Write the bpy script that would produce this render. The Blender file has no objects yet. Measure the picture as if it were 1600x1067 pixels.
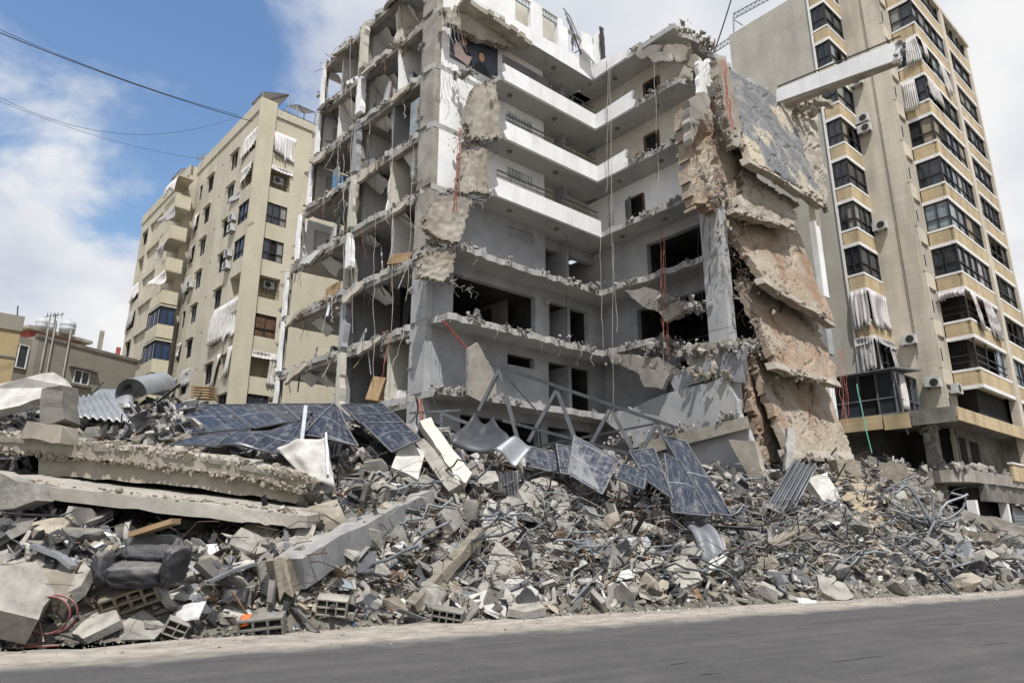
import bpy, bmesh, math, random
import numpy as np
from mathutils import Vector, Matrix, Euler, noise as mnoise

# ------------------------------------------------------------------ camera, sky, sun, exposure
sc = bpy.context.scene
PITCH = math.radians(15.7); FPX = 1067.0; EYE = 1.65
cam_d = bpy.data.cameras.new('camera'); cam = bpy.data.objects.new('camera', cam_d)
sc.collection.objects.link(cam); sc.camera = cam
cam.location = (0, 0, EYE); cam.rotation_euler = (math.pi/2 + PITCH, 0, 0)
cam_d.sensor_width = 36.0; cam_d.lens = 36.0*FPX/1600.0; cam_d.clip_start = 0.1; cam_d.clip_end = 3000
sc.view_settings.view_transform = 'Standard'; sc.view_settings.look = 'None'
sc.view_settings.gamma = 1.0; sc.view_settings.exposure = 0.12; sc.view_settings.use_curve_mapping = False
SUN_EL = math.radians(60.0); SUN_AZ = math.radians(171.0)     # clockwise from +Y: behind the camera, a little to the right
world = bpy.data.worlds.new('World'); sc.world = world; world.use_nodes = True
wn = world.node_tree.nodes; wl = world.node_tree.links; wn.clear()
sky = wn.new('ShaderNodeTexSky'); sky.sky_type = 'NISHITA'; sky.sun_disc = False
sky.sun_elevation = SUN_EL; sky.sun_rotation = SUN_AZ; sky.air_density = 1.7; sky.dust_density = 0.0; sky.ozone_density = 3.5
bg1 = wn.new('ShaderNodeBackground'); bg1.inputs[1].default_value = 0.135
bg2 = wn.new('ShaderNodeBackground'); bg2.inputs[1].default_value = 0.80
tcw = wn.new('ShaderNodeTexCoord'); sep = wn.new('ShaderNodeSeparateXYZ'); wl.new(tcw.outputs['Generated'], sep.inputs[0])
def wmath(op, a, b=None, clamp=False):
    n = wn.new('ShaderNodeMath'); n.operation = op; n.use_clamp = clamp
    for i, v in enumerate((a, b)):
        if v is None: continue
        if isinstance(v, (int, float)): n.inputs[i].default_value = v
        else: wl.new(v, n.inputs[i])
    return n.outputs[0]
zc = wmath('ADD', wmath('MAXIMUM', sep.outputs[2], 0.0), 0.28)
comb = wn.new('ShaderNodeCombineXYZ')
wl.new(wmath('DIVIDE', sep.outputs[0], zc), comb.inputs[0]); wl.new(wmath('DIVIDE', sep.outputs[1], zc), comb.inputs[1])
def wnoise(scale, detail, loc, rough=0.55, dist=0.0):
    mp = wn.new('ShaderNodeMapping'); mp.inputs['Location'].default_value = loc
    wl.new(comb.outputs[0], mp.inputs[0])
    n = wn.new('ShaderNodeTexNoise'); n.inputs['Scale'].default_value = scale; n.inputs['Detail'].default_value = detail
    n.inputs['Roughness'].default_value = rough; n.inputs['Distortion'].default_value = dist
    wl.new(mp.outputs[0], n.inputs['Vector']); return n.outputs[0]
CLOUD_LOC = (11.62, 13.42, -0.15)
big = wnoise(0.95, 2.0, CLOUD_LOC); det = wnoise(3.0, 9.0, (0.3, 5.2, 0), 0.58, 0.25)
cv = wmath('ADD', wmath('MULTIPLY', big, 0.72), wmath('MULTIPLY', det, 0.42))
ramp = wn.new('ShaderNodeValToRGB'); ramp.color_ramp.interpolation = 'EASE'
ramp.color_ramp.elements[0].position = 0.43; ramp.color_ramp.elements[1].position = 0.535
wl.new(cv, ramp.inputs[0])
shade = wnoise(2.1, 6.0, (7.7, 0.4, 0), 0.5)
cr2 = wn.new('ShaderNodeValToRGB')
cr2.color_ramp.elements[0].position = 0.36; cr2.color_ramp.elements[0].color = (0.70, 0.745, 0.86, 1)
cr2.color_ramp.elements[1].position = 0.60; cr2.color_ramp.elements[1].color = (1.06, 1.06, 1.06, 1)
wl.new(shade, cr2.inputs[0]); wl.new(cr2.outputs[0], bg2.inputs[0])
hsv = wn.new('ShaderNodeHueSaturation'); hsv.inputs['Saturation'].default_value = 1.1; hsv.inputs['Hue'].default_value = 0.508; wl.new(sky.outputs[0], hsv.inputs['Color']); wl.new(hsv.outputs[0], bg1.inputs[0])
mixw = wn.new('ShaderNodeMixShader'); wl.new(ramp.outputs[0], mixw.inputs[0]); wl.new(bg1.outputs[0], mixw.inputs[1]); wl.new(bg2.outputs[0], mixw.inputs[2])
outw = wn.new('ShaderNodeOutputWorld'); wl.new(mixw.outputs[0], outw.inputs[0])
sun_d = bpy.data.lights.new('sun', 'SUN'); sun_d.energy = 5.0; sun_d.angle = math.radians(0.6); sun_d.color = (1.0, 0.97, 0.925)
sun = bpy.data.objects.new('sun', sun_d); sc.collection.objects.link(sun)
sdir = Vector((math.sin(SUN_AZ)*math.cos(SUN_EL), math.cos(SUN_AZ)*math.cos(SUN_EL), math.sin(SUN_EL)))
sun.rotation_euler = sdir.to_track_quat('Z', 'Y').to_euler(); sun.location = sdir*60

# ------------------------------------------------------------------ layout helpers
C0 = np.array([0, 0, EYE])
def ray(x, y):
    a = (x-800)/FPX; b = (533.5-y)/FPX
    return np.array([a, math.cos(PITCH)-b*math.sin(PITCH), math.sin(PITCH)+b*math.cos(PITCH)])
def at(x, y, Y):
    r = ray(x, y); return Vector(C0 + r*(Y/r[1]))
def onz(x, y, z):
    r = ray(x, y); return Vector(C0 + r*((z-EYE)/r[2]))
class Frame:
    def __init__(s, ox, oy, deg):
        a = math.radians(deg); s.o = np.array([ox, oy, 0.0])
        s.u = np.array([math.sin(a), math.cos(a), 0]); s.v = np.array([-math.cos(a), math.sin(a), 0])
    def w(s, u, v, z): return Vector(s.o + s.u*u + s.v*v + np.array([0, 0, z]))
    def pu(s, x, y, u):
        r = ray(x, y); return Vector(C0 + r*((u-(C0-s.o)@s.u)/(r@s.u)))
    def pv(s, x, y, v):
        r = ray(x, y); return Vector(C0 + r*((v-(C0-s.o)@s.v)/(r@s.v)))
    def loc(s, p):
        d = np.array(p)-s.o; return float(d@s.u), float(d@s.v), float(p[2])
    def cu(s, x, y, u): return s.loc(s.pu(x, y, u))
    def cv(s, x, y, v): return s.loc(s.pv(x, y, v))
rng = random.Random(7)

# ------------------------------------------------------------------ materials
MATS = {}
def mat(name, c1, c2=None, scale=1.2, rough=0.85, bump=0.25, bscale=14.0, stain=0.0, stain_col=(0.08, 0.065, 0.05), sscale=0.5,
        streak=False, metal=0.0, rand=0.0, tint=False, spec=0.3, lo=0.35, hi=0.65, bdist=0.02, dust=None):
    m = bpy.data.materials.new(name); m.use_nodes = True; N = m.node_tree.nodes; K = m.node_tree.links
    b = N['Principled BSDF']; b.inputs['Roughness'].default_value = rough; b.inputs['Metallic'].default_value = metal
    b.inputs['Specular IOR Level'].default_value = spec
    tc = N.new('ShaderNodeTexCoord')
    def nz(sc_, det=6, vec=None, rg=0.6):
        n = N.new('ShaderNodeTexNoise'); n.inputs['Scale'].default_value = sc_; n.inputs['Detail'].default_value = det; n.inputs['Roughness'].default_value = rg
        K.new(vec if vec is not None else tc.outputs['Object'], n.inputs['Vector']); return n.outputs[0]
    def rmp(v, a, bb):
        r = N.new('ShaderNodeMapRange'); r.inputs[1].default_value = a; r.inputs[2].default_value = bb; K.new(v, r.inputs[0]); return r.outputs[0]
    def mx(f, a, bb, mode='MIX'):
        n = N.new('ShaderNodeMix'); n.data_type = 'RGBA'; n.blend_type = mode
        for s, v in ((0, f), (6, a), (7, bb)):
            if isinstance(v, (int, float)): n.inputs[s].default_value = v
            elif isinstance(v, tuple): n.inputs[s].default_value = (*v, 1)
            else: K.new(v, n.inputs[s])
        return n.outputs[2]
    if c2 is None: c2 = tuple(x*0.78 for x in c1)
    if name not in ('white_paint', 'white_trim'): c1 = tuple(x*0.89 for x in c1); c2 = tuple(x*0.85 for x in c2)
    col = mx(rmp(nz(scale), lo, hi), c2, c1)
    col = mx(rmp(nz(bscale*0.6, 4), 0.35, 0.75), col, tuple(0.86 for _ in range(3)), 'MULTIPLY') if bump > 0 else col
    if stain > 0:
        vec = None
        if streak:
            mp = N.new('ShaderNodeMapping'); mp.inputs['Scale'].default_value = (1.6, 1.6, 0.16); K.new(tc.outputs['Object'], mp.inputs[0]); vec = mp.outputs[0]
        sm = N.new('ShaderNodeMath'); sm.operation = 'MULTIPLY'; sm.inputs[1].default_value = stain
        K.new(rmp(nz(sscale, 7, vec, 0.65), 0.48, 0.72), sm.inputs[0]); col = mx(sm.outputs[0], col, stain_col)
    if dust is not None:      # dust settled on upward faces
        g = N.new('ShaderNodeNewGeometry'); sp = N.new('ShaderNodeSeparateXYZ'); K.new(g.outputs['Normal'], sp.inputs[0])
        dm = N.new('ShaderNodeMath'); dm.operation = 'MULTIPLY'; K.new(rmp(sp.outputs[2], 0.2, 0.9), dm.inputs[0])
        K.new(rmp(nz(3.0), 0.3, 0.6), dm.inputs[1])
        d2 = N.new('ShaderNodeMath'); d2.operation = 'MULTIPLY'; d2.inputs[1].default_value = dust[3]; K.new(dm.outputs[0], d2.inputs[0])
        col = mx(d2.outputs[0], col, tuple(dust[:3]))
    if rand > 0 or tint:
        if tint:
            at_ = N.new('ShaderNodeAttribute'); at_.attribute_name = 'tint'; rv = at_.outputs['Fac']
        else:
            oi = N.new('ShaderNodeObjectInfo'); rv = oi.outputs['Random']
        r = N.new('ShaderNodeMapRange'); r.inputs[3].default_value = 1-rand; r.inputs[4].default_value = 1+rand*0.7; K.new(rv, r.inputs[0])
        cc = N.new('ShaderNodeCombineColor')
        for i in range(3): K.new(r.outputs[0], cc.inputs[i])
        col = mx(1.0, col, cc.outputs[0], 'MULTIPLY')
    K.new(col, b.inputs['Base Color'])
    if bump > 0:
        bp = N.new('ShaderNodeBump'); bp.inputs['Strength'].default_value = bump; bp.inputs['Distance'].default_value = bdist
        K.new(nz(bscale, 8, None, 0.7), bp.inputs['Height']); K.new(bp.outputs[0], b.inputs['Normal'])
    MATS[name] = m; return m
DUST = (0.39, 0.36, 0.31)
mat('concrete', (0.40, 0.375, 0.335), (0.27, 0.25, 0.22), stain=0.45, dust=(*DUST, 0.5))
mat('soot_shade', (0.045, 0.043, 0.042), (0.018, 0.017, 0.017), scale=0.8, bump=0.2)  # near-black: soot plus the shade of deep interiors put into the colour
mat('dark_grey_paint', (0.27, 0.275, 0.28), (0.20, 0.20, 0.205), scale=1.5, bump=0.3, stain=0.5, stain_col=(0.36, 0.32, 0.26), sscale=1.4, dust=(*DUST, 0.35))
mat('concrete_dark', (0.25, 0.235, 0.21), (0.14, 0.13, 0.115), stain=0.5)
mat('concrete_tan', (0.45, 0.415, 0.355), (0.29, 0.26, 0.215), scale=1.1, stain=0.55, bump=0.5, bscale=9, stain_col=(0.16, 0.12, 0.075))
mat('rubble_grey', (0.33, 0.315, 0.29), (0.17, 0.16, 0.147), scale=2.5, rand=0.6, tint=True, bump=0.5, dust=(*DUST, 0.55))
mat('rubble_tan', (0.38, 0.335, 0.27), (0.22, 0.19, 0.15), scale=2.5, rand=0.55, tint=True, bump=0.5)
mat('crust_grey', (0.37, 0.355, 0.325), (0.20, 0.19, 0.175), scale=3.5, bump=0.5, bscale=20, dust=(*DUST, 0.5))
mat('crust_tan', (0.41, 0.37, 0.305), (0.24, 0.21, 0.165), scale=3.5, bump=0.5, bscale=20)
mat('crust_white', (0.62, 0.61, 0.58), (0.42, 0.41, 0.38), scale=3.5, bump=0.3)
mat('steel_mid', (0.17, 0.18, 0.19), (0.11, 0.115, 0.125), scale=2, rough=0.6, metal=0.3, bump=0.05)
mat('rubble_white', (0.70, 0.69, 0.66), (0.5, 0.48, 0.45), scale=3, rand=0.2, tint=True, bump=0.2)
mat('debris_dark', (0.085, 0.085, 0.09), (0.035, 0.034, 0.034), scale=3, rand=0.5, tint=True, rough=0.6)
mat('debris_slate', (0.22, 0.23, 0.245), (0.12, 0.12, 0.13), scale=3, rand=0.4, tint=True, rough=0.7)
mat('litter_blue', (0.09, 0.17, 0.38), (0.05, 0.08, 0.2), scale=4, rand=0.5, tint=True, rough=0.5, bump=0)
mat('litter_pink', (0.50, 0.30, 0.24), (0.38, 0.14, 0.10), scale=4, rand=0.4, tint=True, rough=0.6, bump=0)
mat('litter_brown', (0.26, 0.17, 0.10), (0.15, 0.09, 0.05), scale=4, rand=0.4, tint=True, rough=0.7, bump=0.1)
mat('chunk_grey', (0.36, 0.345, 0.315), (0.20, 0.19, 0.175), scale=2.6, rand=0.3, bump=1.0, bdist=.03, bscale=14, stain=0.4, dust=(*DUST, 0.6))
mat('chunk_tan', (0.40, 0.355, 0.285), (0.24, 0.21, 0.165), scale=2.6, rand=0.3, bump=1.0, bdist=.03, bscale=12, stain=0.4)
mat('chunk_white', (0.60, 0.59, 0.56), (0.42, 0.40, 0.37), scale=2.4, rand=0.15, bump=0.5, stain=0.55, stain_col=(0.30, 0.27, 0.23), sscale=1.6)
mat('mound', (0.27, 0.25, 0.215), (0.12, 0.11, 0.095), scale=2.5, bump=1.0, bscale=7, stain=0.5, bdist=0.08)  # darkened so the gaps between rubble pieces have shade in their colour
mat('earth', (0.50, 0.41, 0.29), (0.36, 0.285, 0.19), scale=2.0, bump=0.9, bscale=10, bdist=0.05)
mat('white_paint', (0.82, 0.82, 0.82), (0.70, 0.70, 0.70), scale=0.7, rough=0.7, bump=0.06, stain=0.35, streak=True, sscale=0.9, stain_col=(0.42, 0.40, 0.37))
mat('cream_paint', (0.66, 0.63, 0.55), (0.55, 0.52, 0.45), scale=0.7, rough=0.8, bump=0.08, stain=0.3, stain_col=(0.35, 0.32, 0.27), sscale=0.8)
mat('ceiling', (0.50, 0.495, 0.48), (0.35, 0.345, 0.335), scale=0.6, bump=0.1, stain=0.5, stain_col=(0.25, 0.23, 0.2), sscale=0.6)
mat('grey_paint', (0.43, 0.44, 0.455), (0.34, 0.345, 0.35), scale=0.8, bump=0.15, stain=0.45, stain_col=(0.40, 0.36, 0.29), sscale=0.8)
mat('room_wall', (0.40, 0.41, 0.43), (0.26, 0.265, 0.275), scale=0.6, bump=0.08, stain=0.45, stain_col=(0.25, 0.24, 0.23), sscale=0.7)
mat('red_earth', (0.32, 0.205, 0.135), (0.43, 0.37, 0.295), scale=0.5, bump=1.0, bscale=5, bdist=0.1, stain=0.6, stain_col=(0.22, 0.15, 0.10), sscale=1.1, lo=0.46, hi=0.66)
mat('painted_tan', (0.15, 0.155, 0.165), (0.46, 0.405, 0.315), scale=0.4, bump=0.6, bscale=7, lo=0.40, hi=0.47, stain=0.35, stain_col=(0.55, 0.5, 0.42), sscale=1.2)
mat('beige_wall', (0.58, 0.535, 0.435), (0.51, 0.47, 0.38), scale=0.4, bump=0.1, stain=0.55, streak=True, stain_col=(0.25, 0.225, 0.175), sscale=0.8)
mat('beige_pier', (0.60, 0.55, 0.425), (0.54, 0.49, 0.375), scale=0.4, bump=0.1, stain=0.4, streak=True, stain_col=(0.33, 0.29, 0.21), sscale=0.8)
mat('plain_grey_wall', (0.50, 0.475, 0.41), (0.42, 0.40, 0.35), scale=0.5, bump=0.15, stain=0.4, streak=True, stain_col=(0.2, 0.19, 0.17), sscale=0.5)
mat('old_grey_wall', (0.34, 0.315, 0.265), (0.25, 0.23, 0.19), scale=0.5, bump=0.2, stain=0.4, stain_col=(0.13, 0.12, 0.1))
mat('ochre_wall', (0.46, 0.36, 0.20), (0.39, 0.30, 0.165), scale=0.5, bump=0.15, stain=0.3)
mat('red_paint', (0.45, 0.12, 0.10), (0.36, 0.09, 0.075), bump=0.1)
mat('glass', (0.025, 0.03, 0.038), (0.05, 0.06, 0.07), scale=0.4, rough=0.08, bump=0, spec=0.6)
mat('glass_blue', (0.03, 0.055, 0.13), (0.02, 0.035, 0.08), scale=0.8, rough=0.1, bump=0, spec=0.6)
mat('glass_pale', (0.32, 0.38, 0.40), (0.20, 0.25, 0.27), scale=1.5, rough=0.15, bump=0.1, spec=0.5)
mat('blind', (0.30, 0.30, 0.29), (0.22, 0.22, 0.21), scale=2, bump=0.1)
mat('curtain_tan', (0.33, 0.28, 0.21), (0.24, 0.2, 0.15), scale=2, bump=0.1)
mat('dark_void', (0.02, 0.019, 0.018), (0.012, 0.012, 0.012), bump=0, rough=0.9)  # near-black fill, mostly the shade of unlit interiors put into the colour
mat('dark_frame', (0.05, 0.045, 0.042), (0.03, 0.028, 0.026), rough=0.45, bump=0)
mat('white_trim', (0.76, 0.75, 0.73), (0.66, 0.65, 0.63), bump=0.05)
mat('steel', (0.33, 0.35, 0.37), (0.22, 0.235, 0.25), scale=2, rough=0.6, metal=0.5, bump=0.05, rand=0.25)
mat('steel_dark', (0.085, 0.09, 0.10), (0.05, 0.052, 0.058), scale=2, rough=0.5, metal=0.3, bump=0.05, rand=0.3)
mat('galvanised', (0.50, 0.52, 0.54), (0.36, 0.38, 0.40), scale=1.2, rough=0.5, metal=0.7, bump=0.1, stain=0.4, stain_col=(0.30, 0.27, 0.23), sscale=2.0)
mat('corrugated', (0.21, 0.225, 0.24), (0.13, 0.14, 0.155), scale=1.2, rough=0.5, metal=0.4, bump=0.05, stain=0.3, stain_col=(0.25, 0.22, 0.18))
mat('rust', (0.13, 0.085, 0.06), (0.07, 0.05, 0.04), scale=3, rough=0.85, bump=0.2)
mat('wood_dark', (0.17, 0.09, 0.055), (0.09, 0.05, 0.03), scale=2, bump=0.1)
mat('wood', (0.42, 0.30, 0.17), (0.30, 0.20, 0.11), scale=2, bump=0.2)
mat('cloth_white', (0.70, 0.68, 0.65), (0.55, 0.53, 0.51), scale=2, bump=0.1, rough=0.95)
mat('cloth_grey', (0.47, 0.45, 0.45), (0.34, 0.325, 0.325), scale=2, bump=0.1, rough=0.95)
mat('leather', (0.028, 0.030, 0.036), (0.07, 0.07, 0.075), scale=3, rough=0.55, bump=0.9, bscale=4, bdist=0.05, dust=(0.3, 0.28, 0.25, 0.6))
mat('plastic_white', (0.62, 0.62, 0.61), (0.48, 0.475, 0.46), scale=3, bump=0.05, rough=0.5)
mat('tank_grey', (0.55, 0.58, 0.61), (0.45, 0.48, 0.5), bump=0, rough=0.5)
mat('red_hose', (0.22, 0.07, 0.065), (0.15, 0.05, 0.048), scale=4, rough=0.6, bump=0, dust=(*DUST, 0.6))
mat('orange', (0.80, 0.19, 0.03), (0.6, 0.12, 0.02), bump=0, rough=0.5)
mat('cable_red', (0.40, 0.12, 0.09), (0.28, 0.09, 0.07), bump=0, rough=0.5)
mat('cable_pale', (0.48, 0.45, 0.41), (0.33, 0.31, 0.28), bump=0, rough=0.6)
mat('cable_black', (0.03, 0.03, 0.032), bump=0, rough=0.5)
mat('cable_green', (0.08, 0.36, 0.24), bump=0, rough=0.5)
mat('cable_blue', (0.12, 0.14, 0.42), bump=0, rough=0.5)
mat('asphalt', (0.098, 0.096, 0.096), (0.078, 0.077, 0.078), scale=14, rough=0.9, bump=0.7, bscale=90, bdist=0.012, stain=0.35, stain_col=(0.13, 0.125, 0.118), sscale=1.6)
mat('road_dust', (0.40, 0.355, 0.29), (0.27, 0.24, 0.20), scale=1.1, rough=0.95, bump=0.5, bscale=30)
mat('ground_dust', (0.34, 0.30, 0.24), (0.25, 0.22, 0.18), scale=0.4, bump=0.4)
mat('blue_pipe', (0.10, 0.28, 0.48), (0.07, 0.2, 0.36), bump=0, rough=0.45)
def brickmat(name, c1, c2, cm, scale, axis_deg, bw=0.9, bh=0.3, mortar=0.012):
    m = bpy.data.materials.new(name); m.use_nodes = True; N = m.node_tree.nodes; K = m.node_tree.links; b = N['Principled BSDF']
    b.inputs['Roughness'].default_value = 0.8
    tc = N.new('ShaderNodeTexCoord'); sp = N.new('ShaderNodeSeparateXYZ'); K.new(tc.outputs['Object'], sp.inputs[0])
    a = math.radians(axis_deg)
    def mth(op, x, y):
        n = N.new('ShaderNodeMath'); n.operation = op
        for i, v in enumerate((x, y)):
            if isinstance(v, (int, float)): n.inputs[i].default_value = v
            else: K.new(v, n.inputs[i])
        return n.outputs[0]
    # horizontal run along whichever facade the face belongs to
    g = N.new('ShaderNodeNewGeometry'); sn = N.new('ShaderNodeSeparateXYZ'); K.new(g.outputs['Normal'], sn.inputs[0])
    uu = mth('ADD', mth('MULTIPLY', sp.outputs[0], math.sin(a)), mth('MULTIPLY', sp.outputs[1], math.cos(a)))
    vv = mth('ADD', mth('MULTIPLY', sp.outputs[0], -math.cos(a)), mth('MULTIPLY', sp.outputs[1], math.sin(a)))
    run = mth('ADD', uu, vv)
    cb = N.new('ShaderNodeCombineXYZ'); K.new(run, cb.inputs[0]); K.new(sp.outputs[2], cb.inputs[1])
    br = N.new('ShaderNodeTexBrick'); K.new(cb.outputs[0], br.inputs['Vector'])
    br.inputs['Color1'].default_value = (*c1, 1); br.inputs['Color2'].default_value = (*c2, 1); br.inputs['Mortar'].default_value = (*cm, 1)
    br.inputs['Scale'].default_value = scale; br.inputs['Mortar Size'].default_value = mortar
    br.inputs['Brick Width'].default_value = bw; br.inputs['Row Height'].default_value = bh; br.inputs['Bias'].default_value = 0.1
    mpz = N.new('ShaderNodeMapping'); mpz.inputs['Scale'].default_value = (1.5, 1.5, 0.25); K.new(tc.outputs['Object'], mpz.inputs[0])
    nz = N.new('ShaderNodeTexNoise'); nz.inputs['Scale'].default_value = 0.7; nz.inputs['Detail'].default_value = 8; K.new(mpz.outputs[0], nz.inputs['Vector'])
    mr = N.new('ShaderNodeMapRange'); mr.inputs[1].default_value = 0.35; mr.inputs[2].default_value = 0.7; mr.inputs[3].default_value = 1.08; mr.inputs[4].default_value = 0.68
    K.new(nz.outputs[0], mr.inputs[0])
    mx = N.new('ShaderNodeMix'); mx.data_type = 'RGBA'; mx.blend_type = 'MULTIPLY'; mx.inputs[0].default_value = 1
    cc = N.new('ShaderNodeCombineColor')
    for i in range(3): K.new(mr.outputs[0], cc.inputs[i])
    K.new(br.outputs[0], mx.inputs[6]); K.new(cc.outputs[0], mx.inputs[7]); K.new(mx.outputs[2], b.inputs['Base Color'])
    MATS[name] = m
brickmat('stone_cream', (0.56, 0.505, 0.415), (0.51, 0.46, 0.375), (0.46, 0.41, 0.33), 1.0, 49.5, 1.1, 0.33, 0.012)
brickmat('stone_gold', (0.50, 0.395, 0.245), (0.45, 0.35, 0.21), (0.36, 0.275, 0.165), 1.0, 49.5, 0.8, 0.27, 0.012)
brickmat('glass_block', (0.30, 0.36, 0.36), (0.22, 0.27, 0.275), (0.62, 0.63, 0.62), 1.0, 49.5, 0.2, 0.2, 0.03)
MATS['glass_block'].node_tree.nodes['Principled BSDF'].inputs['Roughness'].default_value = 0.25
MATS['glass_block'].node_tree.nodes['Brick Texture'].offset = 0.0
def solar_mat(name, base, base2):
    m = bpy.data.materials.new(name); m.use_nodes = True; N = m.node_tree.nodes; K = m.node_tree.links; b = N['Principled BSDF']
    b.inputs['Roughness'].default_value = 0.16; b.inputs['Specular IOR Level'].default_value = 0.35
    uv = N.new('ShaderNodeUVMap'); uv.uv_map = 'UVMap'
    def brick(sx, sy, mortar, cm):
        mp = N.new('ShaderNodeMapping'); mp.inputs['Scale'].default_value = (sx, sy, 1); K.new(uv.outputs[0], mp.inputs[0])
        br = N.new('ShaderNodeTexBrick'); K.new(mp.outputs[0], br.inputs['Vector']); br.offset = 0.0
        br.inputs['Color1'].default_value = (0, 0, 0, 1); br.inputs['Color2'].default_value = (0, 0, 0, 1); br.inputs['Mortar'].default_value = (1, 1, 1, 1)
        br.inputs['Scale'].default_value = 1; br.inputs['Mortar Size'].default_value = mortar; br.inputs['Brick Width'].default_value = 1; br.inputs['Row Height'].default_value = 1
        return br.outputs[0]
    nz = N.new('ShaderNodeTexNoise'); nz.inputs['Scale'].default_value = 5; nz.inputs['Detail'].default_value = 9; nz.inputs['Roughness'].default_value = 0.75; K.new(uv.outputs[0], nz.inputs['Vector'])
    def mx(f, a, bb):
        n = N.new('ShaderNodeMix'); n.data_type = 'RGBA'
        for s, v in ((0, f), (6, a), (7, bb)):
            if isinstance(v, (int, float)): n.inputs[s].default_value = v
            elif isinstance(v, tuple): n.inputs[s].default_value = (*v, 1)
            else: K.new(v, n.inputs[s])
        return n.outputs[2]
    col = mx(brick(12, 6, 0.018, None), base, base2)
    col = mx(brick(6, 2, 0.014, None), col, (0.20, 0.215, 0.24))
    mr = N.new('ShaderNodeMapRange'); mr.inputs[1].default_value = 0.50; mr.inputs[2].default_value = 0.82; K.new(nz.outputs[0], mr.inputs[0])
    col = mx(mr.outputs[0], col, (0.26, 0.255, 0.25)); col = mx(0.04, col, (0.26, 0.25, 0.23))
    K.new(col, b.inputs['Base Color'])
    rr = N.new('ShaderNodeMapRange'); rr.inputs[1].default_value = 0.4; rr.inputs[2].default_value = 0.7; rr.inputs[3].default_value = 0.2; rr.inputs[4].default_value = 0.6
    K.new(nz.outputs[0], rr.inputs[0]); K.new(rr.outputs[0], b.inputs['Roughness'])
    MATS[name] = m
solar_mat('solar_cells', (0.009, 0.015, 0.032), (0.018, 0.026, 0.045))

# ------------------------------------------------------------------ object helpers
COL = sc.collection
def setp(o, label=None, cat=None, group=None, kind=None):
    if label: o['label'] = label
    if cat: o['category'] = cat
    if group: o['group'] = group
    if kind: o['kind'] = kind
    elif cat: o['kind'] = 'thing'
    return o
def thing(name, label, cat, loc=(0, 0, 0), group=None):
    o = bpy.data.objects.new(name, None); COL.objects.link(o); o.location = loc; o.empty_display_size = 0.3
    return setp(o, label, cat, group)
def root_loc(o):
    while o.parent is not None: o = o.parent
    return Vector(o.location)
def hull(pts):
    bm = bmesh.new()
    for p in pts: bm.verts.new(p)
    r = bmesh.ops.convex_hull(bm, input=bm.verts)
    bmesh.ops.delete(bm, geom=[v for v in bm.verts if not v.link_faces], context='VERTS')
    bm.verts.index_update()
    vs = [tuple(v.co) for v in bm.verts]; fs = [tuple(v.index for v in f.verts) for f in bm.faces]
    bm.free(); return vs, fs
def rock_shape(r, n=14, sx=1, sy=1, sz=1, boxy=0.6):
    pts = []
    for i in range(n):
        d = Vector((r.uniform(-1, 1), r.uniform(-1, 1), r.uniform(-1, 1)))
        m = max(abs(d.x), abs(d.y), abs(d.z)); e = d.normalized()
        d = (d/m)*boxy + e*(1-boxy); d *= r.uniform(0.82, 1.0)
        pts.append((d.x*sx*0.5, d.y*sy*0.5, d.z*sz*0.5))
    return hull(pts)
_rr = random.Random(3)
ROCKS = [rock_shape(_rr, 11, 1, _rr.uniform(0.55, 1), _rr.uniform(0.3, 0.8), 0.7) for _ in range(14)]
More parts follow.
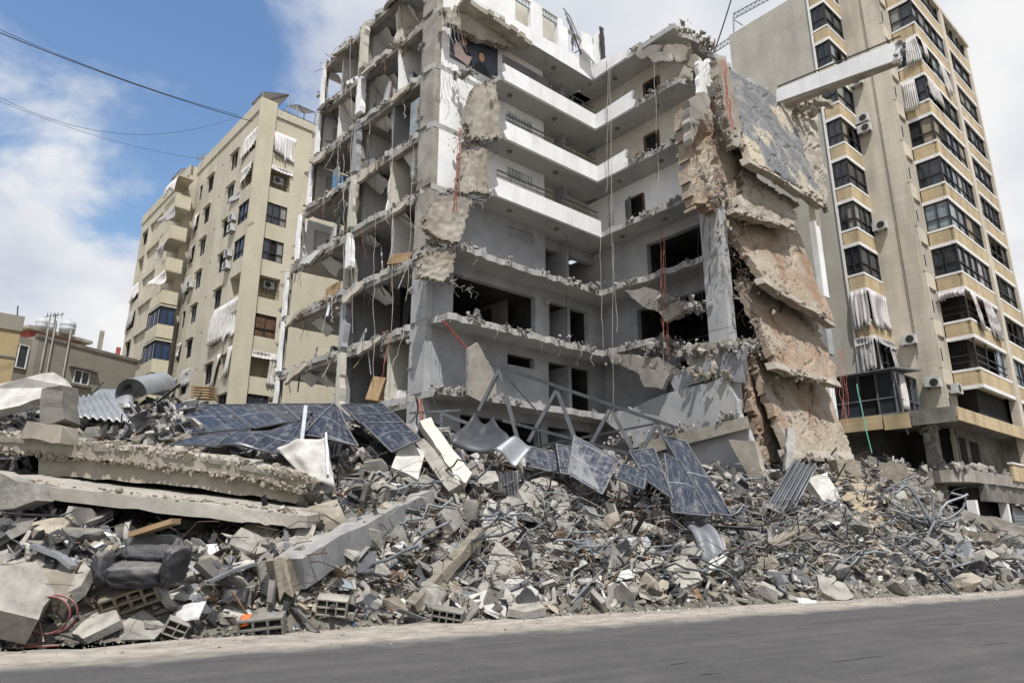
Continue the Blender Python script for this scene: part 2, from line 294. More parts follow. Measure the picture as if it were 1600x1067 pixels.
class MB:
    def __init__(s): s.v = []; s.f = []; s.uv = {}
    def add(s, vs, fs):
        b = len(s.v); s.v += [tuple(p) for p in vs]; s.f += [tuple(b+i for i in f) for f in fs]; return s
    def quadbox(s, P):     # 8 points: bottom 4 then top 4
        return s.add(P, [(3, 2, 1, 0), (4, 5, 6, 7), (0, 1, 5, 4), (1, 2, 6, 5), (2, 3, 7, 6), (3, 0, 4, 7)])
    def fbox(s, fr, u0, u1, v0, v1, z0, z1):
        w = fr if callable(fr) else fr.w
        return s.quadbox([w(u0, v0, z0), w(u1, v0, z0), w(u1, v1, z0), w(u0, v1, z0), w(u0, v0, z1), w(u1, v0, z1), w(u1, v1, z1), w(u0, v1, z1)])
    def prism(s, base, d):
        n = len(base); d = Vector(d); top = [Vector(p)+d for p in base]
        return s.add([Vector(p) for p in base]+top, [tuple(range(n-1, -1, -1)), tuple(range(n, 2*n))]+[(i, (i+1) % n, n+(i+1) % n, n+i) for i in range(n)])
    def bar(s, a, b, w, h=None, up=(0, 0, 1)):
        a = Vector(a); b = Vector(b); h = h or w; d = (b-a).normalized(); up = Vector(up)
        if abs(d.dot(up)) > 0.97: up = Vector((1, 0, 0))
        x = d.cross(up).normalized()*w/2; y = x.cross(d).normalized()*h/2
        return s.quadbox([a-x-y, a+x-y, a+x+y, a-x+y, b-x-y, b+x-y, b+x+y, b-x+y])
    def tube(s, pts, r, n=6):
        pts = [Vector(p) for p in pts]; rings = []
        for i, p in enumerate(pts):
            d = (pts[min(i+1, len(pts)-1)]-pts[max(i-1, 0)]).normalized()
            up = Vector((0, 0, 1)) if abs(d.z) < 0.95 else Vector((1, 0, 0))
            x = d.cross(up).normalized(); y = x.cross(d)
            rr = r[i] if isinstance(r, (list, tuple)) else r
            rings.append([p+(x*math.cos(2*math.pi*k/n)+y*math.sin(2*math.pi*k/n))*rr for k in range(n)])
        vs = [q for g in rings for q in g]; fs = []
        for i in range(len(rings)-1):
            for k in range(n): fs.append((i*n+k, i*n+(k+1) % n, (i+1)*n+(k+1) % n, (i+1)*n+k))
        fs += [tuple(range(n-1, -1, -1)), tuple((len(rings)-1)*n+k for k in range(n))]
        return s.add(vs, fs)
    def rock(s, p, size, r=rng, flat=1.0):
        vs, fs = r.choice(ROCKS); M = Euler((r.uniform(-.5, .5) if flat < 1 else r.uniform(0, 6.3), r.uniform(-.5, .5) if flat < 1 else r.uniform(0, 6.3), r.uniform(0, 6.3))).to_matrix()
        p = Vector(p); return s.add([p+M@Vector((a*size, b*size, c*size*flat)) for a, b, c in vs], fs)
    def sheet(s, c00, c10, c11, c01, nu, nv, th=0.05, fn=None, uv=False, cut=None):
        """thick sheet over a bilinear patch; fn(a,b) gives the offset along the normal; cut(a,b) True drops a cell"""
        c00, c10, c11, c01 = map(Vector, (c00, c10, c11, c01))
        nrm = ((c10-c00)+(c11-c01)).cross((c01-c00)+(c11-c10)).normalized()
        P = []
        for j in range(nv+1):
            for i in range(nu+1):
                a = i/nu; b = j/nv
                p = c00*(1-a)*(1-b)+c10*a*(1-b)+c11*a*b+c01*(1-a)*b
                P.append(p+nrm*(fn(a, b) if fn else 0.0))
        base = len(s.v); n = len(P)
        s.v += [tuple(p) for p in P]+[tuple(p-nrm*th) for p in P]
        live = [[not (cut and cut((i+.5)/nu, (j+.5)/nv)) for i in range(nu)] for j in range(nv)]
        q = lambda i, j: base+j*(nu+1)+i
        for j in range(nv):
            for i in range(nu):
                if not live[j][i]: continue
                if uv: s.uv[len(s.f)] = [(i/nu, j/nv), ((i+1)/nu, j/nv), ((i+1)/nu, (j+1)/nv), (i/nu, (j+1)/nv)]
                s.f.append((q(i, j), q(i+1, j), q(i+1, j+1), q(i, j+1)))
                s.f.append((n+q(i, j+1), n+q(i+1, j+1), n+q(i+1, j), n+q(i, j)))
                for (di, dj, a, b) in ((0, -1, (i, j), (i+1, j)), (0, 1, (i+1, j+1), (i, j+1)), (-1, 0, (i, j+1), (i, j)), (1, 0, (i+1, j), (i+1, j+1))):
                    ii, jj = i+di, j+dj
                    if not (0 <= ii < nu and 0 <= jj < nv and live[jj][ii]):
                        s.f.append((q(*b), q(*a), n+q(*a), n+q(*b)))
        return s
    def build(s, name, m, parent=None, label=None, kind=None, smooth=False, local=False):
        me = bpy.data.meshes.new(name)
        off = root_loc(parent) if (parent is not None and not local) else Vector((0, 0, 0))
        me.from_pydata([(x-off.x, y-off.y, z-off.z) for x, y, z in s.v], [], s.f)
        if isinstance(m, str) and m.startswith('rubble_'): m = m.replace('rubble_', 'crust_')
        me.materials.append(MATS[m] if isinstance(m, str) else m)
        if s.uv:
            ul = me.uv_layers.new(name='UVMap')
            for fi, uvs in s.uv.items():
                for k, li in enumerate(me.polygons[fi].loop_indices): ul.data[li].uv = uvs[k]
        if smooth:
            for p in me.polygons: p.use_smooth = True
        o = bpy.data.objects.new(name, me); COL.objects.link(o)
        if parent is not None: o.parent = parent
        return setp(o, label, None, None, kind)
def solo(mb, name, m, label, cat, group=None, kind=None, smooth=False):
    """a thing that is one mesh, its origin at its base"""
    c = np.array(mb.v); b = Vector((c[:, 0].mean(), c[:, 1].mean(), c[:, 2].min()))
    mb.v = [(x-b.x, y-b.y, z-b.z) for x, y, z in mb.v]
    o = mb.build(name, m, None, smooth=smooth); o.location = b
    return setp(o, label, cat, group, kind)
def sag(a, b, n, drop, r=None, wob=0.0):
    a = Vector(a); b = Vector(b); r = r or rng
    return [a.lerp(b, i/n)+Vector((r.uniform(-wob, wob), r.uniform(-wob, wob), -drop*4*(i/n)*(1-i/n))) for i in range(n+1)]
def jag(pts, amp, step, r, closed=True):
    """break a 3-D polygon's edges into short uneven pieces in its own plane"""
    pts = [Vector(p) for p in pts]; n = len(pts); nrm = Vector((0, 0, 0))
    for i in range(n): nrm += pts[i].cross(pts[(i+1) % n])
    nrm.normalize(); out = []
    for i in range(n):
        a, b = pts[i], pts[(i+1) % n]; L = (b-a).length; k = max(1, int(L/step)); d = (b-a).normalized(); s = d.cross(nrm)
        for j in range(k):
            t = (j+(r.uniform(-.3, .3) if j else 0))/k
            out.append(a.lerp(b, t)+s*r.uniform(-amp, amp))
    return out
def plate(mb, pts, th, amp=0.0, step=0.4, r=rng):
    pts = [Vector(p) for p in pts]; n = len(pts); nrm = Vector((0, 0, 0))
    for i in range(n): nrm += pts[i].cross(pts[(i+1) % n])
    nrm.normalize()
    if amp: pts = jag(pts, amp, step, r)
    return mb.prism(pts, -nrm*th)
# ------------------------------------------------------------------ ground, road, rubble mound
mb = MB(); mb.add([(-900, -300, -0.02), (1200, -300, -0.02), (1200, 1500, -0.02), (-900, 1500, -0.02)], [(0, 1, 2, 3)])
setp(mb.build('ground', 'ground_dust'), kind='structure')
RA = onz(0, 1046, 0); RB = onz(1600, 929, 0)
rd = (RB-RA).normalized(); rn = Vector((-rd.y, rd.x, 0))          # rn points away from the camera
m = MATS['asphalt'].copy(); m.name = 'dusty_road'; N = m.node_tree.nodes; K = m.node_tree.links; b = N['Principled BSDF']
old = b.inputs['Base Color'].links[0].from_socket
tc = N.new('ShaderNodeTexCoord'); vm = N.new('ShaderNodeVectorMath'); vm.operation = 'DOT_PRODUCT'; K.new(tc.outputs['Object'], vm.inputs[0]); vm.inputs[1].default_value = rn
nz = N.new('ShaderNodeTexNoise'); nz.inputs['Scale'].default_value = 0.9; nz.inputs['Detail'].default_value = 8; nz.inputs['Roughness'].default_value = 0.65; K.new(tc.outputs['Object'], nz.inputs['Vector'])
ma = N.new('ShaderNodeMath'); ma.operation = 'MULTIPLY_ADD'; K.new(nz.outputs[0], ma.inputs[0]); ma.inputs[1].default_value = 1.5; K.new(vm.outputs['Value'], ma.inputs[2])
mr = N.new('ShaderNodeMapRange'); dd = RA.dot(rn)+0.75; mr.inputs[1].default_value = dd-0.42; mr.inputs[2].default_value = dd+0.30; K.new(ma.outputs[0], mr.inputs[0])
mx = N.new('ShaderNodeMix'); mx.data_type = 'RGBA'; K.new(mr.outputs[0], mx.inputs[0]); K.new(old, mx.inputs[6])
n2 = N.new('ShaderNodeTexNoise'); n2.inputs['Scale'].default_value = 3; n2.inputs['Detail'].default_value = 8; K.new(tc.outputs['Object'], n2.inputs['Vector'])
rc = N.new('ShaderNodeValToRGB'); rc.color_ramp.elements[0].color = (0.22, 0.20, 0.175, 1); rc.color_ramp.elements[1].color = (0.36, 0.33, 0.285, 1)
rc.color_ramp.elements[0].position = 0.3; rc.color_ramp.elements[1].position = 0.65
K.new(n2.outputs[0], rc.inputs[0]); K.new(rc.outputs[0], mx.inputs[7]); 
# tyre-worn streaks along the lane and pale aggregate specks
va = N.new('ShaderNodeVectorMath'); va.operation = 'DOT_PRODUCT'; K.new(tc.outputs['Object'], va.inputs[0]); va.inputs[1].default_value = rd*0.22
vb = N.new('ShaderNodeMath'); vb.operation = 'MULTIPLY'; K.new(vm.outputs['Value'], vb.inputs[0]); vb.inputs[1].default_value = 2.2
cb_ = N.new('ShaderNodeCombineXYZ'); K.new(va.outputs['Value'], cb_.inputs[0]); K.new(vb.outputs[0], cb_.inputs[1])
ns = N.new('ShaderNodeTexNoise'); ns.inputs['Scale'].default_value = 1.0; ns.inputs['Detail'].default_value = 7; ns.inputs['Roughness'].default_value = 0.62; K.new(cb_.outputs[0], ns.inputs['Vector'])
rs = N.new('ShaderNodeValToRGB'); rs.color_ramp.elements[0].position = 0.32; rs.color_ramp.elements[0].color = (0.80, 0.795, 0.815, 1); rs.color_ramp.elements[1].position = 0.70; rs.color_ramp.elements[1].color = (1.2, 1.18, 1.15, 1)
K.new(ns.outputs[0], rs.inputs[0]); mm = N.new('ShaderNodeMix'); mm.data_type = 'RGBA'; mm.blend_type = 'MULTIPLY'; mm.inputs[0].default_value = 1; K.new(mx.outputs[2], mm.inputs[6]); K.new(rs.outputs[0], mm.inputs[7])
vo = N.new('ShaderNodeTexVoronoi'); vo.inputs['Scale'].default_value = 34; K.new(tc.outputs['Object'], vo.inputs['Vector'])
sp_ = N.new('ShaderNodeMapRange'); sp_.inputs[1].default_value = 0.16; sp_.inputs[2].default_value = 0.06; K.new(vo.outputs['Distance'], sp_.inputs[0])
wn_ = N.new('ShaderNodeMath'); wn_.operation = 'MULTIPLY'; wn_.inputs[1].default_value = 0.5; K.new(sp_.outputs[0], wn_.inputs[0])
m3 = N.new('ShaderNodeMix'); m3.data_type = 'RGBA'; K.new(wn_.outputs[0], m3.inputs[0]); K.new(mm.outputs[2], m3.inputs[6]); m3.inputs[7].default_value = (0.24, 0.23, 0.215, 1)
K.new(m3.outputs[2], b.inputs['Base Color'])
MATS['dusty_road'] = m
mb = MB(); e = 80
P = [RA-rd*e-rn*14, RB+rd*e-rn*14, RB+rd*e+rn*3.0, RA-rd*e+rn*3.0]
mb.add([(p.x, p.y, 0.0) for p in P], [(0, 1, 2, 3)]); setp(mb.build('road', 'dusty_road'), kind='structure')
# short dark cracks and patches worn into the asphalt
for i, (x, y, L) in enumerate([(1130, 990, 1.2), (1345, 1028, 1.2), (1060, 1036, .5), (1555, 1005, .8), (1490, 975, .9), (1110, 1052, .4)]):
    p = onz(x, y, 0.004); r = random.Random(i); mb = MB(); n = 9
    top = [p+rd*(L*(k/n-.5))+rn*(r.uniform(0.002, .022)*math.sin(math.pi*k/n)) for k in range(n+1)]
    bot = [p+rd*(L*(k/n-.5))-rn*(r.uniform(0.002, .018)*math.sin(math.pi*k/n)) for k in range(n, -1, -1)]
    mb.add([(q.x, q.y, 0.004) for q in bot[::-1]+top[::-1]], [tuple(range(2*n+2))]); setp(mb.build('road_crack', 'cable_black', bpy.data.objects['road']))

BL0 = Vector((-7.68, 11.1, 0)); BL1 = Vector((15.84, 22.4, 0)); bd = (BL1-BL0).normalized(); bn = Vector((-bd.y, bd.x, 0))
CP = [(30, 960, 11.2), (120, 940, 11.6), (250, 930, 12.1), (100, 870, 12.4), (250, 880, 12.8), (60, 835, 13.0), (200, 868, 13.1), (330, 866, 13.6), (200, 862, 15.0), (330, 862, 15.2), (260, 866, 14.2),
      (100, 690, 18.5), (300, 690, 18.3), (150, 640, 21), (300, 648, 20.8), (450, 655, 22), (20, 720, 17.5), (430, 770, 17.0),
      (450, 930, 13.2), (600, 940, 14.5), (550, 870, 14.6), (450, 835, 14.6), (650, 810, 16.4), (560, 765, 17.4), (600, 705, 19.8), (500, 700, 20),
      (750, 905, 15.9), (750, 830, 17.2), (800, 770, 19.6), (700, 740, 20.6), (850, 730, 23), (650, 672, 24.5),
      (950, 905, 17.0), (950, 830, 18.8), (950, 770, 21), (1000, 735, 24), (1100, 905, 18.2), (1100, 840, 20.2), (1100, 785, 23.0), (1130, 750, 25.0),
      (1250, 895, 19.6), (1250, 830, 21.6), (1230, 780, 24), (1330, 745, 26.5), (1320, 800, 24), (1400, 885, 21), (1400, 830, 23.5), (1400, 775, 27), (1420, 722, 30),
      (1520, 885, 22.6), (1520, 848, 25), (1500, 822, 29), (1590, 900, 23.8), (1600, 862, 29)]
pts = [tuple(at(*c)) for c in CP]
for k in range(13):
    q = BL0+bd*(k*2.4-2.5); pts.append((q.x, q.y, 0.0)); q2 = q-bn*1.5; pts.append((q2.x, q2.y, -0.6))
pts += [(-14, 27, 3.8), (-8, 27, 3.6), (-15, 36, .5), (0, 31, 3.4), (6, 31, 3.4), (15, 33, 3.4), (24, 35, 2.2), (31, 39, .2), (-22, 20, 4.2), (-20, 14, 1.5), (-14, 10, 0), (-25, 28, 2.5), (5, 40, 2), (20, 24, .3), (26, 28, .3), (-5, 45, 0), (-25, 40, 0), (30, 46, 0)]
pts = np.array(pts)
def _tps(r2): return 0.5*r2*np.log(np.maximum(r2, 1e-9))
def _fit(P):
    n = len(P); d = ((P[:, None, :2]-P[None, :, :2])**2).sum(-1); A = np.zeros((n+3, n+3)); A[:n, :n] = _tps(d)+np.eye(n)*0.6
    A[:n, n] = 1; A[:n, n+1:] = P[:, :2]; A[n, :n] = 1; A[n+1:, :n] = P[:, :2].T
    return np.linalg.solve(A, np.concatenate([P[:, 2], np.zeros(3)]))
_W = _fit(pts)
def mound_np(X, Y):
    out = np.full(X.shape, _W[-3])+_W[-2]*X+_W[-1]*Y
    for i in range(len(pts)): out = out+_W[i]*_tps((X-pts[i, 0])**2+(Y-pts[i, 1])**2)
    dist = (X-BL0.x)*bn.x+(Y-BL0.y)*bn.y
    return np.maximum(np.minimum(out, np.maximum(dist, 0)*1.1), np.where(dist < 0.22, -0.35, 0.035+0.02*dist))
# cached lookup grid
GX0, GX1, GY0, GY1, GS = -30, 36, 8, 50, 0.2
gx = np.arange(GX0, GX1+GS, GS); gy = np.arange(GY0, GY1+GS, GS)
XX, YY = np.meshgrid(gx, gy); HZ = mound_np(XX, YY)
rn_ = np.random.RandomState(4)
for sc_, am in ((6, 0.10), (3, 0.09)):
    g = rn_.randn(HZ.shape[0]//sc_+2, HZ.shape[1]//sc_+2)
    iy = np.arange(HZ.shape[0])/sc_; ix = np.arange(HZ.shape[1])/sc_
    y0 = iy.astype(int); x0 = ix.astype(int); fy = (iy-y0)[:, None]; fx = (ix-x0)[None, :]
    gg = g[y0][:, x0]*(1-fy)*(1-fx)+g[y0+1][:, x0]*fy*(1-fx)+g[y0][:, x0+1]*(1-fy)*fx+g[y0+1][:, x0+1]*fy*fx
    HZ = HZ+gg*am*np.clip(HZ*2, 0, 1)
def mound(x, y):
    fx = min(max((x-GX0)/GS, 0), HZ.shape[1]-1.001); fy = min(max((y-GY0)/GS, 0), HZ.shape[0]-1.001)
    i, j = int(fx), int(fy); a, b_ = fx-i, fy-j
    return float(HZ[j, i]*(1-a)*(1-b_)+HZ[j, i+1]*a*(1-b_)+HZ[j+1, i]*(1-a)*b_+HZ[j+1, i+1]*a*b_)
def ghit(px, py, lift=0.0):
    """where the line of sight through a photo point meets the mound: a real place on the ground"""
    r = ray(px, py); t = 8.0
    while t < 60:
        p = C0+r*t
        if p[2] <= mound(p[0], p[1]): break
        t += 0.05
    return Vector((p[0], p[1], mound(p[0], p[1])+lift))
def gnorm(p):
    e = 0.5; return Vector((mound(p.x-e, p.y)-mound(p.x+e, p.y), mound(p.x, p.y-e)-mound(p.x, p.y+e), 2*e)).normalized()
ny, nx = HZ.shape; vs = np.stack([XX, YY, HZ], -1).reshape(-1, 3)
keep = HZ > -0.34
fs = [(j*nx+i, j*nx+i+1, (j+1)*nx+i+1, (j+1)*nx+i) for j in range(ny-1) for i in range(nx-1) if keep[j, i] or keep[j+1, i+1]]
mb = MB(); mb.v = [tuple(p) for p in vs]; mb.f = fs
setp(mb.build('rubble_mound', 'mound', smooth=True), kind='structure')
# ------------------------------------------------------------------ facade tools
def facade(mb, w, a0, a1, z0, z1, ops, inner=0.25):
    """wall face with real recessed openings; w(a, depth, z). ops: (a0,a1,z0,z1,depth)"""
    A = sorted({a0, a1, *[o[0] for o in ops], *[o[1] for o in ops]}); Z = sorted({z0, z1, *[o[2] for o in ops], *[o[3] for o in ops]})
    A = [a for a in A if a0 <= a <= a1]; Z = [z for z in Z if z0 <= z <= z1]
    for i in range(len(A)-1):
        for j in range(len(Z)-1):
            am = (A[i]+A[i+1])/2; zm = (Z[j]+Z[j+1])/2
            if any(o[0] < am < o[1] and o[2] < zm < o[3] for o in ops): continue
            mb.add([w(A[i], 0, Z[j]), w(A[i+1], 0, Z[j]), w(A[i+1], 0, Z[j+1]), w(A[i], 0, Z[j+1])], [(0, 1, 2, 3)])
    for o_ in ops:
        b0, b1, y0, y1, d = o_[:5]
        c = [(b0, y0), (b1, y0), (b1, y1), (b0, y1)]
        mb.add([w(a, 0, z) for a, z in c]+[w(a, d, z) for a, z in c], [(0, 4, 5, 1), (1, 5, 6, 2), (2, 6, 7, 3), (3, 7, 4, 0)]+([] if len(o_) > 5 else [(4, 7, 6, 5)]))
    return mb
def window(parent, w, a0, a1, z0, z1, d=0.15, nx=2, nz_=1, fm='dark_frame', gm='glass', fw=0.06, missing=(), label=None, sub=True):
    mb = MB()
    def bx(p0, p1, q0, q1, e0=d-0.04, e1=d+0.04): mb.quadbox([w(p0, e0, q0), w(p1, e0, q0), w(p1, e1, q0), w(p0, e1, q0), w(p0, e0, q1), w(p1, e0, q1), w(p1, e1, q1), w(p0, e1, q1)])
    bx(a0, a1, z0, z0+fw); bx(a0, a1, z1-fw, z1); bx(a0, a0+fw, z0+fw, z1-fw); bx(a1-fw, a1, z0+fw, z1-fw)
    for i in range(1, nx):
        a = a0+(a1-a0)*i/nx; bx(a-fw/2, a+fw/2, z0+fw, z1-fw)
    for j in range(1, nz_):
        z = z0+(z1-z0)*(0.38 if nz_ == 2 else j/nz_); bx(a0+fw, a1-fw, z-fw/2, z+fw/2, d-0.03, d+0.03)
    o = mb.build('window', fm, parent, label=label)
    if sub:
        for i in range(nx):
            if i in missing: continue
            p = MB(); b0 = a0+(a1-a0)*i/nx+fw/2; b1 = a0+(a1-a0)*(i+1)/nx-fw/2; e = d+0.045+0.004*(i % 2)
            p.quadbox([w(b0, e, z0), w(b1, e, z0), w(b1, e+.02, z0), w(b0, e+.02, z0), w(b0, e, z1), w(b1, e, z1), w(b1, e+.02, z1), w(b0, e+.02, z1)])
            gk = gm if isinstance(gm, str) else gm[i % len(gm)]
            if gk == 'glass' and fm == 'dark_frame': hsh = random.Random(int(abs(a0*131+z0*977+i*57)*10)).random(); gk = 'glass' if hsh < .66 else 'glass_pale' if hsh < .74 else 'blind' if hsh < .85 else 'dark_void' if hsh < .94 else 'curtain_tan'  # near-black pane paints the dark behind a missing one
            p.build('pane', gk, o)
    return o
def curtain(parent, w, a0, a1, z0, z1, d=-0.08, m='cloth_white', name='curtain', seed=0, slant=0.0, folds=7, cutb=0.25, blow=0.25, b0=None, b1=None, fold=0.05):
    r = random.Random(seed); mb = MB(); b0 = a0 if b0 is None else b0; b1 = a1 if b1 is None else b1
    ph = r.uniform(0, 6); nx = max(10, folds*4)
    edge = [r.uniform(0, cutb) for _ in range(nx)]
    for i in range(1, nx): edge[i] = edge[i]*0.4+edge[i-1]*0.6
    mb.sheet(w(b0, d-blow*0.3, z0), w(b1, d-blow*0.3, z0+slant), w(a1, d, z1), w(a0, d, z1), nx, 8, 0.012,
             fn=lambda a, b: fold*math.sin(a*folds*6.28+ph)*(1.1-b*0.6)+blow*0.5*math.sin(b*3.14)*math.sin(a*3+ph),
             cut=lambda a, b: b < edge[min(nx-1, int(a*nx))])
    return mb.build(name, m, parent, smooth=True)
def stripe(name, c1, c2, deg, n=7.0):
    m = bpy.data.materials.new(name); m.use_nodes = True; N = m.node_tree.nodes; K = m.node_tree.links; b = N['Principled BSDF']; b.inputs['Roughness'].default_value = 0.95
    tc = N.new('ShaderNodeTexCoord'); vm = N.new('ShaderNodeVectorMath'); vm.operation = 'DOT_PRODUCT'; a = math.radians(deg); vm.inputs[1].default_value = (math.sin(a)-math.cos(a), math.cos(a)+math.sin(a), 0)
    K.new(tc.outputs['Object'], vm.inputs[0]); s = N.new('ShaderNodeMath'); s.operation = 'MULTIPLY'; s.inputs[1].default_value = n*6.28/2; K.new(vm.outputs['Value'], s.inputs[0])
    q = N.new('ShaderNodeMath'); q.operation = 'SINE'; K.new(s.outputs[0], q.inputs[0]); mr = N.new('ShaderNodeMapRange'); mr.inputs[1].default_value = -0.15; mr.inputs[2].default_value = 0.15; K.new(q.outputs[0], mr.inputs[0])
    mx = N.new('ShaderNodeMix'); mx.data_type = 'RGBA'; mx.inputs[6].default_value = (*c1, 1); mx.inputs[7].default_value = (*c2, 1); K.new(mr.outputs[0], mx.inputs[0]); K.new(mx.outputs[2], b.inputs['Base Color'])
    MATS[name] = m
stripe('cloth_striped', (0.50, 0.475, 0.47), (0.29, 0.26, 0.265), 49.5)
stripe('cloth_striped_pale', (0.62, 0.60, 0.58), (0.50, 0.48, 0.475), 47, 9)
def ac_unit(w, a, z, label, d0=-0.05, size=1.0, group=None, tilt=0.0):
    """split air-conditioner on a wall: w(a, depth, z), standing out from the wall"""
    W_, H_, D_ = 0.85*size, 0.58*size, 0.36*size
    t = thing('air_conditioner', label, 'air conditioner', w(a, d0-D_/2, z), group)
    def bx(mb, a0, a1, e0, e1, z0, z1): mb.quadbox([w(a0, e0, z0), w(a1, e0, z0+tilt), w(a1, e1, z0+tilt), w(a0, e1, z0), w(a0, e0, z1), w(a1, e0, z1+tilt), w(a1, e1, z1+tilt), w(a0, e1, z1)])
    mb = MB(); bx(mb, a-W_/2, a+W_/2, d0-D_, d0, z, z+H_); body = mb.build('casing', 'plastic_white', t)
    mb = MB(); c = (a-W_*0.12, z+H_*0.5); R_ = H_*0.40
    ring = [w(c[0]+R_*math.cos(k*math.pi/8), d0-D_-0.012, c[1]+R_*math.sin(k*math.pi/8)) for k in range(16)]
    ring2 = [w(c[0]+R_*math.cos(k*math.pi/8), d0-D_+0.01, c[1]+R_*math.sin(k*math.pi/8)) for k in range(16)]
    mb.add(ring+ring2, [tuple(range(16))]+[(k, (k+1) % 16, 16+(k+1) % 16, 16+k) for k in range(16)]); mb.build('fan_grille', 'dark_frame', t)
    mb = MB(); bx(mb, a-W_*0.35, a-W_*0.30, d0-D_, d0+0.05, z-0.06, z-0.005); mb.build('bracket', 'steel_dark', t)
    mb = MB(); bx(mb, a+W_*0.30, a+W_*0.35, d0-D_, d0+0.05, z-0.06, z-0.005); mb.build('bracket', 'steel_dark', t)
    return t
def solar_thing(quad, label, nuv=(1, 1), group=None, bend=None, seed=0, back='plastic_white', th=0.04, rail=True):
    """one framed photovoltaic panel on four corner points"""
    q = [Vector(p) for p in quad]; base = Vector((sum(p.x for p in q)/4, sum(p.y for p in q)/4, min(p.z for p in q)))
    t = thing('solar_panel', label, 'solar panel', base, group)
    nrm = ((q[1]-q[0])+(q[2]-q[3])).cross((q[3]-q[0])+(q[2]-q[1])).normalized()
    n = 10 if bend else 1
    mb = MB(); mb.sheet(*q, n, n, 0.006, fn=bend, uv=True); mb.build('cell_sheet', 'solar_cells', t, smooth=bool(bend))
    qb = [p-nrm*0.012 for p in q]; mb = MB(); mb.sheet(*qb, n, n, 0.006, fn=bend); mb.build('backing', back, t, smooth=bool(bend))
    for i in range(4):
        a, b = q[i], q[(i+1) % 4]; mb = MB()
        fa = {0: lambda s: (s, 0), 1: lambda s: (1, s), 2: lambda s: (1-s, 1), 3: lambda s: (0, 1-s)}[i]
        k = 10 if bend else 1
        pl = [a.lerp(b, s/k)+nrm*((bend(*fa(s/k)) if bend else 0)-0.004) for s in range(k+1)]
        for s in range(k): mb.bar(pl[s], pl[s+1], 0.035, 0.045, up=nrm)
        mb.build('frame_rail', 'steel_mid', t)
    return t

# ------------------------------------------------------------------ beige apartment block at the left
LB = Frame(-19.99, 47.5, 47)
lb = thing('apartment_building', 'tall beige apartment block with blown-out windows and torn awnings, left of the wreck', 'building', LB.w(4, 12, 0))
ZT = [11.4+3.05*k-3.05*0 for k in range(-1, 8)]     # window heads, storey by storey
wl_ = lambda a, d, z: LB.w(0+d, a, z); wl2 = lambda a, d, z: LB.w(-0.7+d, a, z); wr = lambda a, d, z: LB.w(a, 0.12+d, z)
ops = []; opsr = []; ops2 = []
for k, zt in enumerate(ZT):
    o3 = k-1
    ops.append((0.15, 2.55, zt-1.75, zt, 0.9 if o3 in (0, 1, 2, 3, 6, 7) else 0.2)); ops.append((4.1, 5.5, zt-1.85, zt-0.25, 0.2)); ops.append((9.5, 10.8, zt-1.85, zt-0.25, 0.2))
    ops.append((7.55, 7.8, zt-0.5, zt-0.1, 0.3)); ops.append((12.3, 13.1, zt-1.7, zt-0.2, 0.2))
    opsr.append((1.3, 2.95, zt-1.75, zt, 1.2 if o3 in (6, 3, 1, 7) else 0.2))
    ops2.append((17.5, 18.9, zt-1.85, zt-0.25, 0.2)); ops2.append((21.0, 25.6, zt-2.35, zt+0.05, 0.25)); ops2.append((26.2, 28.4, zt-1.8, zt, 0.8))
mb = MB(); facade(mb, wl_, 0, 14.2, 0, 35, ops); mb.fbox(LB, 1.0, 12, 1.45, 14.2, 0, 34.4); mb.build('front_wall', 'beige_wall', lb)
mb = MB(); facade(mb, wl2, 14.2, 29, 0, 35, ops2); mb.add([LB.w(-.7, 14.2, 0), LB.w(.1, 14.2, 0), LB.w(.1, 14.2, 35), LB.w(-.7, 14.2, 35)], [(0, 1, 2, 3)])
mb.fbox(LB, 0.2, 12, 14.2, 29, 0, 34.6); mb.build('wing_wall', 'beige_wall', lb)
mb = MB(); facade(mb, wr, 1.2, 12, 0, 34.2, opsr); mb.build('side_wall', 'beige_pier', lb)
mb = MB(); mb.fbox(LB, -0.12, 1.2, -0.12, 0.13, 0, 35.3); mb.build('corner_pier', 'beige_pier', lb)
for nm, bxs in (('parapet', (-0.1, 0.25, 0.13, 14.2, 34.3, 35.35)), ('parapet', (-0.8, -0.45, 14.2, 29.1, 34.0, 35.0)), ('parapet', (1.2, 12, 0.0, 0.3, 34.2, 34.9))):
    mb = MB(); mb.fbox(LB, *bxs); mb.build(nm, 'beige_wall', lb)
rr = random.Random(11)
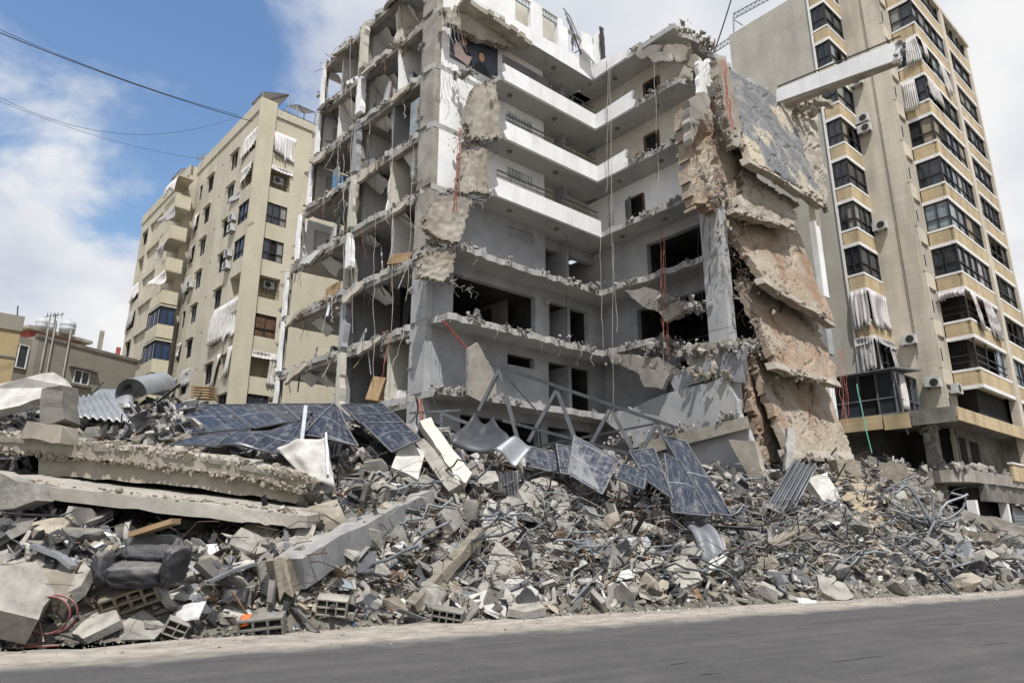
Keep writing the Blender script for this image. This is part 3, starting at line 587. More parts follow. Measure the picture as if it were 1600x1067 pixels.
for k, zt in enumerate(ZT):
    o3 = k-1
    for (a0, a1) in ((4.1, 5.5), (9.5, 10.8)):
        window(lb, wl_, a0, a1, zt-1.85, zt-0.25, 0.12, 2)
        mb = MB(); mb.quadbox([wl_(a0-.25, -.16, zt-.22), wl_(a1+.25, -.16, zt-.22), wl_(a1+.25, .0, zt-.22), wl_(a0-.25, .0, zt-.22), wl_(a0-.25, -.16, zt-.08), wl_(a1+.25, -.16, zt-.08), wl_(a1+.25, 0, zt-.08), wl_(a0-.25, 0, zt-.08)]); mb.build('lintel', 'beige_wall', lb)
    window(lb, wl_, 12.3, 13.1, zt-1.7, zt-0.2, 0.12, 1)
    window(lb, wl2, 17.5, 18.9, zt-1.85, zt-0.25, 0.12, 2)
    mb = MB(); mb.quadbox([wl2(17.25, -.16, zt-.22), wl2(19.15, -.16, zt-.22), wl2(19.15, 0, zt-.22), wl2(17.25, 0, zt-.22), wl2(17.25, -.16, zt-.08), wl2(19.15, -.16, zt-.08), wl2(19.15, 0, zt-.08), wl2(17.25, 0, zt-.08)]); mb.build('lintel', 'beige_wall', lb)
    if k % 2 == 0 or k in (3, 5): window(lb, wl2, 26.2, 28.4, zt-1.8, zt, 0.3, 3)
    # corner opening beside the pier
    if o3 in (4, 5): window(lb, wl_, 0.15, 2.55, zt-1.75, zt, 0.1, 3, 2, 'dark_frame', 'glass_blue')
    elif o3 in (0,): window(lb, wl_, 0.15, 2.55, zt-1.75, zt, 0.3, 3, 1)
    # side face
    if o3 in (5, 4): window(lb, wr, 1.3, 2.95, zt-1.75, zt, 0.08, 3, 2)
    elif o3 == 2: window(lb, wr, 1.3, 2.95, zt-1.75, zt, 0.08, 2, 2, 'dark_frame', 'wood_dark')
    elif o3 in (0, -1): window(lb, wr, 1.3, 2.95, zt-1.75, zt, 0.08, 4)
    if o3 in (6, 3, 1, 7):      # open balconies with a rail
        mb = MB(); mb.bar(wr(1.3, .06, zt-.95), wr(2.95, .06, zt-.95), 0.05); mb.bar(wr(1.3, .06, zt-1.3), wr(2.95, .06, zt-1.3), 0.03)
        for q in range(6): mb.bar(wr(1.3+q*.33, .06, zt-1.75), wr(1.3+q*.33, .06, zt-.95), 0.025)
        mb.build('railing', 'dark_frame', lb)
curtain(lb, wl_, .15, 2.6, ZT[8]-1.5, ZT[8], m='cloth_striped_pale', seed=1, slant=-.7, b1=3.2)
curtain(lb, wl_, .2, 2.6, ZT[7]-.7, ZT[7]+.1, m='cloth_striped_pale', seed=2, slant=-.6, blow=.4)
curtain(lb, wl_, 2.6, 4.4, ZT[6]+.6, ZT[7]-1.6, m='cloth_grey', seed=3, slant=.2)
curtain(lb, wl_, .3, 5.0, ZT[3]-2.1, ZT[3]+1.0, m='cloth_white', seed=4, slant=-.4, blow=.5, folds=9)
curtain(lb, wl_, 0.1, 1.0, ZT[2]-2.2, ZT[2]+.3, m='cloth_white', seed=5, b0=.3, b1=1.5)
curtain(lb, wl_, 2.2, 3.0, ZT[2]-2.6, ZT[2]+.1, m='cloth_white', seed=6, b0=3.0, b1=3.9)
curtain(lb, wl_, 8.9, 10.9, ZT[2]-1.2, ZT[2]+.2, m='cloth_grey', seed=7, slant=-.4)
curtain(lb, wr, 1.2, 3.1, ZT[8]-2.0, ZT[8]+.1, m='cloth_striped_pale', seed=8, slant=-.5, blow=.4)
curtain(lb, wr, 1.2, 3.1, ZT[7]-.3, ZT[7]+.15, m='cloth_striped_pale', seed=9)
curtain(lb, wr, 1.2, 3.2, ZT[2]-.4, ZT[2]+.15, m='cloth_white', seed=10)
curtain(lb, wr, 2.75, 3.3, ZT[2]-2.7, ZT[2]+.1, m='cloth_white', seed=12, b0=2.5, b1=3.3, folds=3)
for k, (s_, mm) in {7: (-.6, 'cloth_striped_pale'), 6: (-.4, 'cloth_grey'), 5: (-.5, 'cloth_grey'), 3: (.3, 'cloth_white'), 2: (-.5, 'cloth_grey')}.items():
    curtain(lb, wl_, 12.0, 13.2, ZT[k]-1.6, ZT[k]-.1, m=mm, seed=20+k, slant=s_, blow=.3)
for k in (1, 3, 5, 6): curtain(lb, wl2, 26.3, 28.5, ZT[k]-1.7, ZT[k], m='cloth_grey' if k % 2 else 'cloth_striped_pale', seed=30+k, slant=-.5)
# boxed-in balconies at the step of the wall
for k in range(1, 9):
    zt = ZT[k]
    bal = MB(); bal.fbox(LB, -2.0, -0.71, 12.6, 16.0, zt-2.9, zt-1.75); bo = bal.build('balcony', 'beige_pier', lb)
    fb = lambda a, d, z: LB.w(-2.0+d, a, z); fs_ = lambda a, d, z: LB.w(a, 12.6+d, z)
    if k in (4, 3, 2):
        window(bo, fb, 12.6, 16.0, zt-1.75, zt-.15, 0.04, 3, 1, 'dark_frame', ['glass', 'glass_blue', 'glass'], sub=False); window(bo, fs_, -2.0, -.75, zt-1.75, zt-.15, 0.04, 2, 1, 'dark_frame', sub=False)
        mb = MB(); mb.fbox(LB, -1.9, -.8, 12.7, 15.9, zt-1.74, zt-.2); mb.build('glazing', 'glass' if k == 2 else 'glass_blue', bo)
        mb = MB(); mb.fbox(LB, -2.05, -.71, 12.55, 16.05, zt-.15, zt); mb.build('cap', 'beige_wall', bo)
    else:
        mb = MB(); mb.fbox(LB, -2.02, -.71, 12.58, 16.02, zt+.02, zt+.12); mb.build('cap', 'beige_wall', bo)
        curtain(bo, fb, 12.6, 16.0, zt-1.9+.4*(k % 2), zt, m='cloth_striped_pale' if k in (8, 5) else 'cloth_grey', seed=40+k, slant=.5, blow=.6, cutb=.5)
for (a, z, la) in ((3.0, ZT[6]-1.2, 'white air conditioner beside the upper blue window of the beige block'), (3.0, ZT[6]-2.1, 'white air conditioner just below another, left of the upper blue window'),
                   (3.0, ZT[5]-1.2, 'white air conditioner beside the lower blue window of the beige block'), (3.05, ZT[5]-2.2, 'white air conditioner under another, left of the lower blue window'),
                   (11.4, ZT[5]-1.5, 'small white air conditioner halfway along the beige block beside a window')): ac_unit(wl_, a, z, la)
ac_unit(wl2, 28.6, ZT[3]-2.2, 'lone white air conditioner on the far left edge of the beige block')
ac_unit(wl2, 16.6, ZT[7]-1.3, 'white air conditioner beside the striped awning on the beige block')
ac_unit(lambda a, d, z: LB.w(a, 1.0+d, z), 2.2, ZT[7]-1.0, 'air conditioner inside the upper open balcony of the beige block')
ac_unit(lambda a, d, z: LB.w(a, 1.0+d, z), 2.3, ZT[4]-.75, 'air conditioner inside the lower open balcony of the beige block')
# roof gear
def rack(quad, zroof, label):
    t = solar_thing(quad, label); base = root_loc(t)
    for p in quad:
        mb = MB(); mb.bar(Vector((p[0], p[1], zroof)), Vector(p)-Vector((0, 0, .03)), 0.07); mb.build('leg', 'steel', t)
    mb = MB(); mb.bar(Vector(quad[0])-Vector((0, 0, .08)), Vector(quad[2])-Vector((0, 0, .08)), .05); mb.build('brace', 'steel', t)
    return t
rack([LB.w(.3, 3.2, 36.5), LB.w(.3, .9, 36.5), LB.w(2.5, .9, 37.3), LB.w(2.5, 3.2, 37.3)], 34.8, 'tilted solar panel on stilts at the front corner of the beige roof')
rack([LB.w(3.0, .2, 36.2), LB.w(4.6, .2, 36.2), LB.w(4.6, 2.4, 37.2), LB.w(3.0, 2.4, 37.2)], 34.8, 'tilted solar panel on the beige roof nearest the wreck')
rack([LB.w(1.6, .0, 34.95), LB.w(4.8, .0, 34.95), LB.w(4.8, 1.6, 35.6), LB.w(1.6, 1.6, 35.6)], 34.6, 'low solar panel lying along the side parapet of the beige roof')
rack([LB.w(-.4, 21.5, 36.6), LB.w(-.4, 18.6, 36.6), LB.w(1.2, 18.6, 37.2), LB.w(1.2, 21.5, 37.2)], 34.8, 'solar panel on thin stilts on the lower wing of the beige roof')
ds = thing('satellite_dish', 'round white satellite dish on the roof edge of the beige block', 'satellite dish', LB.w(.2, 14.6, 35.3))
mb = MB(); c = LB.w(.2, 14.6, 36.5); nd = Vector((-.6, -.6, .5)).normalized(); x = nd.cross(Vector((0, 0, 1))).normalized(); y = x.cross(nd)
rings = [[c+(x*math.cos(k*.5236)+y*math.sin(k*.5236))*.62*r_-nd*(.16*(1-r_*r_)) for k in range(12)] for r_ in (0.05, .35, .7, 1)]
vs = [p for g in rings for p in g]; fs = [(i*12+k, i*12+(k+1) % 12, (i+1)*12+(k+1) % 12, (i+1)*12+k) for i in range(3) for k in range(12)]+[tuple(range(11, -1, -1))]
mb.add(vs, fs); mb.add([p-nd*.03 for p in vs], [f[::-1] for f in fs]); mb.build('reflector', 'plastic_white', ds, smooth=True)
mb = MB(); mb.bar(LB.w(.2, 14.6, 35.2), c-nd*.2, .06); mb.build('mast', 'steel', ds)
mb = MB(); mb.bar(c-y*.6, c+nd*.5, .03); mb.build('feed_arm', 'steel', ds)

# ------------------------------------------------------------------ low houses at the far left
F3 = Frame(0, 0, 60)
def house_box(name, label, pl, pr_, Y0, Y1, depth, m, zlow=0):
    """box whose front runs from photo point pl at Y0 to pr_ at Y1"""
    a = at(*pl, Y0); b = at(*pr_, Y1); d = Vector((b.x-a.x, b.y-a.y, 0)).normalized(); n = Vector((-d.y, d.x, 0))
    t = thing(name, label, 'house', Vector(((a.x+b.x)/2, (a.y+b.y)/2, 0)))
    zt = (a.z+b.z)/2
    mb = MB(); mb.quadbox([Vector((a.x, a.y, 0)), Vector((b.x, b.y, 0)), Vector((b.x, b.y, 0))+n*depth, Vector((a.x, a.y, 0))+n*depth,
                           Vector((a.x, a.y, zt)), Vector((b.x, b.y, zt)), Vector((b.x, b.y, zt))+n*depth, Vector((a.x, a.y, zt))+n*depth]); mb.build('wall', m, t)
    L_ = math.hypot(b.x-a.x, b.y-a.y)
    w = lambda s, dp, z: Vector((a.x, a.y, 0))+d*s+n*dp+Vector((0, 0, z))
    return t, w, zt, L_
t, w, zt, L_ = house_box('concrete_house', 'low bare grey concrete house with one small barred window', (60, 531), (215, 559), 50, 58, 14, 'old_grey_wall')
mb = MB(); mb.quadbox([w(-.1, -.08, zt-.12), w(L_, -.08, zt-.12), w(L_, .3, zt-.12), w(-.1, .3, zt-.12), w(-.1, -.08, zt+.15), w(L_, -.08, zt+.15), w(L_, .3, zt+.15), w(-.1, .3, zt+.15)]); mb.build('roof_edge', 'concrete_dark', t)
s0 = L_*.37; window(t, w, s0, s0+1.3, zt-3.0, zt-1.9, -.06, 2, 1, 'white_trim', 'glass')
mb = MB(); mb.quadbox([w(s0-.5, -.3, zt-1.8), w(s0+1.9, -.3, zt-1.8), w(s0+1.9, 0, zt-1.8), w(s0-.5, 0, zt-1.8), w(s0-.5, -.3, zt-1.68), w(s0+1.9, -.3, zt-1.68), w(s0+1.9, 0, zt-1.68), w(s0-.5, 0, zt-1.68)]); mb.build('window_hood', 'concrete_dark', t)
mb = MB(); mb.quadbox([w(s0-.2, -.2, zt-3.2), w(s0+1.6, -.2, zt-3.2), w(s0+1.6, 0, zt-3.2), w(s0-.2, 0, zt-3.2), w(s0-.2, -.2, zt-3.08), w(s0+1.6, -.2, zt-3.08), w(s0+1.6, 0, zt-3.08), w(s0-.2, 0, zt-3.08)]); mb.build('sill', 'concrete_dark', t)
for s in (.5, 1.0, 2.3):
    mb = MB(); mb.tube([w(s, -.1, 0), w(s, -.1, zt+1.8-.3*s)], .06); mb.build('pipe', 'cable_pale', t)
# dark recessed left bay of that house
mb = MB(); mb.quadbox([w(-2.0, .7, 0), w(0, .7, 0), w(0, 3, 0), w(-2.0, 3, 0), w(-2.0, .7, zt-.2), w(0, .7, zt-.2), w(0, 3, zt-.2), w(-2.0, 3, zt-.2)]); mb.build('side_bay', 'old_grey_wall', t)
window(t, w, -1.6, -.15, zt-2.6, zt-.8, .62, 2, 1, 'white_trim', 'glass')
for s in (L_*.62, L_*.82):
    p = w(s, .5, zt); mb = MB(); mb.fbox(Frame(p.x, p.y, 50), -.16, .16, -.16, .16, zt+.1, zt+(1.9 if s < L_*.7 else .9)); mb.build('column_stub', 'concrete_tan' if s < L_*.7 else 'red_paint', t)
t, w, zt, L_ = house_box('rooftop_room', 'red rooftop room with a flat overhanging roof behind the grey house', (46, 520), (128, 532), 56, 60, 5, 'red_paint')
mb = MB(); mb.quadbox([w(-.5, -.7, zt), w(L_+.6, -.7, zt-.05), w(L_+.6, 5, zt-.05), w(-.5, 5, zt), w(-.5, -.7, zt+.28), w(L_+.6, -.7, zt+.23), w(L_+.6, 5, zt+.23), w(-.5, 5, zt+.28)]); mb.build('roof', 'concrete_tan', t)
mb = MB(); mb.quadbox([w(L_*.62, -.02, zt-1.3), w(L_*.95, -.02, zt-1.3), w(L_*.95, .1, zt-1.3), w(L_*.62, .1, zt-1.3), w(L_*.62, -.02, zt-.15), w(L_*.95, -.02, zt-.15), w(L_*.95, .1, zt-.15), w(L_*.62, .1, zt-.15)]); mb.build('opening', 'dark_void', t)
def tank(px, py, Y, h, rad, la):
    p = at(px, py, Y); t = thing('water_tank', la, 'water tank', p, 'water tanks on the red roof'); mb = MB()
    prof = [(0, 0), (rad, 0), (rad, h*.3), (rad*1.03, h*.33), (rad, h*.36), (rad, h*.62), (rad*1.03, h*.65), (rad, h*.68), (rad, h*.88), (rad*.75, h*.97), (rad*.3, h)]
    vs = [p+Vector((r_*math.cos(k*.3927), r_*math.sin(k*.3927), z)) for r_, z in prof for k in range(16)]
    fs = [(i*16+k, i*16+(k+1) % 16, (i+1)*16+(k+1) % 16, (i+1)*16+k) for i in range(len(prof)-1) for k in range(16)]+[tuple((len(prof)-1)*16+k for k in range(16))]
    mb.add(vs, fs); mb.build('barrel', 'tank_grey', t, smooth=True)
    mb = MB(); q = p+Vector((0, 0, h)); mb.tube([q-Vector((0, 0, .05)), q+Vector((0, 0, .1))], rad*.32, 12); mb.build('lid', 'tank_grey', t)
tank(64, 515.5, 56.5, 1.0, .5, 'grey water tank at the left end of the red roof'); tank(78, 517, 57, .9, .45, 'smallest grey water tank in the middle of the red roof'); tank(104, 521, 57.5, 1.15, .62, 'widest pale water tank at the right of the red roof')
an = thing('television_antenna', 'thin roof antenna with short crossbars above the red roof', 'antenna', at(84, 520, 56)); mb = MB(); mb.bar(at(84, 520, 56), at(87, 490, 56), .07); mb.build('mast', 'steel_dark', an)
mb = MB(); mb.bar(at(71, 494, 56), at(100, 491, 56), .05); mb.build('boom', 'steel_dark', an)
for x in (74, 79, 84, 90, 97): mb = MB(); mb.bar(at(x-1, 497, 56), at(x+1, 488, 56), .035); mb.build('crossbar', 'steel_dark', an)
t, w, zt, L_ = house_box('ochre_house', 'ochre yellow house cut off by the left edge of the photo', (-60, 480), (37, 496), 38, 40, 10, 'ochre_wall')
mb = MB(); mb.quadbox([w(-1, -.1, zt-.9), w(L_+.06, -.1, zt-.9), w(L_+.06, .2, zt-.9), w(-1, .2, zt-.9), w(-1, -.1, zt+.05), w(L_+.06, -.1, zt+.05), w(L_+.06, .2, zt+.05), w(-1, .2, zt+.05)]); mb.build('parapet', 'old_grey_wall', t)
mb = MB(); mb.quadbox([w(-1, -.06, zt-2.6), w(L_+.03, -.06, zt-2.6), w(L_+.03, .1, zt-2.6), w(-1, .1, zt-2.6), w(-1, -.06, zt-2.5), w(L_+.03, -.06, zt-2.5), w(L_+.03, .1, zt-2.5), w(-1, .1, zt-2.5)]); mb.build('string_course', 'concrete_dark', t)
mb = MB(); mb.bar(at(27, 493, 39), at(28, 478, 39), .05); mb.build('aerial', 'steel_dark', t)
# overhead wires crossing the sky at the left
for i, (a, b, dr, r_, la) in enumerate((((-60, 27, 30), (395, 190, 44), .35, .03, 'thickest black overhead wire sloping down to the beige roof'), ((-60, 20, 32), (372, 180, 45), .5, .018, 'thin overhead wire just above the thickest one'),
                                       ((-60, 118, 34), (372, 182, 45), 2.6, .014, 'faint sagging overhead wire in the middle of the left sky'), ((-60, 132, 36), (310, 248, 46), .7, .012, 'lowest faint overhead wire ending at the satellite dish'))):
    mb = MB(); mb.tube(sag(at(*a), at(*b), 24, dr), r_, 5); solo(mb, 'overhead_wire', 'cable_black', la, 'wire', 'overhead wires')
# ------------------------------------------------------------------ stone-clad tower at the right
TW = Frame(27.48, 39.0, 49.5)
tw = thing('tower_block', 'cream and gold stone tower with glazed bay windows, right of the wreck', 'building', TW.w(5, 6, 0))
ST = 3.03; ZB = {k: 23.19+ST*k for k in range(-6, 6)}
TOP = 40.2
mb = MB(); mb.fbox(TW, -4.25, 12, 5.0, 11.3, 8.2, 39.0); mb.build('blank_wall', 'plain_grey_wall', tw)
mb = MB(); mb.fbox(TW, -4.35, -4.0, 5.0, 5.12, 8.2, 39.1); mb.build('edge_strip', 'white_trim', tw)
mb = MB(); mb.fbox(TW, -1.65, 8, 1.66, 4.0, 8.0, TOP); mb.build('stone_pier', 'stone_cream', tw)
mb = MB(); mb.fbox(TW, -1.0, 3, 4.0, 5.0, 8.0, TOP-.5); mb.build('recess_wall', 'stone_cream', tw)
mb = MB(); mb.fbox(TW, 6.2, 6.95, -0.12, 0.4, 4.9, TOP); mb.build('corner_pilaster', 'stone_cream', tw)
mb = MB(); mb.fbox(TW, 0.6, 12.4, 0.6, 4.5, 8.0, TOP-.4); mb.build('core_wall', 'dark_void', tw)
mb = MB(); mb.fbox(TW, 12.3, 12.7, -0.05, 6, 4.9, TOP); mb.build('end_pilaster', 'stone_cream', tw)
mb = MB(); mb.fbox(TW, -.1, 12.8, -.15, 6, TOP-.35, TOP); mb.build('roof_edge', 'stone_cream', tw)
mb = MB(); mb.tube([TW.w(-1.72, 2.6, 12), TW.w(-1.72, 2.55, TOP)], .02, 5); mb.build('downlead', 'cable_black', tw)
def band(parent, w, a0, a1, zb, name='bay_window', dmg=0, wrap=None):
    """gold parapet with white sill and lower trim; w(a, depth, z)"""
    def bx(p0, p1, e0, e1, z0, z1, m, nm, par):
        q = MB(); q.quadbox([w(p0, e0, z0), w(p1, e0, z0), w(p1, e1, z0), w(p0, e1, z0), w(p0, e0, z1), w(p1, e0, z1), w(p1, e1, z1), w(p0, e1, z1)]); return q.build(nm, m, par)
    bx(a0, a1, 0, .5, zb-1.0, zb-.14, 'stone_gold', 'parapet', parent)
    bx(a0-.05, a1+.05, -.06, .52, zb-.14, zb, 'white_trim', 'sill', parent)
    bx(a0-.05, a1+.05, -.06, .52, zb-1.22, zb-1.0, 'white_trim', 'lower_trim', parent)
f1 = lambda a, d, z: TW.w(-4.3+d, a, z); s1 = lambda a, d, z: TW.w(a, 4.0+d, z)
f2 = lambda a, d, z: TW.w(0+d, a, z); s2 = lambda a, d, z: TW.w(a, 0+d, z)
rw = random.Random(5)
def bay(label_bits, faces, zb, inner, open_=(), gl=None):
    b = MB(); b.fbox(TW, *inner, zb-1.15, zb-.2); o = b.build('bay_window', 'stone_gold', tw)
    return o
for k in range(5, -6, -1):
    zb = ZB[k]
    # bay one, beside the blank wall
    if k >= -3:
        b = MB(); b.fbox(TW, -4.1, -1.7, 4.2, 4.98, zb-1.1, zb-.1); o = b.build('bay_window', 'stone_gold', tw)
        band(o, lambda a, d, z: TW.w(-4.3+d*.38, a, z), 4.06, 4.94, zb); band(o, lambda a, d, z: TW.w(a, 4.0+d*.38, z), -4.25, -1.6, zb)
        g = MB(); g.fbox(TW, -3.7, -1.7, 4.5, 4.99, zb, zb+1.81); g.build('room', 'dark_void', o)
        if k > -3:
            window(o, f1, 4.06, 4.94, zb, zb+1.8, .06, 2, 2, 'dark_frame', ['glass', 'glass']); window(o, s1, -4.22, -1.65, zb, zb+1.8, .06, 3 if k % 2 else 2, 2, 'dark_frame', 'glass', missing=(1,) if k in (1, 3) else ())
    # loggia strip on the pier's side
    if k >= -5:
        b = MB(); b.fbox(TW, -1.6, -.02, 1.50, 1.655, zb-.95, zb); b.build('loggia_panel', 'stone_cream', tw)
        b = MB(); b.fbox(TW, -1.4, -.1, 1.62, 1.70, zb+.1, zb+1.9); b.build('loggia_recess', 'plain_grey_wall', tw)
        for du in (-1.62, -.12): b = MB(); b.fbox(TW, du, du+.14, 1.46, 1.67, zb-ST+.0, zb-.96); b.build('loggia_post', 'stone_cream', tw)
        b = MB(); b.fbox(TW, -1.35, -.95, 1.55, 1.61, zb+.5, zb+1.25); b.build('loggia_vent', 'dark_void', tw)
    # bay two at the corner
    if k >= -4:
        b = MB(); b.fbox(TW, .2, 6.1, .2, 1.5, zb-1.1, zb-.1); o = b.build('bay_window', 'stone_gold', tw)
        band(o, lambda a, d, z: TW.w(0+d*.38, a, z), .06, 1.44, zb); band(o, lambda a, d, z: TW.w(a, 0+d*.38, z), 0.0, 6.18, zb)
        if k not in (-3, -4):
            window(o, f2, .05, 1.45, zb, zb+1.8, .06, 2, 2, 'dark_frame', ['glass', 'glass_pale' if k in (-1,) else 'glass'], missing=(0,) if k == 3 else ())
            window(o, s2, .05, 6.1, zb, zb+1.8, .06, [5, 4, 6, 5, 4, 6, 5, 4, 5, 5, 4][k+5], 2, 'dark_frame', ['glass', 'glass', 'glass', 'cloth_grey' if k in (-2, 0) else 'glass'], missing=(1,) if k in (3, 2) else ())
        else:
            q = MB(); q.bar(TW.w(.06, .1, zb), TW.w(.06, .1, zb+1.8), .08); q.build('corner_post', 'dark_frame', o)
            for zz in (.45, .85): q = MB(); q.bar(TW.w(.08, 1.4, zb+zz), TW.w(.08, .1, zb+zz), .05); q.bar(TW.w(.08, .1, zb+zz), TW.w(6, .12, zb+zz-.05), .05); q.build('rail', 'dark_frame', o)
            for uu in (2.0, 4.0, 5.2): q = MB(); q.bar(TW.w(uu, .1, zb), TW.w(uu+(.3 if k == -4 else 0), .1, zb+1.8), .06); q.build('mullion', 'dark_frame', o)
            q = MB(); q.sheet(TW.w(4.1, .14, zb), TW.w(6.0, .14, zb), TW.w(6.0, .14, zb+1.75), TW.w(4.1, .14, zb+1.75), 1, 1, .02); q.build('pane', 'glass_pale' if k == -4 else 'glass', o)
    # far column of windows on the right face
    b = MB(); b.fbox(TW, 7.0, 12.25, .25, .6, zb-1.1, zb-.1); o = b.build('bay_window', 'stone_gold', tw)
    band(o, lambda a, d, z: TW.w(a, .05+d*.38, z), 7.0, 12.25, zb)
    window(o, lambda a, d, z: TW.w(a, .05+d, z), 7.02, 12.2, zb, zb+1.8, .1, [4, 5, 4, 3, 4, 5, 4, 5, 4, 3, 4][k+5], 2, 'dark_frame', 'glass', missing=(1, 2) if k in (-1, -3) else ())
# torn awnings and curtains
cur = lambda *a, **k: curtain(tw, *a, **k)
cur(f2, .1, .7, ZB[3]-.4, ZB[4]-1.2, m='cloth_white', seed=51, b0=-.1, b1=.9); cur(s2, 3.6, 4.3, ZB[3]-.9, ZB[4]-1.3, m='cloth_white', seed=52, b0=4.6, b1=5.4, folds=3)
cur(s2, .2, .8, ZB[3]+.2, ZB[4]-1.2, m='cloth_white', seed=57, b0=.4, b1=1.2, folds=3)
cur(f2, .6, 1.4, ZB[2]-1.0, ZB[3]-1.25, m='cloth_white', seed=53, b0=.5, b1=1.45, slant=.3); cur(s2, 0.2, 1.6, ZB[2]+.2, ZB[3]-1.2, m='cloth_white', seed=54, slant=-.3, b0=.9, b1=2.6)
cur(s2, .4, 1.5, ZB[-3]-.8, ZB[-2]-1.2, m='cloth_striped', seed=55, b0=1.2, b1=2.4, folds=4); cur(s2, 3.0, 4.6, ZB[-3]-.9, ZB[-2]-1.2, m='cloth_striped', seed=56, b0=4.0, b1=5.6, folds=5)
cur(f2, 0, 1.6, ZB[-2]-1.75, ZB[-2]-1.2, m='cloth_striped', seed=58, blow=.6, cutb=.2)
cur(f1, 3.98, 4.96, ZB[-3]-.55, ZB[-2]-1.15, m='cloth_striped', seed=60, folds=5, cutb=.1, d=-.12); cur(s1, -4.35, -1.7, ZB[-3]-.9, ZB[-2]-1.15, m='cloth_striped', seed=61, folds=8, cutb=.35, slant=.25, d=-.12)
cur(f1, 3.98, 4.96, ZB[-3]-1.65, ZB[-3]-1.1, m='cloth_grey', seed=62, folds=5, cutb=.3, d=-.2); cur(s1, -4.35, -1.6, ZB[-3]-1.6, ZB[-3]-1.1, m='cloth_grey', seed=63, folds=7, cutb=.3, d=-.2)
cur(f1, 4.0, 4.9, ZB[-4]-.3, ZB[-3]-1.2, m='cloth_grey', seed=64, folds=4, cutb=.1); cur(s1, -4.3, -3.9, ZB[-4]-.3, ZB[-3]-1.2, m='cloth_grey', seed=65, folds=2, cutb=.1); cur(s1, -2.4, -1.7, ZB[-4]-.6, ZB[-3]-1.2, m='cloth_grey', seed=66, folds=3, b0=-2.0, b1=-.7, cutb=.1)
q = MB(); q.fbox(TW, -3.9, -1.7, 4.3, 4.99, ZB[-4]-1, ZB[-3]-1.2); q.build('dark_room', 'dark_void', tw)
window(tw, s1, -4.2, -1.65, ZB[-4]-.2, ZB[-3]-1.25, .1, 3, 2, 'dark_frame', 'glass', missing=(0, 1))
# projecting glazed enclosure above the podium
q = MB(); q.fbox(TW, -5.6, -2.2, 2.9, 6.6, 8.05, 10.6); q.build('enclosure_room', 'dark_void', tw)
ff = lambda a, d, z: TW.w(-5.75+d, a, z); fr = lambda a, d, z: TW.w(a, 2.75+d, z)
window(tw, ff, 2.75, 6.6, 8.05, 10.5, .06, 4, 2, 'steel', 'glass', missing=(1,)); window(tw, fr, -5.7, -2.2, 8.05, 10.5, .06, 4, 2, 'steel', 'glass', missing=(1, 2))
cur(fr, -4.6, -3.9, 8.1, 10.5, m='cloth_white', seed=70, folds=3, d=.04, blow=.1); cur(fr, -5.75, -5.4, 6.9, 10.4, m='cloth_grey', seed=71, folds=2, d=-.05, b0=-5.6, b1=-5.1)
q = MB(); q.sheet(TW.w(-6.1, 2.4, 10.5), TW.w(-6.1, 6.8, 10.5), TW.w(-2, 6.8, 10.95), TW.w(-2, 2.4, 10.95), 4, 4, .07); q.build('canopy', 'steel', tw)
# podium slabs, broken pier, shops
def jslab(pts2, z0, z1, name, m, parent, fr_=TW, amp=.12, seed=0, label=None, step=.45):
    r = random.Random(seed); mb = MB(); base = jag([fr_.w(u, v, z0) for u, v in pts2], amp, step, r) if amp else [fr_.w(u, v, z0) for u, v in pts2]
    mb.prism(base, (0, 0, z1-z0)); return mb.build(name, m, parent, label=label)
jslab([(-6.1, -.1), (13, -.1), (13, 16), (-6.1, 16)], 7.5, 8.03, 'podium_slab', 'concrete_dark', tw, amp=.05, seed=2)
for (a0, a1) in ((-6.0, -3.4), (-3.35, -.6), (-.55, 3.2), (3.25, 6.15)): q = MB(); q.fbox(TW, a0, a1, -.2, -.12, 7.28, 8.0); q.build('podium_fascia', 'stone_gold', tw)
q = MB(); q.fbox(TW, 7.0, 12.2, -.18, .3, 7.28, 8.0); q.build('podium_fascia', 'stone_gold', tw)
for (v0, v1, dz) in ((-.1, 2.0, 0), (2.05, 3.4, .08), (3.5, 6, 0)): q = MB(); q.fbox(TW, -6.2, -6.11, v0, v1, 7.22-dz, 8.0-dz); q.build('podium_fascia', 'concrete_dark' if v0 < 2 else 'stone_gold', tw)
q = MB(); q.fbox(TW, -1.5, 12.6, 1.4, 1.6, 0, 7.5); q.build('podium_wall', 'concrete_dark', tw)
q = MB(); q.fbox(TW, -5.6, 12.5, 4.2, 4.5, 0, 7.5); q.build('podium_back_wall', 'soot_shade', tw); q = MB(); q.fbox(TW, -1.5, -1.3, 1.6, 4.2, 0, 7.5); q.build('podium_cross_wall', 'soot_shade', tw)
for (u0, u1, z0, z1) in ((.6, 2.0, 4.85, 6.9), (-1.2, -.2, 4.85, 7.0)): q = MB(); q.fbox(TW, u0, u1, 1.36, 1.41, z0, z1); q.build('doorway', 'dark_void', tw)
jslab([(-6.0, .6), (-5.2, -.05), (-1, -.15), (13, -.15), (13, 14), (-5.8, 14)], 4.2, 4.82, 'shop_slab', 'concrete', tw, amp=.1, seed=4)
q = MB(); q.fbox(TW, 1.3, 12.6, -.3, -.16, 4.55, 5.5); q.build('shop_parapet', 'stone_gold', tw); q = MB(); q.fbox(TW, 1.25, 12.7, -.36, -.1, 5.5, 5.6); q.build('shop_parapet_cap', 'white_trim', tw)
q = MB(); q.fbox(TW, -3.2, 12.8, -.05, .3, 3.3, 4.2); q.build('shop_lintel', 'concrete_dark', tw)
rk = random.Random(9)
q = MB()
for i in range(26):
    z = 4.85+i*.1; s = .95-.25*math.sin((z-4.85)/2.6*3.14); q.rock(TW.w(-4.9+rk.uniform(-.1, .1), 1.6+rk.uniform(-.12, .12), z), s*rk.uniform(.9, 1.25), rk)
q.build('broken_pier', 'rubble_grey', tw, kind='stuff')
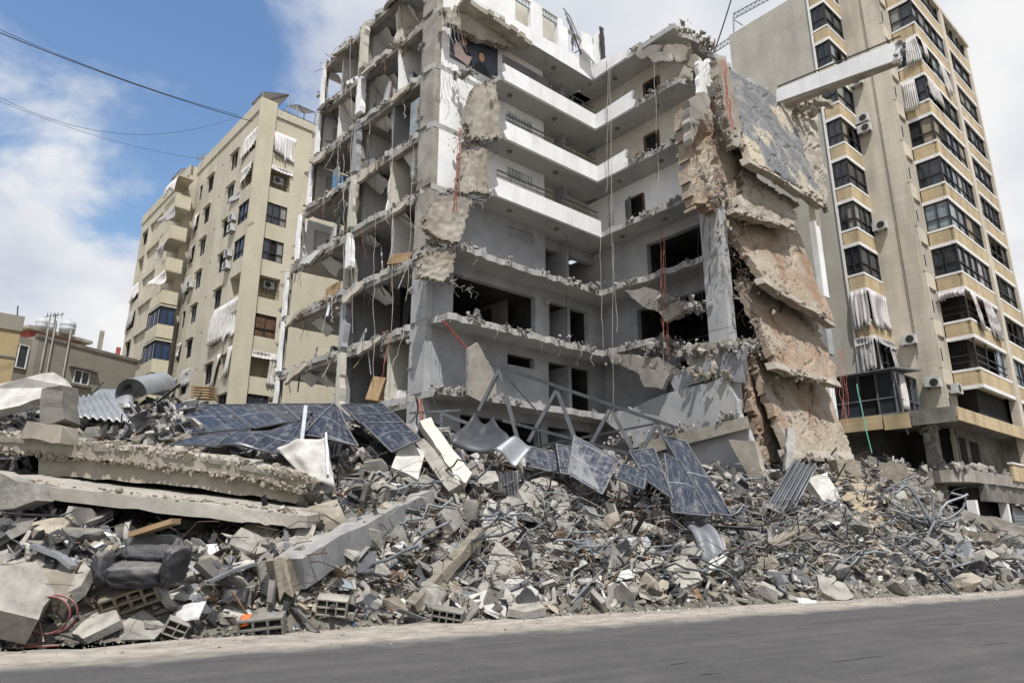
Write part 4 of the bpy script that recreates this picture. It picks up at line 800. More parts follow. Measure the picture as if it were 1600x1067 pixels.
q = MB(); q.fbox(TW, -5.15, -4.6, 1.3, 1.9, 0, 7.5); q.build('pier_core', 'concrete_dark', tw)
for i, u in enumerate((TW.cv(1527, 800, -.02)[0], TW.cv(1576, 800, -.02)[0], 8.2, 11.6)): q = MB(); q.fbox(TW, u, u+.35, -.02, .4, 0, 3.3); q.build('shop_column', 'white_trim', tw)
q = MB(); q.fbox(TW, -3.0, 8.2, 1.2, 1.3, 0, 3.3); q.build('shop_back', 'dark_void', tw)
for i in range(34): q = MB(); q.fbox(TW, TW.cv(1583, 800, .1)[0]+.1, 8.15, .12+.02*(i % 2), .2, .1+i*.095, .1+i*.095+.085); q.build('shutter_slat', 'steel', tw)
q = MB(); q.sheet(TW.w(1.6, -.1, 3.2), TW.w(4.4, -.1, 2.9), TW.w(4.5, .2, 3.3), TW.w(1.6, .2, 3.35), 6, 2, .02, fn=lambda a, b: .08*math.sin(a*9)); q.build('torn_awning', 'cloth_grey', tw)
# rubble lying on the shop slab
q = MB()
for i in range(170):
    u = rk.uniform(-5.9, 1.5); v = rk.uniform(-.1, 2.2)*(1 if rk.random() < .7 else 2); s = rk.choice((.15, .2, .3, .45, .7)); q.rock(TW.w(u, v, 4.83+s*.2), s*rk.uniform(.8, 1.5), rk)
q.build('slab_debris', 'rubble_grey', tw, kind='stuff')
for (a, z, fr_, la) in ((2.9, ZB[-3]-1.4, 0, 'white air conditioner with broken brackets above the grey canopy on the tower pier'), (2.0, ZB[-4]-1.2, 0, 'charred air conditioner hanging low beside the tower enclosure'),
                        (3.55, ZB[3]-1.0, 0, 'white air conditioner on the tower pier just below the jutting beam'), (3.55, ZB[2]-.9, 0, 'upper of two stacked air conditioners on the tower pier'),
                        (3.5, ZB[2]-1.65, 0, 'lower of two stacked air conditioners on the tower pier'), (3.5, ZB[-1]+.3, 0, 'white air conditioner halfway down the tower pier beside a bay')):
    ac_unit(lambda a_, d, z_: TW.w(-1.68+d, a_, z_), a, z, la, tilt=.1 if z < 11 else 0)
ac_unit(lambda a_, d, z_: TW.w(a_, 1.45+d, z_), -.55, ZB[-4]-1.5, 'air conditioner on the broken ledge left of the tower corner balcony')
# lattice mast and guy wire on the tower roof
lm = thing('lattice_mast', 'thin lattice truss standing on the blank grey tower roof', 'mast', TW.w(-4, 11, 39))
def lattice(a, b, w_, name, n):
    a = Vector(a); b = Vector(b); mb = MB(); up = Vector((0, 0, w_)); mb.bar(a, b, .06); mb.bar(a+up, b+up, .06)
    for i in range(n):
        p = a.lerp(b, i/n); q_ = a.lerp(b, (i+.5)/n); e_ = a.lerp(b, (i+1)/n); mb.bar(p, q_+up, .04); mb.bar(q_+up, e_, .04)
    mb.build(name, 'steel', lm)
lattice(TW.pu(1146, 30, -3.9), TW.pu(1205, -2, -3.9), .45, 'boom', 9); lattice(TW.pu(1108, 88, -2.5), TW.pu(1142, 66, -2.5), .45, 'boom', 6)
mb = MB(); mb.bar(TW.pu(1147, 55, -3.9), TW.pu(1146, 25, -3.9), .1); mb.build('post', 'steel', lm); mb = MB(); mb.bar(TW.pu(1160, 40, -3.9), TW.pu(1148, 32, -3.9), .08); mb.build('strut', 'steel', lm)
mb = MB(); mb.tube(sag(TW.pu(1146, -12, -3), TW.pu(1112, 92, -3), 8, .15), .055, 5); solo(mb, 'guy_wire', 'cable_black', 'heavy black wire hanging steeply from the top edge beside the lattice mast', 'wire')
# ------------------------------------------------------------------ the wrecked building
WK = Frame(-3.57, 27.0, 49.5)
wk = thing('wrecked_building', 'gutted white and grey apartment building torn open, with collapsed slabs on its right wing', 'building', WK.w(6, 3, 0))
LL = lambda u, v, z: WK.w(u-0.3-0.06*max(v, 0), v, z)
S = [3.7, 6.74, 9.79, 12.84, 15.9, 18.95, 22.0, 25.05, 28.1]      # undersides of the floor slabs
TH = 0.28
def jpoly(pts, mapf, z0, z1, name, m, amp_edges, seed, label=None, step=.35):
    """slab with chosen broken edges; pts (u,v), amp_edges gives the roughness per edge"""
    r = random.Random(seed); out = []
    n = len(pts)
    for i in range(n):
        a = Vector((*pts[i], 0)); b = Vector((*pts[(i+1) % n], 0)); L = (b-a).length; am = amp_edges[i]
        k = max(1, int(L/step)) if am else 1; s = Vector((-(b-a).y, (b-a).x, 0))/max(L, 1e-6)
        for j in range(k):
            t = (j+(r.uniform(-.3, .3) if j else 0))/k; p = a.lerp(b, t)+(s*r.uniform(-am, am) if j else Vector((0, 0, 0))); out.append((p.x, p.y))
    mb = MB(); bot = [mapf(u, v, z0) for u, v in out]; mb.prism(bot, (0, 0, z1-z0)); return mb.build(name, m, wk, label=label)
def crumbs(line, n, size, mapf, name='broken_edge', m='rubble_grey', seed=0, spread=(.25, .25, .15), rebar=0, parent=None, bar_len=.8):
    """loose crust of broken concrete along a polyline of (u,v,z)"""
    r = random.Random(seed); mb = MB(); rb = MB()
    seg = [(Vector(line[i]), Vector(line[i+1])) for i in range(len(line)-1)]; Ls = [(b-a).length for a, b in seg]; tot = sum(Ls)
    def pick():
        t = r.uniform(0, tot)
        for (a, b), L in zip(seg, Ls):
            if t <= L: return a.lerp(b, t/L)
            t -= L
        return seg[-1][1]
    cen = [pick() for _ in range(max(2, n//14))]; wt = [r.random()**2+.05 for _ in cen]
    for i in range(int(n*1.05)):
        c_ = r.choices(cen, wt)[0]; p = c_.lerp(pick(), r.uniform(0, .06)); s = size*r.choice((.22, .3, .4, .5, .7, 1.0, 1.5)); mb.rock(mapf(p.x+r.gauss(0, .6)*spread[0], p.y+r.gauss(0, 1.0)*spread[1], p.z+r.gauss(0, .55)*spread[2]), s, r)
    mb.build(name, m, parent or wk, kind='stuff')
    if rebar:
        for i in range(rebar):
            p = pick(); L = bar_len*r.uniform(.4, 1.3); q = mapf(p.x, p.y, p.z); d = Vector((r.uniform(-.5, .5), r.uniform(-.8, .1), -r.uniform(.3, 1)))*L
            rb.tube([q, q+d*.4+Vector((r.uniform(-.2, .2), r.uniform(-.25, 0), .1)), q+d*.75+Vector((r.uniform(-.25, .25), r.uniform(-.2, .1), .1)), q+d], r.choice((.006, .009, .012)), 4)
        rb.build('bent_rebar', r.choice(('rust', 'cable_pale')), parent or wk, kind='stuff')
VEND = {0: 13, 1: 13.2, 2: 13.2, 3: 13.2, 4: 12.3, 5: 11.4, 6: 11.0, 7: 10.9, 8: 10.6}
for i, z in enumerate(S):
    ve = VEND[i]
    if i < 8: jpoly([(0, -.5), (10.4, -.5), (10.4, ve), (0, ve)], LL, z, z+TH, 'floor_slab', 'ceiling', [0, 0, .1, .16], 100+i)
    else: jpoly([(0, .2), (6, .2), (6, ve), (0, ve)], LL, z, z+TH, 'roof_slab', 'ceiling', [0, 0, .3, .22], 100+i)
    crumbs([(0, .4, z+.12), (0, ve, z+.12)], 150 if i > 1 else 60, .17, LL, seed=200+i, spread=(.13, .2, .14), rebar=26, m='rubble_tan' if i % 2 else 'rubble_grey')
    mb = MB(); mb.fbox(LL, .02, .3, .5, ve, z-.22, z-.004); mb.build('edge_beam', 'concrete', wk)
# pillars along the open left side
for i in range(8):
    z0, z1 = S[i]+TH, S[i+1]
    mb = MB(); mb.fbox(LL, -.02, .55, -.48, .62, z0 if i else 0, z1); mb.build('corner_pillar', 'concrete' if i > 2 else 'grey_paint', wk)
    ve = VEND[i]-.15
    mb = MB(); mb.fbox(LL, .0, .5, 6.0, 6.5, z0 if i else 0, z1); mb.build('middle_pillar', 'concrete' if i > 2 else 'room_wall', wk)
    rf = random.Random(i*7+1); h0, h1 = (z0, z1) if i % 3 else (z0+rf.uniform(.3, .9), z1-rf.uniform(0, .5)); mb = MB(); plate(mb, [LL(.04, 5.5+rf.uniform(0, .15), h0), LL(.04, 5.98, h0), LL(.04, 5.98, h1), LL(.04, 5.5+rf.uniform(0, .25), h1)], .3, .06, .25, rf); mb.build('pillar_facing', ('white_paint', 'cream_paint', 'room_wall')[i % 3], wk)
    mb = MB(); mb.fbox(LL, .05, .35, ve-.3, ve, z0, z1); mb.build('end_pillar', 'concrete', wk)
    mb = MB(); plate(mb, [LL(.0, ve-.75, z0), LL(.0, ve-.32, z0), LL(.0, ve-.32, z1), LL(.0, ve-.6, z1)], .12, .05, .4, random.Random(i)); mb.build('plaster_strip', 'white_paint', wk)
    crumbs([(-.05, .55, z0), (-.05, .58, z1)], 26, .16, LL, name='pillar_crust', seed=300+i, spread=(.05, .12, .1))
    crumbs([(0, 6.3, z0), (0, 6.3, z1)], 16, .17, LL, name='pillar_crust', seed=320+i, spread=(.06, .25, .1))
    crumbs([(0, ve, z0), (0, ve, z1)], 22, .2, LL, name='pillar_crust', seed=340+i, spread=(.1, .12, .1), m='rubble_tan')
# rooms behind the torn-off left wall
ROOM = {7: dict(b1=4.5, p=(3.1,), b2=4.0), 6: dict(b1=4.2, p=(2.6,), b2=4.4), 5: dict(b1=4.6, p=(3.0,), b2=5.5), 4: dict(b1=4.3, p=(2.9,), b2=5.5),
        3: dict(b1=4.2, p=(2.6,), b2=None), 2: dict(b1=5.2, p=(), b2=None), 1: dict(b1=4.0, p=(2.4,), b2=None)}
for i, d in ROOM.items():
    z0, z1 = S[i]+TH, S[i+1]; ve = VEND[i]
    wb = lambda a, dd, z: LL(d['b1']+dd, a, z)
    ops = [(4.6, 5.5, z0, z0+2.1, .8)] if i not in (2,) else [(4.5, 5.5, z0, z0+2.2, 1.0), (2.3, 3.1, z0, z0+2.1, .8)]
    if i in (5, 4, 6): ops.append((.8, 2.2, z1-.75, z1-.2, .3))
    mb = MB(); facade(mb, wb, 0.5, 6.5, z0, z1, ops); mb.build('room_back_wall', 'concrete_dark' if i < 4 else ('room_wall', 'cream_paint')[i % 2], wk)  # lower rooms: darker wall colour stands in for interior shade
    for (a0, a1, y0, y1, dp) in ops:
        q = MB(); q.add([LL(d['b1']+dp-.02, a0, y0), LL(d['b1']+dp-.02, a1, y0), LL(d['b1']+dp-.02, a1, y1), LL(d['b1']+dp-.02, a0, y1)], [(0, 1, 2, 3)]); q.build('doorway' if y0 == z0 else 'glass_block_strip', 'dark_void' if y0 == z0 else 'glass_block', wk)
    for p in d['p']:
        mb = MB(); r = random.Random(400+i); base = [LL(.05+r.uniform(0, .2), p, z0+(z1-z0)*t/6)+Vector((0, 0, 0)) for t in range(7)]+[LL(d['b1'], p, z1), LL(d['b1'], p, z0)]
        mb.prism(base, LL(0, p+.14, 0)-LL(0, p, 0)); mb.build('partition', ('white_paint', 'cream_paint', 'room_wall')[i % 3], wk)
    mb = MB(); mb.fbox(LL, .5, d['b1'], 6.2, 6.34, z0, z1); mb.build('partition', 'white_paint' if i > 3 else 'room_wall', wk)
    if d['b2']:
        wb2 = lambda a, dd, z: LL(d['b2']+dd, a, z)
        mb = MB(); facade(mb, wb2, 6.34, ve, z0, z1, [(7.2, 8.2, z0, z0+2.1, .6)]); mb.build('room_back_wall', ('cream_paint', 'room_wall')[i % 2], wk)
        we = lambda a, dd, z: LL(a, ve-.35+dd, z)
        mb = MB(); facade(mb, we, .4, d['b2'], z0, z1, [(1.0, 2.6, z0+.7, z0+2.3, .25)] if i != 7 else []); 
        if i == 7:
            mb = MB(); mb.fbox(LL, .4, d['b2'], ve-.32, ve-.2, z0, z0+.6); mb.fbox(LL, .4, d['b2'], ve-.32, ve-.2, z1-.5, z1)
        mb.build('end_wall', 'white_paint', wk)
        mb = MB(); mb.fbox(LL, .3, d['b2'], 8.7, 8.82, z0, z1) if i in (7, 6) else mb.fbox(LL, 1.5, d['b2'], 9.2, 9.3, z0, z1); mb.build('partition', 'white_paint', wk)
mb = MB(); mb.fbox(LL, 8.2, 8.4, -.4, 6.4, 0, 28); mb.build('rear_wall', 'room_wall', wk)
mb = MB(); mb.fbox(LL, 6.8, 7.0, 6.4, 10.8, 15.9, 28); mb.build('rear_wall', 'room_wall', wk)
for i in (1, 2, 3):
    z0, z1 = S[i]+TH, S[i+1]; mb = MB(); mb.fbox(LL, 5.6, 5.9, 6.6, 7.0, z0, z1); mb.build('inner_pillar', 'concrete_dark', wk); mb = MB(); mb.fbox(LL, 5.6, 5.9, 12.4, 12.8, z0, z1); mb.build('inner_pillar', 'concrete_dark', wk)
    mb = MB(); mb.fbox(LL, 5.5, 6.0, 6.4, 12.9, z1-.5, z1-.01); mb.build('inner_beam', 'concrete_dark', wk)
# ---- notch: left wall with balconies
NV = -0.5
def hollow(w, rects, depth, m='soot_shade'):  # lines deep rooms near-black, so the colour carries their shade
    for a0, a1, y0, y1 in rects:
        mb = MB(); c = [(a0, y0), (a1, y0), (a1, y1), (a0, y1)]; mb.add([w(a, .301, z) for a, z in c]+[w(a, depth, z) for a, z in c], [(0, 4, 5, 1), (1, 5, 6, 2), (2, 6, 7, 3), (3, 7, 4, 0), (4, 7, 6, 5)]); mb.build('burnt_shade_lining', m, wk)
def facade_open(mb, w, a0, a1, z0, z1, ops):
    facade(mb, w, a0, a1, z0, z1, ops)
nw = lambda a, d_, z: WK.w(a, NV+d_, z); rw2 = lambda a, d_, z: WK.w(a, .25+d_, z)
for i in range(0, 8):
    z0, z1 = S[i]+TH, S[i+1]; m = 'white_paint' if i >= 4 else 'room_wall'
    if i >= 4:
        ops = [(3.95, 5.6, z1-1.0, z1-.35, .08)]
        mb = MB(); facade(mb, nw, 0.0, 6.4, z0, z1, ops); mb.add([nw(6.4, 0, z0), nw(6.4, .75, z0), nw(6.4, .75, z1), nw(6.4, 0, z1)], [(0, 1, 2, 3)]); mb.build('balcony_wall', m if i > 4 else 'white_paint', wk)
        q = MB(); q.quadbox([nw(3.95, .04, z1-1.0), nw(5.6, .04, z1-1.0), nw(5.6, .07, z1-1.0), nw(3.95, .07, z1-1.0), nw(3.95, .04, z1-.35), nw(5.6, .04, z1-.35), nw(5.6, .07, z1-.35), nw(3.95, .07, z1-.35)]); q.build('glass_block_panel', 'glass_block', wk)
        mb = MB(); facade(mb, rw2, 6.4, 10.4, z0, z1, [(8.6, 10.1, z1-1.2, z1-.45, .06)]); mb.build('balcony_wall', 'cream_paint', wk)
        q = MB(); q.quadbox([rw2(8.6, .03, z1-1.2), rw2(10.1, .03, z1-1.2), rw2(10.1, .055, z1-1.2), rw2(8.6, .055, z1-1.2), rw2(8.6, .03, z1-.45), rw2(10.1, .03, z1-.45), rw2(10.1, .055, z1-.45), rw2(8.6, .055, z1-.45)]); q.build('glass_block_panel', 'glass_block', wk)
    elif i == 3:
        mb = MB(); facade(mb, nw, 0.0, 6.4, z0, z1, [(4.0, 5.6, z1-.95, z1-.4, .1)]); mb.add([nw(6.4, 0, z0), nw(6.4, 2.2, z0), nw(6.4, 2.2, z1), nw(6.4, 0, z1)], [(0, 1, 2, 3)]); mb.build('balcony_wall', m, wk)
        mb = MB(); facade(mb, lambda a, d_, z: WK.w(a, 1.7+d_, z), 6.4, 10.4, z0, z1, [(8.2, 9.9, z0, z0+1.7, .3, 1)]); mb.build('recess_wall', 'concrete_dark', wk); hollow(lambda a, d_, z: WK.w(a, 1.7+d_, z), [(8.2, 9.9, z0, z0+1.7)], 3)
        mb = MB(); mb.fbox(WK, 6.42, 10.4, .0, .3, z1-.55, z1-.01); mb.build('recess_beam', 'room_wall', wk)
    elif i == 2:
        mb = MB(); facade(mb, nw, 0.0, 10.4, z0, z1, [(1.0, 5.7, z0, z1-.5, .3, 1), (6.6, 9.3, z0, z1-.5, .3, 1)]); mb.build('balcony_wall', 'room_wall', wk)
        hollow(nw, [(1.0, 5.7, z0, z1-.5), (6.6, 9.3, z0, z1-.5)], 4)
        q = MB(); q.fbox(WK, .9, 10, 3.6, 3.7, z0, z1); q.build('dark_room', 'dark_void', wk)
        crumbs([(6.0, -.55, z0), (6.4, -.55, z1-.4)], 24, .16, WK.w, seed=360, name='pillar_crust', m='rubble_white', spread=(.1, .08, .1))
    else:
        mb = MB(); facade(mb, nw, 0.0, 10.4, z0, z1, [(4.0, 5.6, z1-.95, z1-.45, .3, 1), (6.5, 9.4, z0, z1-.4, .3, 1)] if i == 1 else [(1.5, 5.8, z0, z1-.4, .3, 1), (6.4, 9.4, z0, z1-.4, .3, 1)]); mb.build('balcony_wall', 'room_wall', wk)
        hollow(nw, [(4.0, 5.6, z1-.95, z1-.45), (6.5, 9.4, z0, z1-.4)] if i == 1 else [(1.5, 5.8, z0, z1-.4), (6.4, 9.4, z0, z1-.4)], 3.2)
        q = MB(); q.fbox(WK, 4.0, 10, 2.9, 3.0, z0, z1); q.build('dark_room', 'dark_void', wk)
    # balcony slabs and parapets
    ul = {7: 4.0, 6: 2.5, 5: 2.6, 4: 2.1, 3: .5, 2: -.1, 1: -.4, 0: -.2}[i]
    jpoly([(ul, NV), (ul, -1.7), (9.0, -1.7), (9.0, NV)], WK.w, S[i]+.001, S[i]+TH-.004, 'balcony_slab', 'ceiling', [.15, .03 if i > 3 else .12, 0, 0], 500+i)
    if i in (4, 5, 6):
        r = random.Random(520+i); zt = S[i]+.86
        top = [(ul+.2, S[i]-.012), (ul, S[i]+.3), (ul+.25, S[i]+.5), (ul+.1, zt), (9.0, zt), (9.0, S[i]-.012)]
        mb = MB(); mb.prism([WK.w(u, -1.7, z) for u, z in top], WK.w(0, -1.85, 0)-WK.w(0, -1.7, 0)); mb.build('parapet', 'white_paint', wk)
        # railing: top rail, middle rail and posts
        rl = MB(); rl.bar(WK.w(ul+.3, -1.66, zt+.52), WK.w(8.95, -1.66, zt+.52), .05); rl.build('railing_top', 'dark_frame', wk)
        rl = MB(); rl.bar(WK.w(ul+.3, -1.66, zt+.28), WK.w(8.95, -1.66, zt+.28), .03); rl.build('railing_rail', 'dark_frame', wk)
        for k in range(9): rl = MB(); u = ul+.3+k*(8.6-ul)/8; rl.bar(WK.w(u, -1.66, zt-.02), WK.w(u, -1.66, zt+.54), .035); rl.build('railing_post', 'dark_frame', wk)
    if i in (4, 5, 6, 3):
        for u in (3.6, 6.6): q = MB(); c = WK.w(u, -1.1, S[i+1]); q.tube([c-Vector((0, 0, .06)), c], .13, 12); q.build('ceiling_lamp', 'concrete_dark', wk)
    if i <= 3: crumbs([(ul, -1.0, S[i]+.2), (ul, -1.72, S[i]+.2), (9.0, -1.74, S[i]+.2)], 130, .2, WK.w, seed=540+i, spread=(.2, .18, .13), rebar=18)
    if i == 3 or i == 2: crumbs([(ul+.2, -1.3, S[i]+TH+.08), (8.8, -1.4, S[i]+TH+.04)], 90, .24, WK.w, seed=560+i, spread=(.2, .35, .08), name='balcony_debris')
# black balcony panel at the upper floor, beside the poster
q = MB(); q.fbox(WK, 2.7, 5.6, -1.68, -1.64, S[6]+.88, S[6]+1.5); q.build('railing_panel', 'dark_frame', wk)
# penthouse wall flush with the balconies, three window openings
z0, z1 = S[7]-.02, 28.5
pw = lambda a, d_, z: WK.w(a, -1.72+d_, z)
def pwin(xl, xr, yb, yt):
    a = WK.cv(xl, yb, -1.72); b = WK.cv(xl, yt, -1.72); c = WK.cv(xr, yb, -1.72); return (a[0], c[0]-.1, a[2], b[2], .25)
ow = [(.6, 1.3, 27.0, 28.1, .2), pwin(805, 832, 31, -12), pwin(848, 874, 57, 12), pwin(888, 912, 81, 46)]
tops = [(0, 29.2), (5.2, 29.0), (6.95, 28.6), (7.6, 28.15), (8.6, 27.5), (9.0, 27.0)]
mb = MB(); UB = (ow[2][1]+ow[3][0])/2; facade(mb, pw, 0.0, 2.8, z0+.6, ow[2][3], [(*ow[0][:3], min(ow[0][3], ow[2][3]-.1), .2)]); facade(mb, pw, 2.8, UB, z0+.6, ow[2][3], [(*q_[:3], min(q_[3], ow[2][3]-.02), .25, 1) for q_ in ow[1:3]]); facade(mb, pw, UB, 9.0, z0, ow[3][3], [(*ow[3][:4], .25, 1)]); ZP = ow[2][3]; facade(mb, pw, 5.3, UB, z0, z0+.6, [])
facade(mb, pw, 2.8, 5.3, z0, z0+.6, [])
mb.add([pw(9.0, 0, z0), pw(9.0, .2, z0), pw(9.0, .2, 27.0), pw(9.0, 0, 27.0)], [(0, 1, 2, 3)])
mb.build('penthouse_wall', 'white_paint', wk)
for (a0, a1, y0, y1, dp) in [(*o_[:3], min(o_[3], ZP-.03), .2) for o_ in ow[1:3]]:
    q = MB(); q.add([pw(a0-.3, .7, y0-.5), pw(a1+.7, .7, y0-.5), pw(a1+.7, .7, ZP+.3), pw(a0-.3, .7, ZP+.3)], [(0, 1, 2, 3)]); q.build('inner_wall', 'cream_paint', wk)
    q = MB(); q.quadbox([pw(a0, .05, y1-.38), pw(a1, .05, y1-.38), pw(a1, .12, y1-.38), pw(a0, .12, y1-.38), pw(a0, .05, y1), pw(a1, .05, y1), pw(a1, .12, y1), pw(a0, .12, y1)]); q.build('glass_block_panel', 'glass_block', wk)
window(wk, pw, .62, 1.28, 27.05, 28.0, .08, 2, 1, 'dark_frame', 'glass_pale')
q = MB(); q.bar(pw(7.6, .1, 27.4), pw(8.4, .1, 26.0), .06); q.bar(pw(7.7, .1, 26.2), pw(8.5, .1, 27.0), .05); q.build('bent_window_frame', 'dark_frame', wk)
for k in range(7):
    q = MB(); a = pw(6.9+k*.22, .1+.1*k, 28.6-.12*k); b_ = pw(8.2+k*.12, .3+.2*k, 27.7+.1*k-.3*(k % 3)); q.tube([a, a.lerp(b_, .5)+Vector((0, 0, .25)), b_], .035, 5); q.build('bent_roof_frame', 'galvanised', wk)
# leaning pieces of parapet at the inner corner
for j, (pp, mm) in enumerate(((((925, 62), (938, 48), (943, 102), (929, 108)), 'white_paint'), (((905, 50), (922, 58), (928, 100), (908, 78)), 'white_paint'), (((936, 44), (941, 46), (945, 100), (940, 104)), 'dark_frame'))):
    q = MB(); plate(q, [WK.pv(x, y, -1.9-.12*j) for x, y in pp], .1, .04, .3, random.Random(j)); q.build('fallen_panel', mm, wk)
# ---- notch: right wing with doors
ww = lambda a, d_, z: WK.w(10.4+d_, a, z)
DO = {6: [(-4.9, -3.95, S[6]+TH, S[6]+2.2, .5)], 5: [(-4.65, -3.8, S[5]+TH, S[5]+2.2, .5)], 4: [(-3.5, -2.4, S[4]+TH, S[4]+2.2, .5)], 3: [(-6.9, -3.5, S[3]+TH, S[3]+2.5, 4.0)], 2: [(-7.3, -2.7, S[2]+TH, S[2]+2.35, 4.5)], 1: [(-7.4, -4.2, S[1]+TH, S[1]+2.5, 4)], 0: []}
for i in range(0, 7):
    z0, z1 = S[i]+TH, S[i+1]; vmin = {6: -6.9, 5: -6.9, 4: -7.0}.get(i, -7.4)
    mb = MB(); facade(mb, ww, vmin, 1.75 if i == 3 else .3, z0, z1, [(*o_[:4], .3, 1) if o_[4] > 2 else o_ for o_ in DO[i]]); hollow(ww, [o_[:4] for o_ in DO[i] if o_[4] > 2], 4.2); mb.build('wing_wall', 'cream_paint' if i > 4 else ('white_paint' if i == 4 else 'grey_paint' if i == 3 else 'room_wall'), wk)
    for (a0, a1, y0, y1, dp) in DO[i]:
        
        if dp < 2: q = MB(); q.add([ww(a0, .1, y0), ww(a1, .1, y0), ww(a1, .1, y1), ww(a0, .1, y1)], [(0, 1, 2, 3)]); q.build('dark_doorway', 'dark_void', wk)
        if i > 3:
            f = MB(); f.bar(ww(a0, -.03, y0), ww(a0, -.03, y1), .1); f.bar(ww(a1, -.03, y0), ww(a1, -.03, y1), .1); f.bar(ww(a0, -.03, y1), ww(a1, -.03, y1), .1); fo = f.build('door_frame', 'wood_dark', wk)
            if i == 4: f = MB(); f.sheet(ww(a1, -.05, y0), ww(a0+.55, -.4, y0), ww(a0+.55, -.4, y1), ww(a1, -.05, y1), 1, 1, .05); f.build('door', 'steel', wk)
    vb = {6: -7.0, 5: -7.0, 4: -7.2, 3: -7.6, 2: -4.6, 1: -4.0, 0: -3}[i]
    jpoly([(9.0, -1.7), (9.0, vb), (10.45, vb-.4), (10.45, -.5), (9.0, -.5)], WK.w, S[i]+.002, S[i]+TH-.003, 'wing_slab', 'ceiling', [.05 if i > 3 else .15, .25, 0, 0, 0], 600+i)
    v0 = {6: -4.5, 5: -3.8, 4: -3.4, 3: -2.5}.get(i, -1.7)
    crumbs([(9.05, v0, S[i]+.22), (9.05, vb-.2, S[i]+.24), (10.2, vb-.4, S[i]+.25)], 130, .2, WK.w, seed=620+i, spread=(.22, .2, .14), rebar=22)
    if i in (5, 6):
        vp = {6: -4.4, 5: -3.8}[i]; zt = S[i]+.84; mb = MB(); r = random.Random(640+i)
        prof = [(-1.86, S[i]-.012), (vp, S[i]-.012), (vp-.15, S[i]+.3), (vp+.15, S[i]+.55), (vp, zt+.1), (-1.86, zt)]
        mb.prism([WK.w(9.0, v, z) for v, z in prof], WK.w(8.86, 0, 0)-WK.w(9.0, 0, 0)); mb.build('parapet', 'white_paint', wk)
    if i > 2:
        for v in (-2.6, -5.2): q = MB(); c = WK.w(9.7, v, S[i+1]); q.tube([c-Vector((0, 0, .06)), c], .13, 12); q.build('ceiling_lamp', 'concrete_dark', wk)
jpoly([(9.0, -1.7), (9.0, -7.0), (18, -7.0), (18, 6), (9, 6)], WK.w, S[7], S[7]+TH, 'roof_slab', 'ceiling', [.05, .3, .2, .2, .2], 607)
mb = MB(); prof = [(-1.86, S[7]-.012), (-4.1, S[7]-.012), (-4.2, S[7]+.4), (-3.3, S[7]+.55), (-2.6, S[7]+.8), (-1.86, S[7]+.8)]; mb.prism([WK.w(9.0, v, z) for v, z in prof], WK.w(8.86, 0, 0)-WK.w(9.0, 0, 0)); mb.build('parapet', 'white_paint', wk)
crumbs([(9.4, -3.6, S[7]+.36), (9.6, -6.8, S[7]+.42), (12, -6.9, S[7]+.4)], 420, .26, WK.w, seed=630, spread=(.35, .3, .12), rebar=14, m='rubble_tan', name='roof_debris')
for j, (pp, u) in enumerate((([(988, 78), (1010, 72), (1042, 76), (1030, 92), (1004, 96)], 9.3), ([(1036, 78), (1062, 72), (1084, 80), (1076, 100), (1048, 96)], 9.4), ([(1012, 88), (1046, 84), (1058, 98), (1026, 104)], 9.05), ([(1066, 84), (1096, 92), (1104, 110), (1078, 108)], 9.6))):
    mb = MB(); plate(mb, [WK.pu(x, y, u) for x, y in pp], .3, .08, .2, random.Random(j+640)); mb.build('roof_plate', 'concrete_tan' if j % 2 else 'concrete', wk)
mb = MB(); mb.fbox(WK, 15.5, 18.2, -5.5, 6, 0, 24.9); mb.build('wing_core', 'concrete_dark', wk)
mb = MB(); mb.fbox(WK, 10.9, 18.2, -1.0, -.8, 0, 24.9); mb.build('wing_core', 'concrete_dark', wk)
# grey end column of the wing, lower floors
mb = MB(); mb.fbox(WK, 6.2, 14, 5.0, 5.2, 12.7, 16.2); mb.build('rear_wall', 'soot_shade', wk)
for z0, z1 in ((9.7, 12.86), (12.88, 15.9), (6.4, 9.68)): mb = MB(); mb.fbox(WK, 9.0, 9.55, -8.45, -7.5, z0, z1); mb.build('end_column', 'grey_paint', wk)
# ---- draped and hanging slabs on the outer face of the wing (each a thick, uneven sheet)
def drape(quad, th, m, name, seed, nu=14, nv=12, amp=.16, ragged=.12, label=None, bend=0.0):
    r = random.Random(seed); ox, oy = r.uniform(0, 50), r.uniform(0, 50); q = [Vector(p) for p in quad]
    LU = (q[1]-q[0]).length; LV = (q[3]-q[0]).length; nu = max(8, int(LU/.13)); nv = max(8, int(LV/.13))
    def fn(a, b):
        x, y = a*LU+ox, b*LV+oy; cr = abs(mnoise.noise(Vector((x*.55, y*.55, 7))))
        return amp*.62*(mnoise.noise(Vector((x*.6, y*.6, 1)))+.55*mnoise.noise(Vector((x*1.9, y*1.9, 4)))+.3*mnoise.noise(Vector((x*5, y*5, 2)))-(.9 if cr < .035 else 0))+bend*math.sin(b*3.14)
    def cut(a, b): return min(a, 1-a, b, 1-b) < ragged*max(0, .4+mnoise.noise(Vector((a*LU*1.3+oy, b*LV*1.3+ox, 2)))+.4*mnoise.noise(Vector((a*LU*4+oy, b*LV*4+ox, 5))))
    mb = MB(); mb.sheet(*q, nu, nv, th, fn=fn, cut=cut); return mb.build(name, m, wk, label=label)
def P4(a): return [WK.pv(x, y, v) for x, y, v in a]
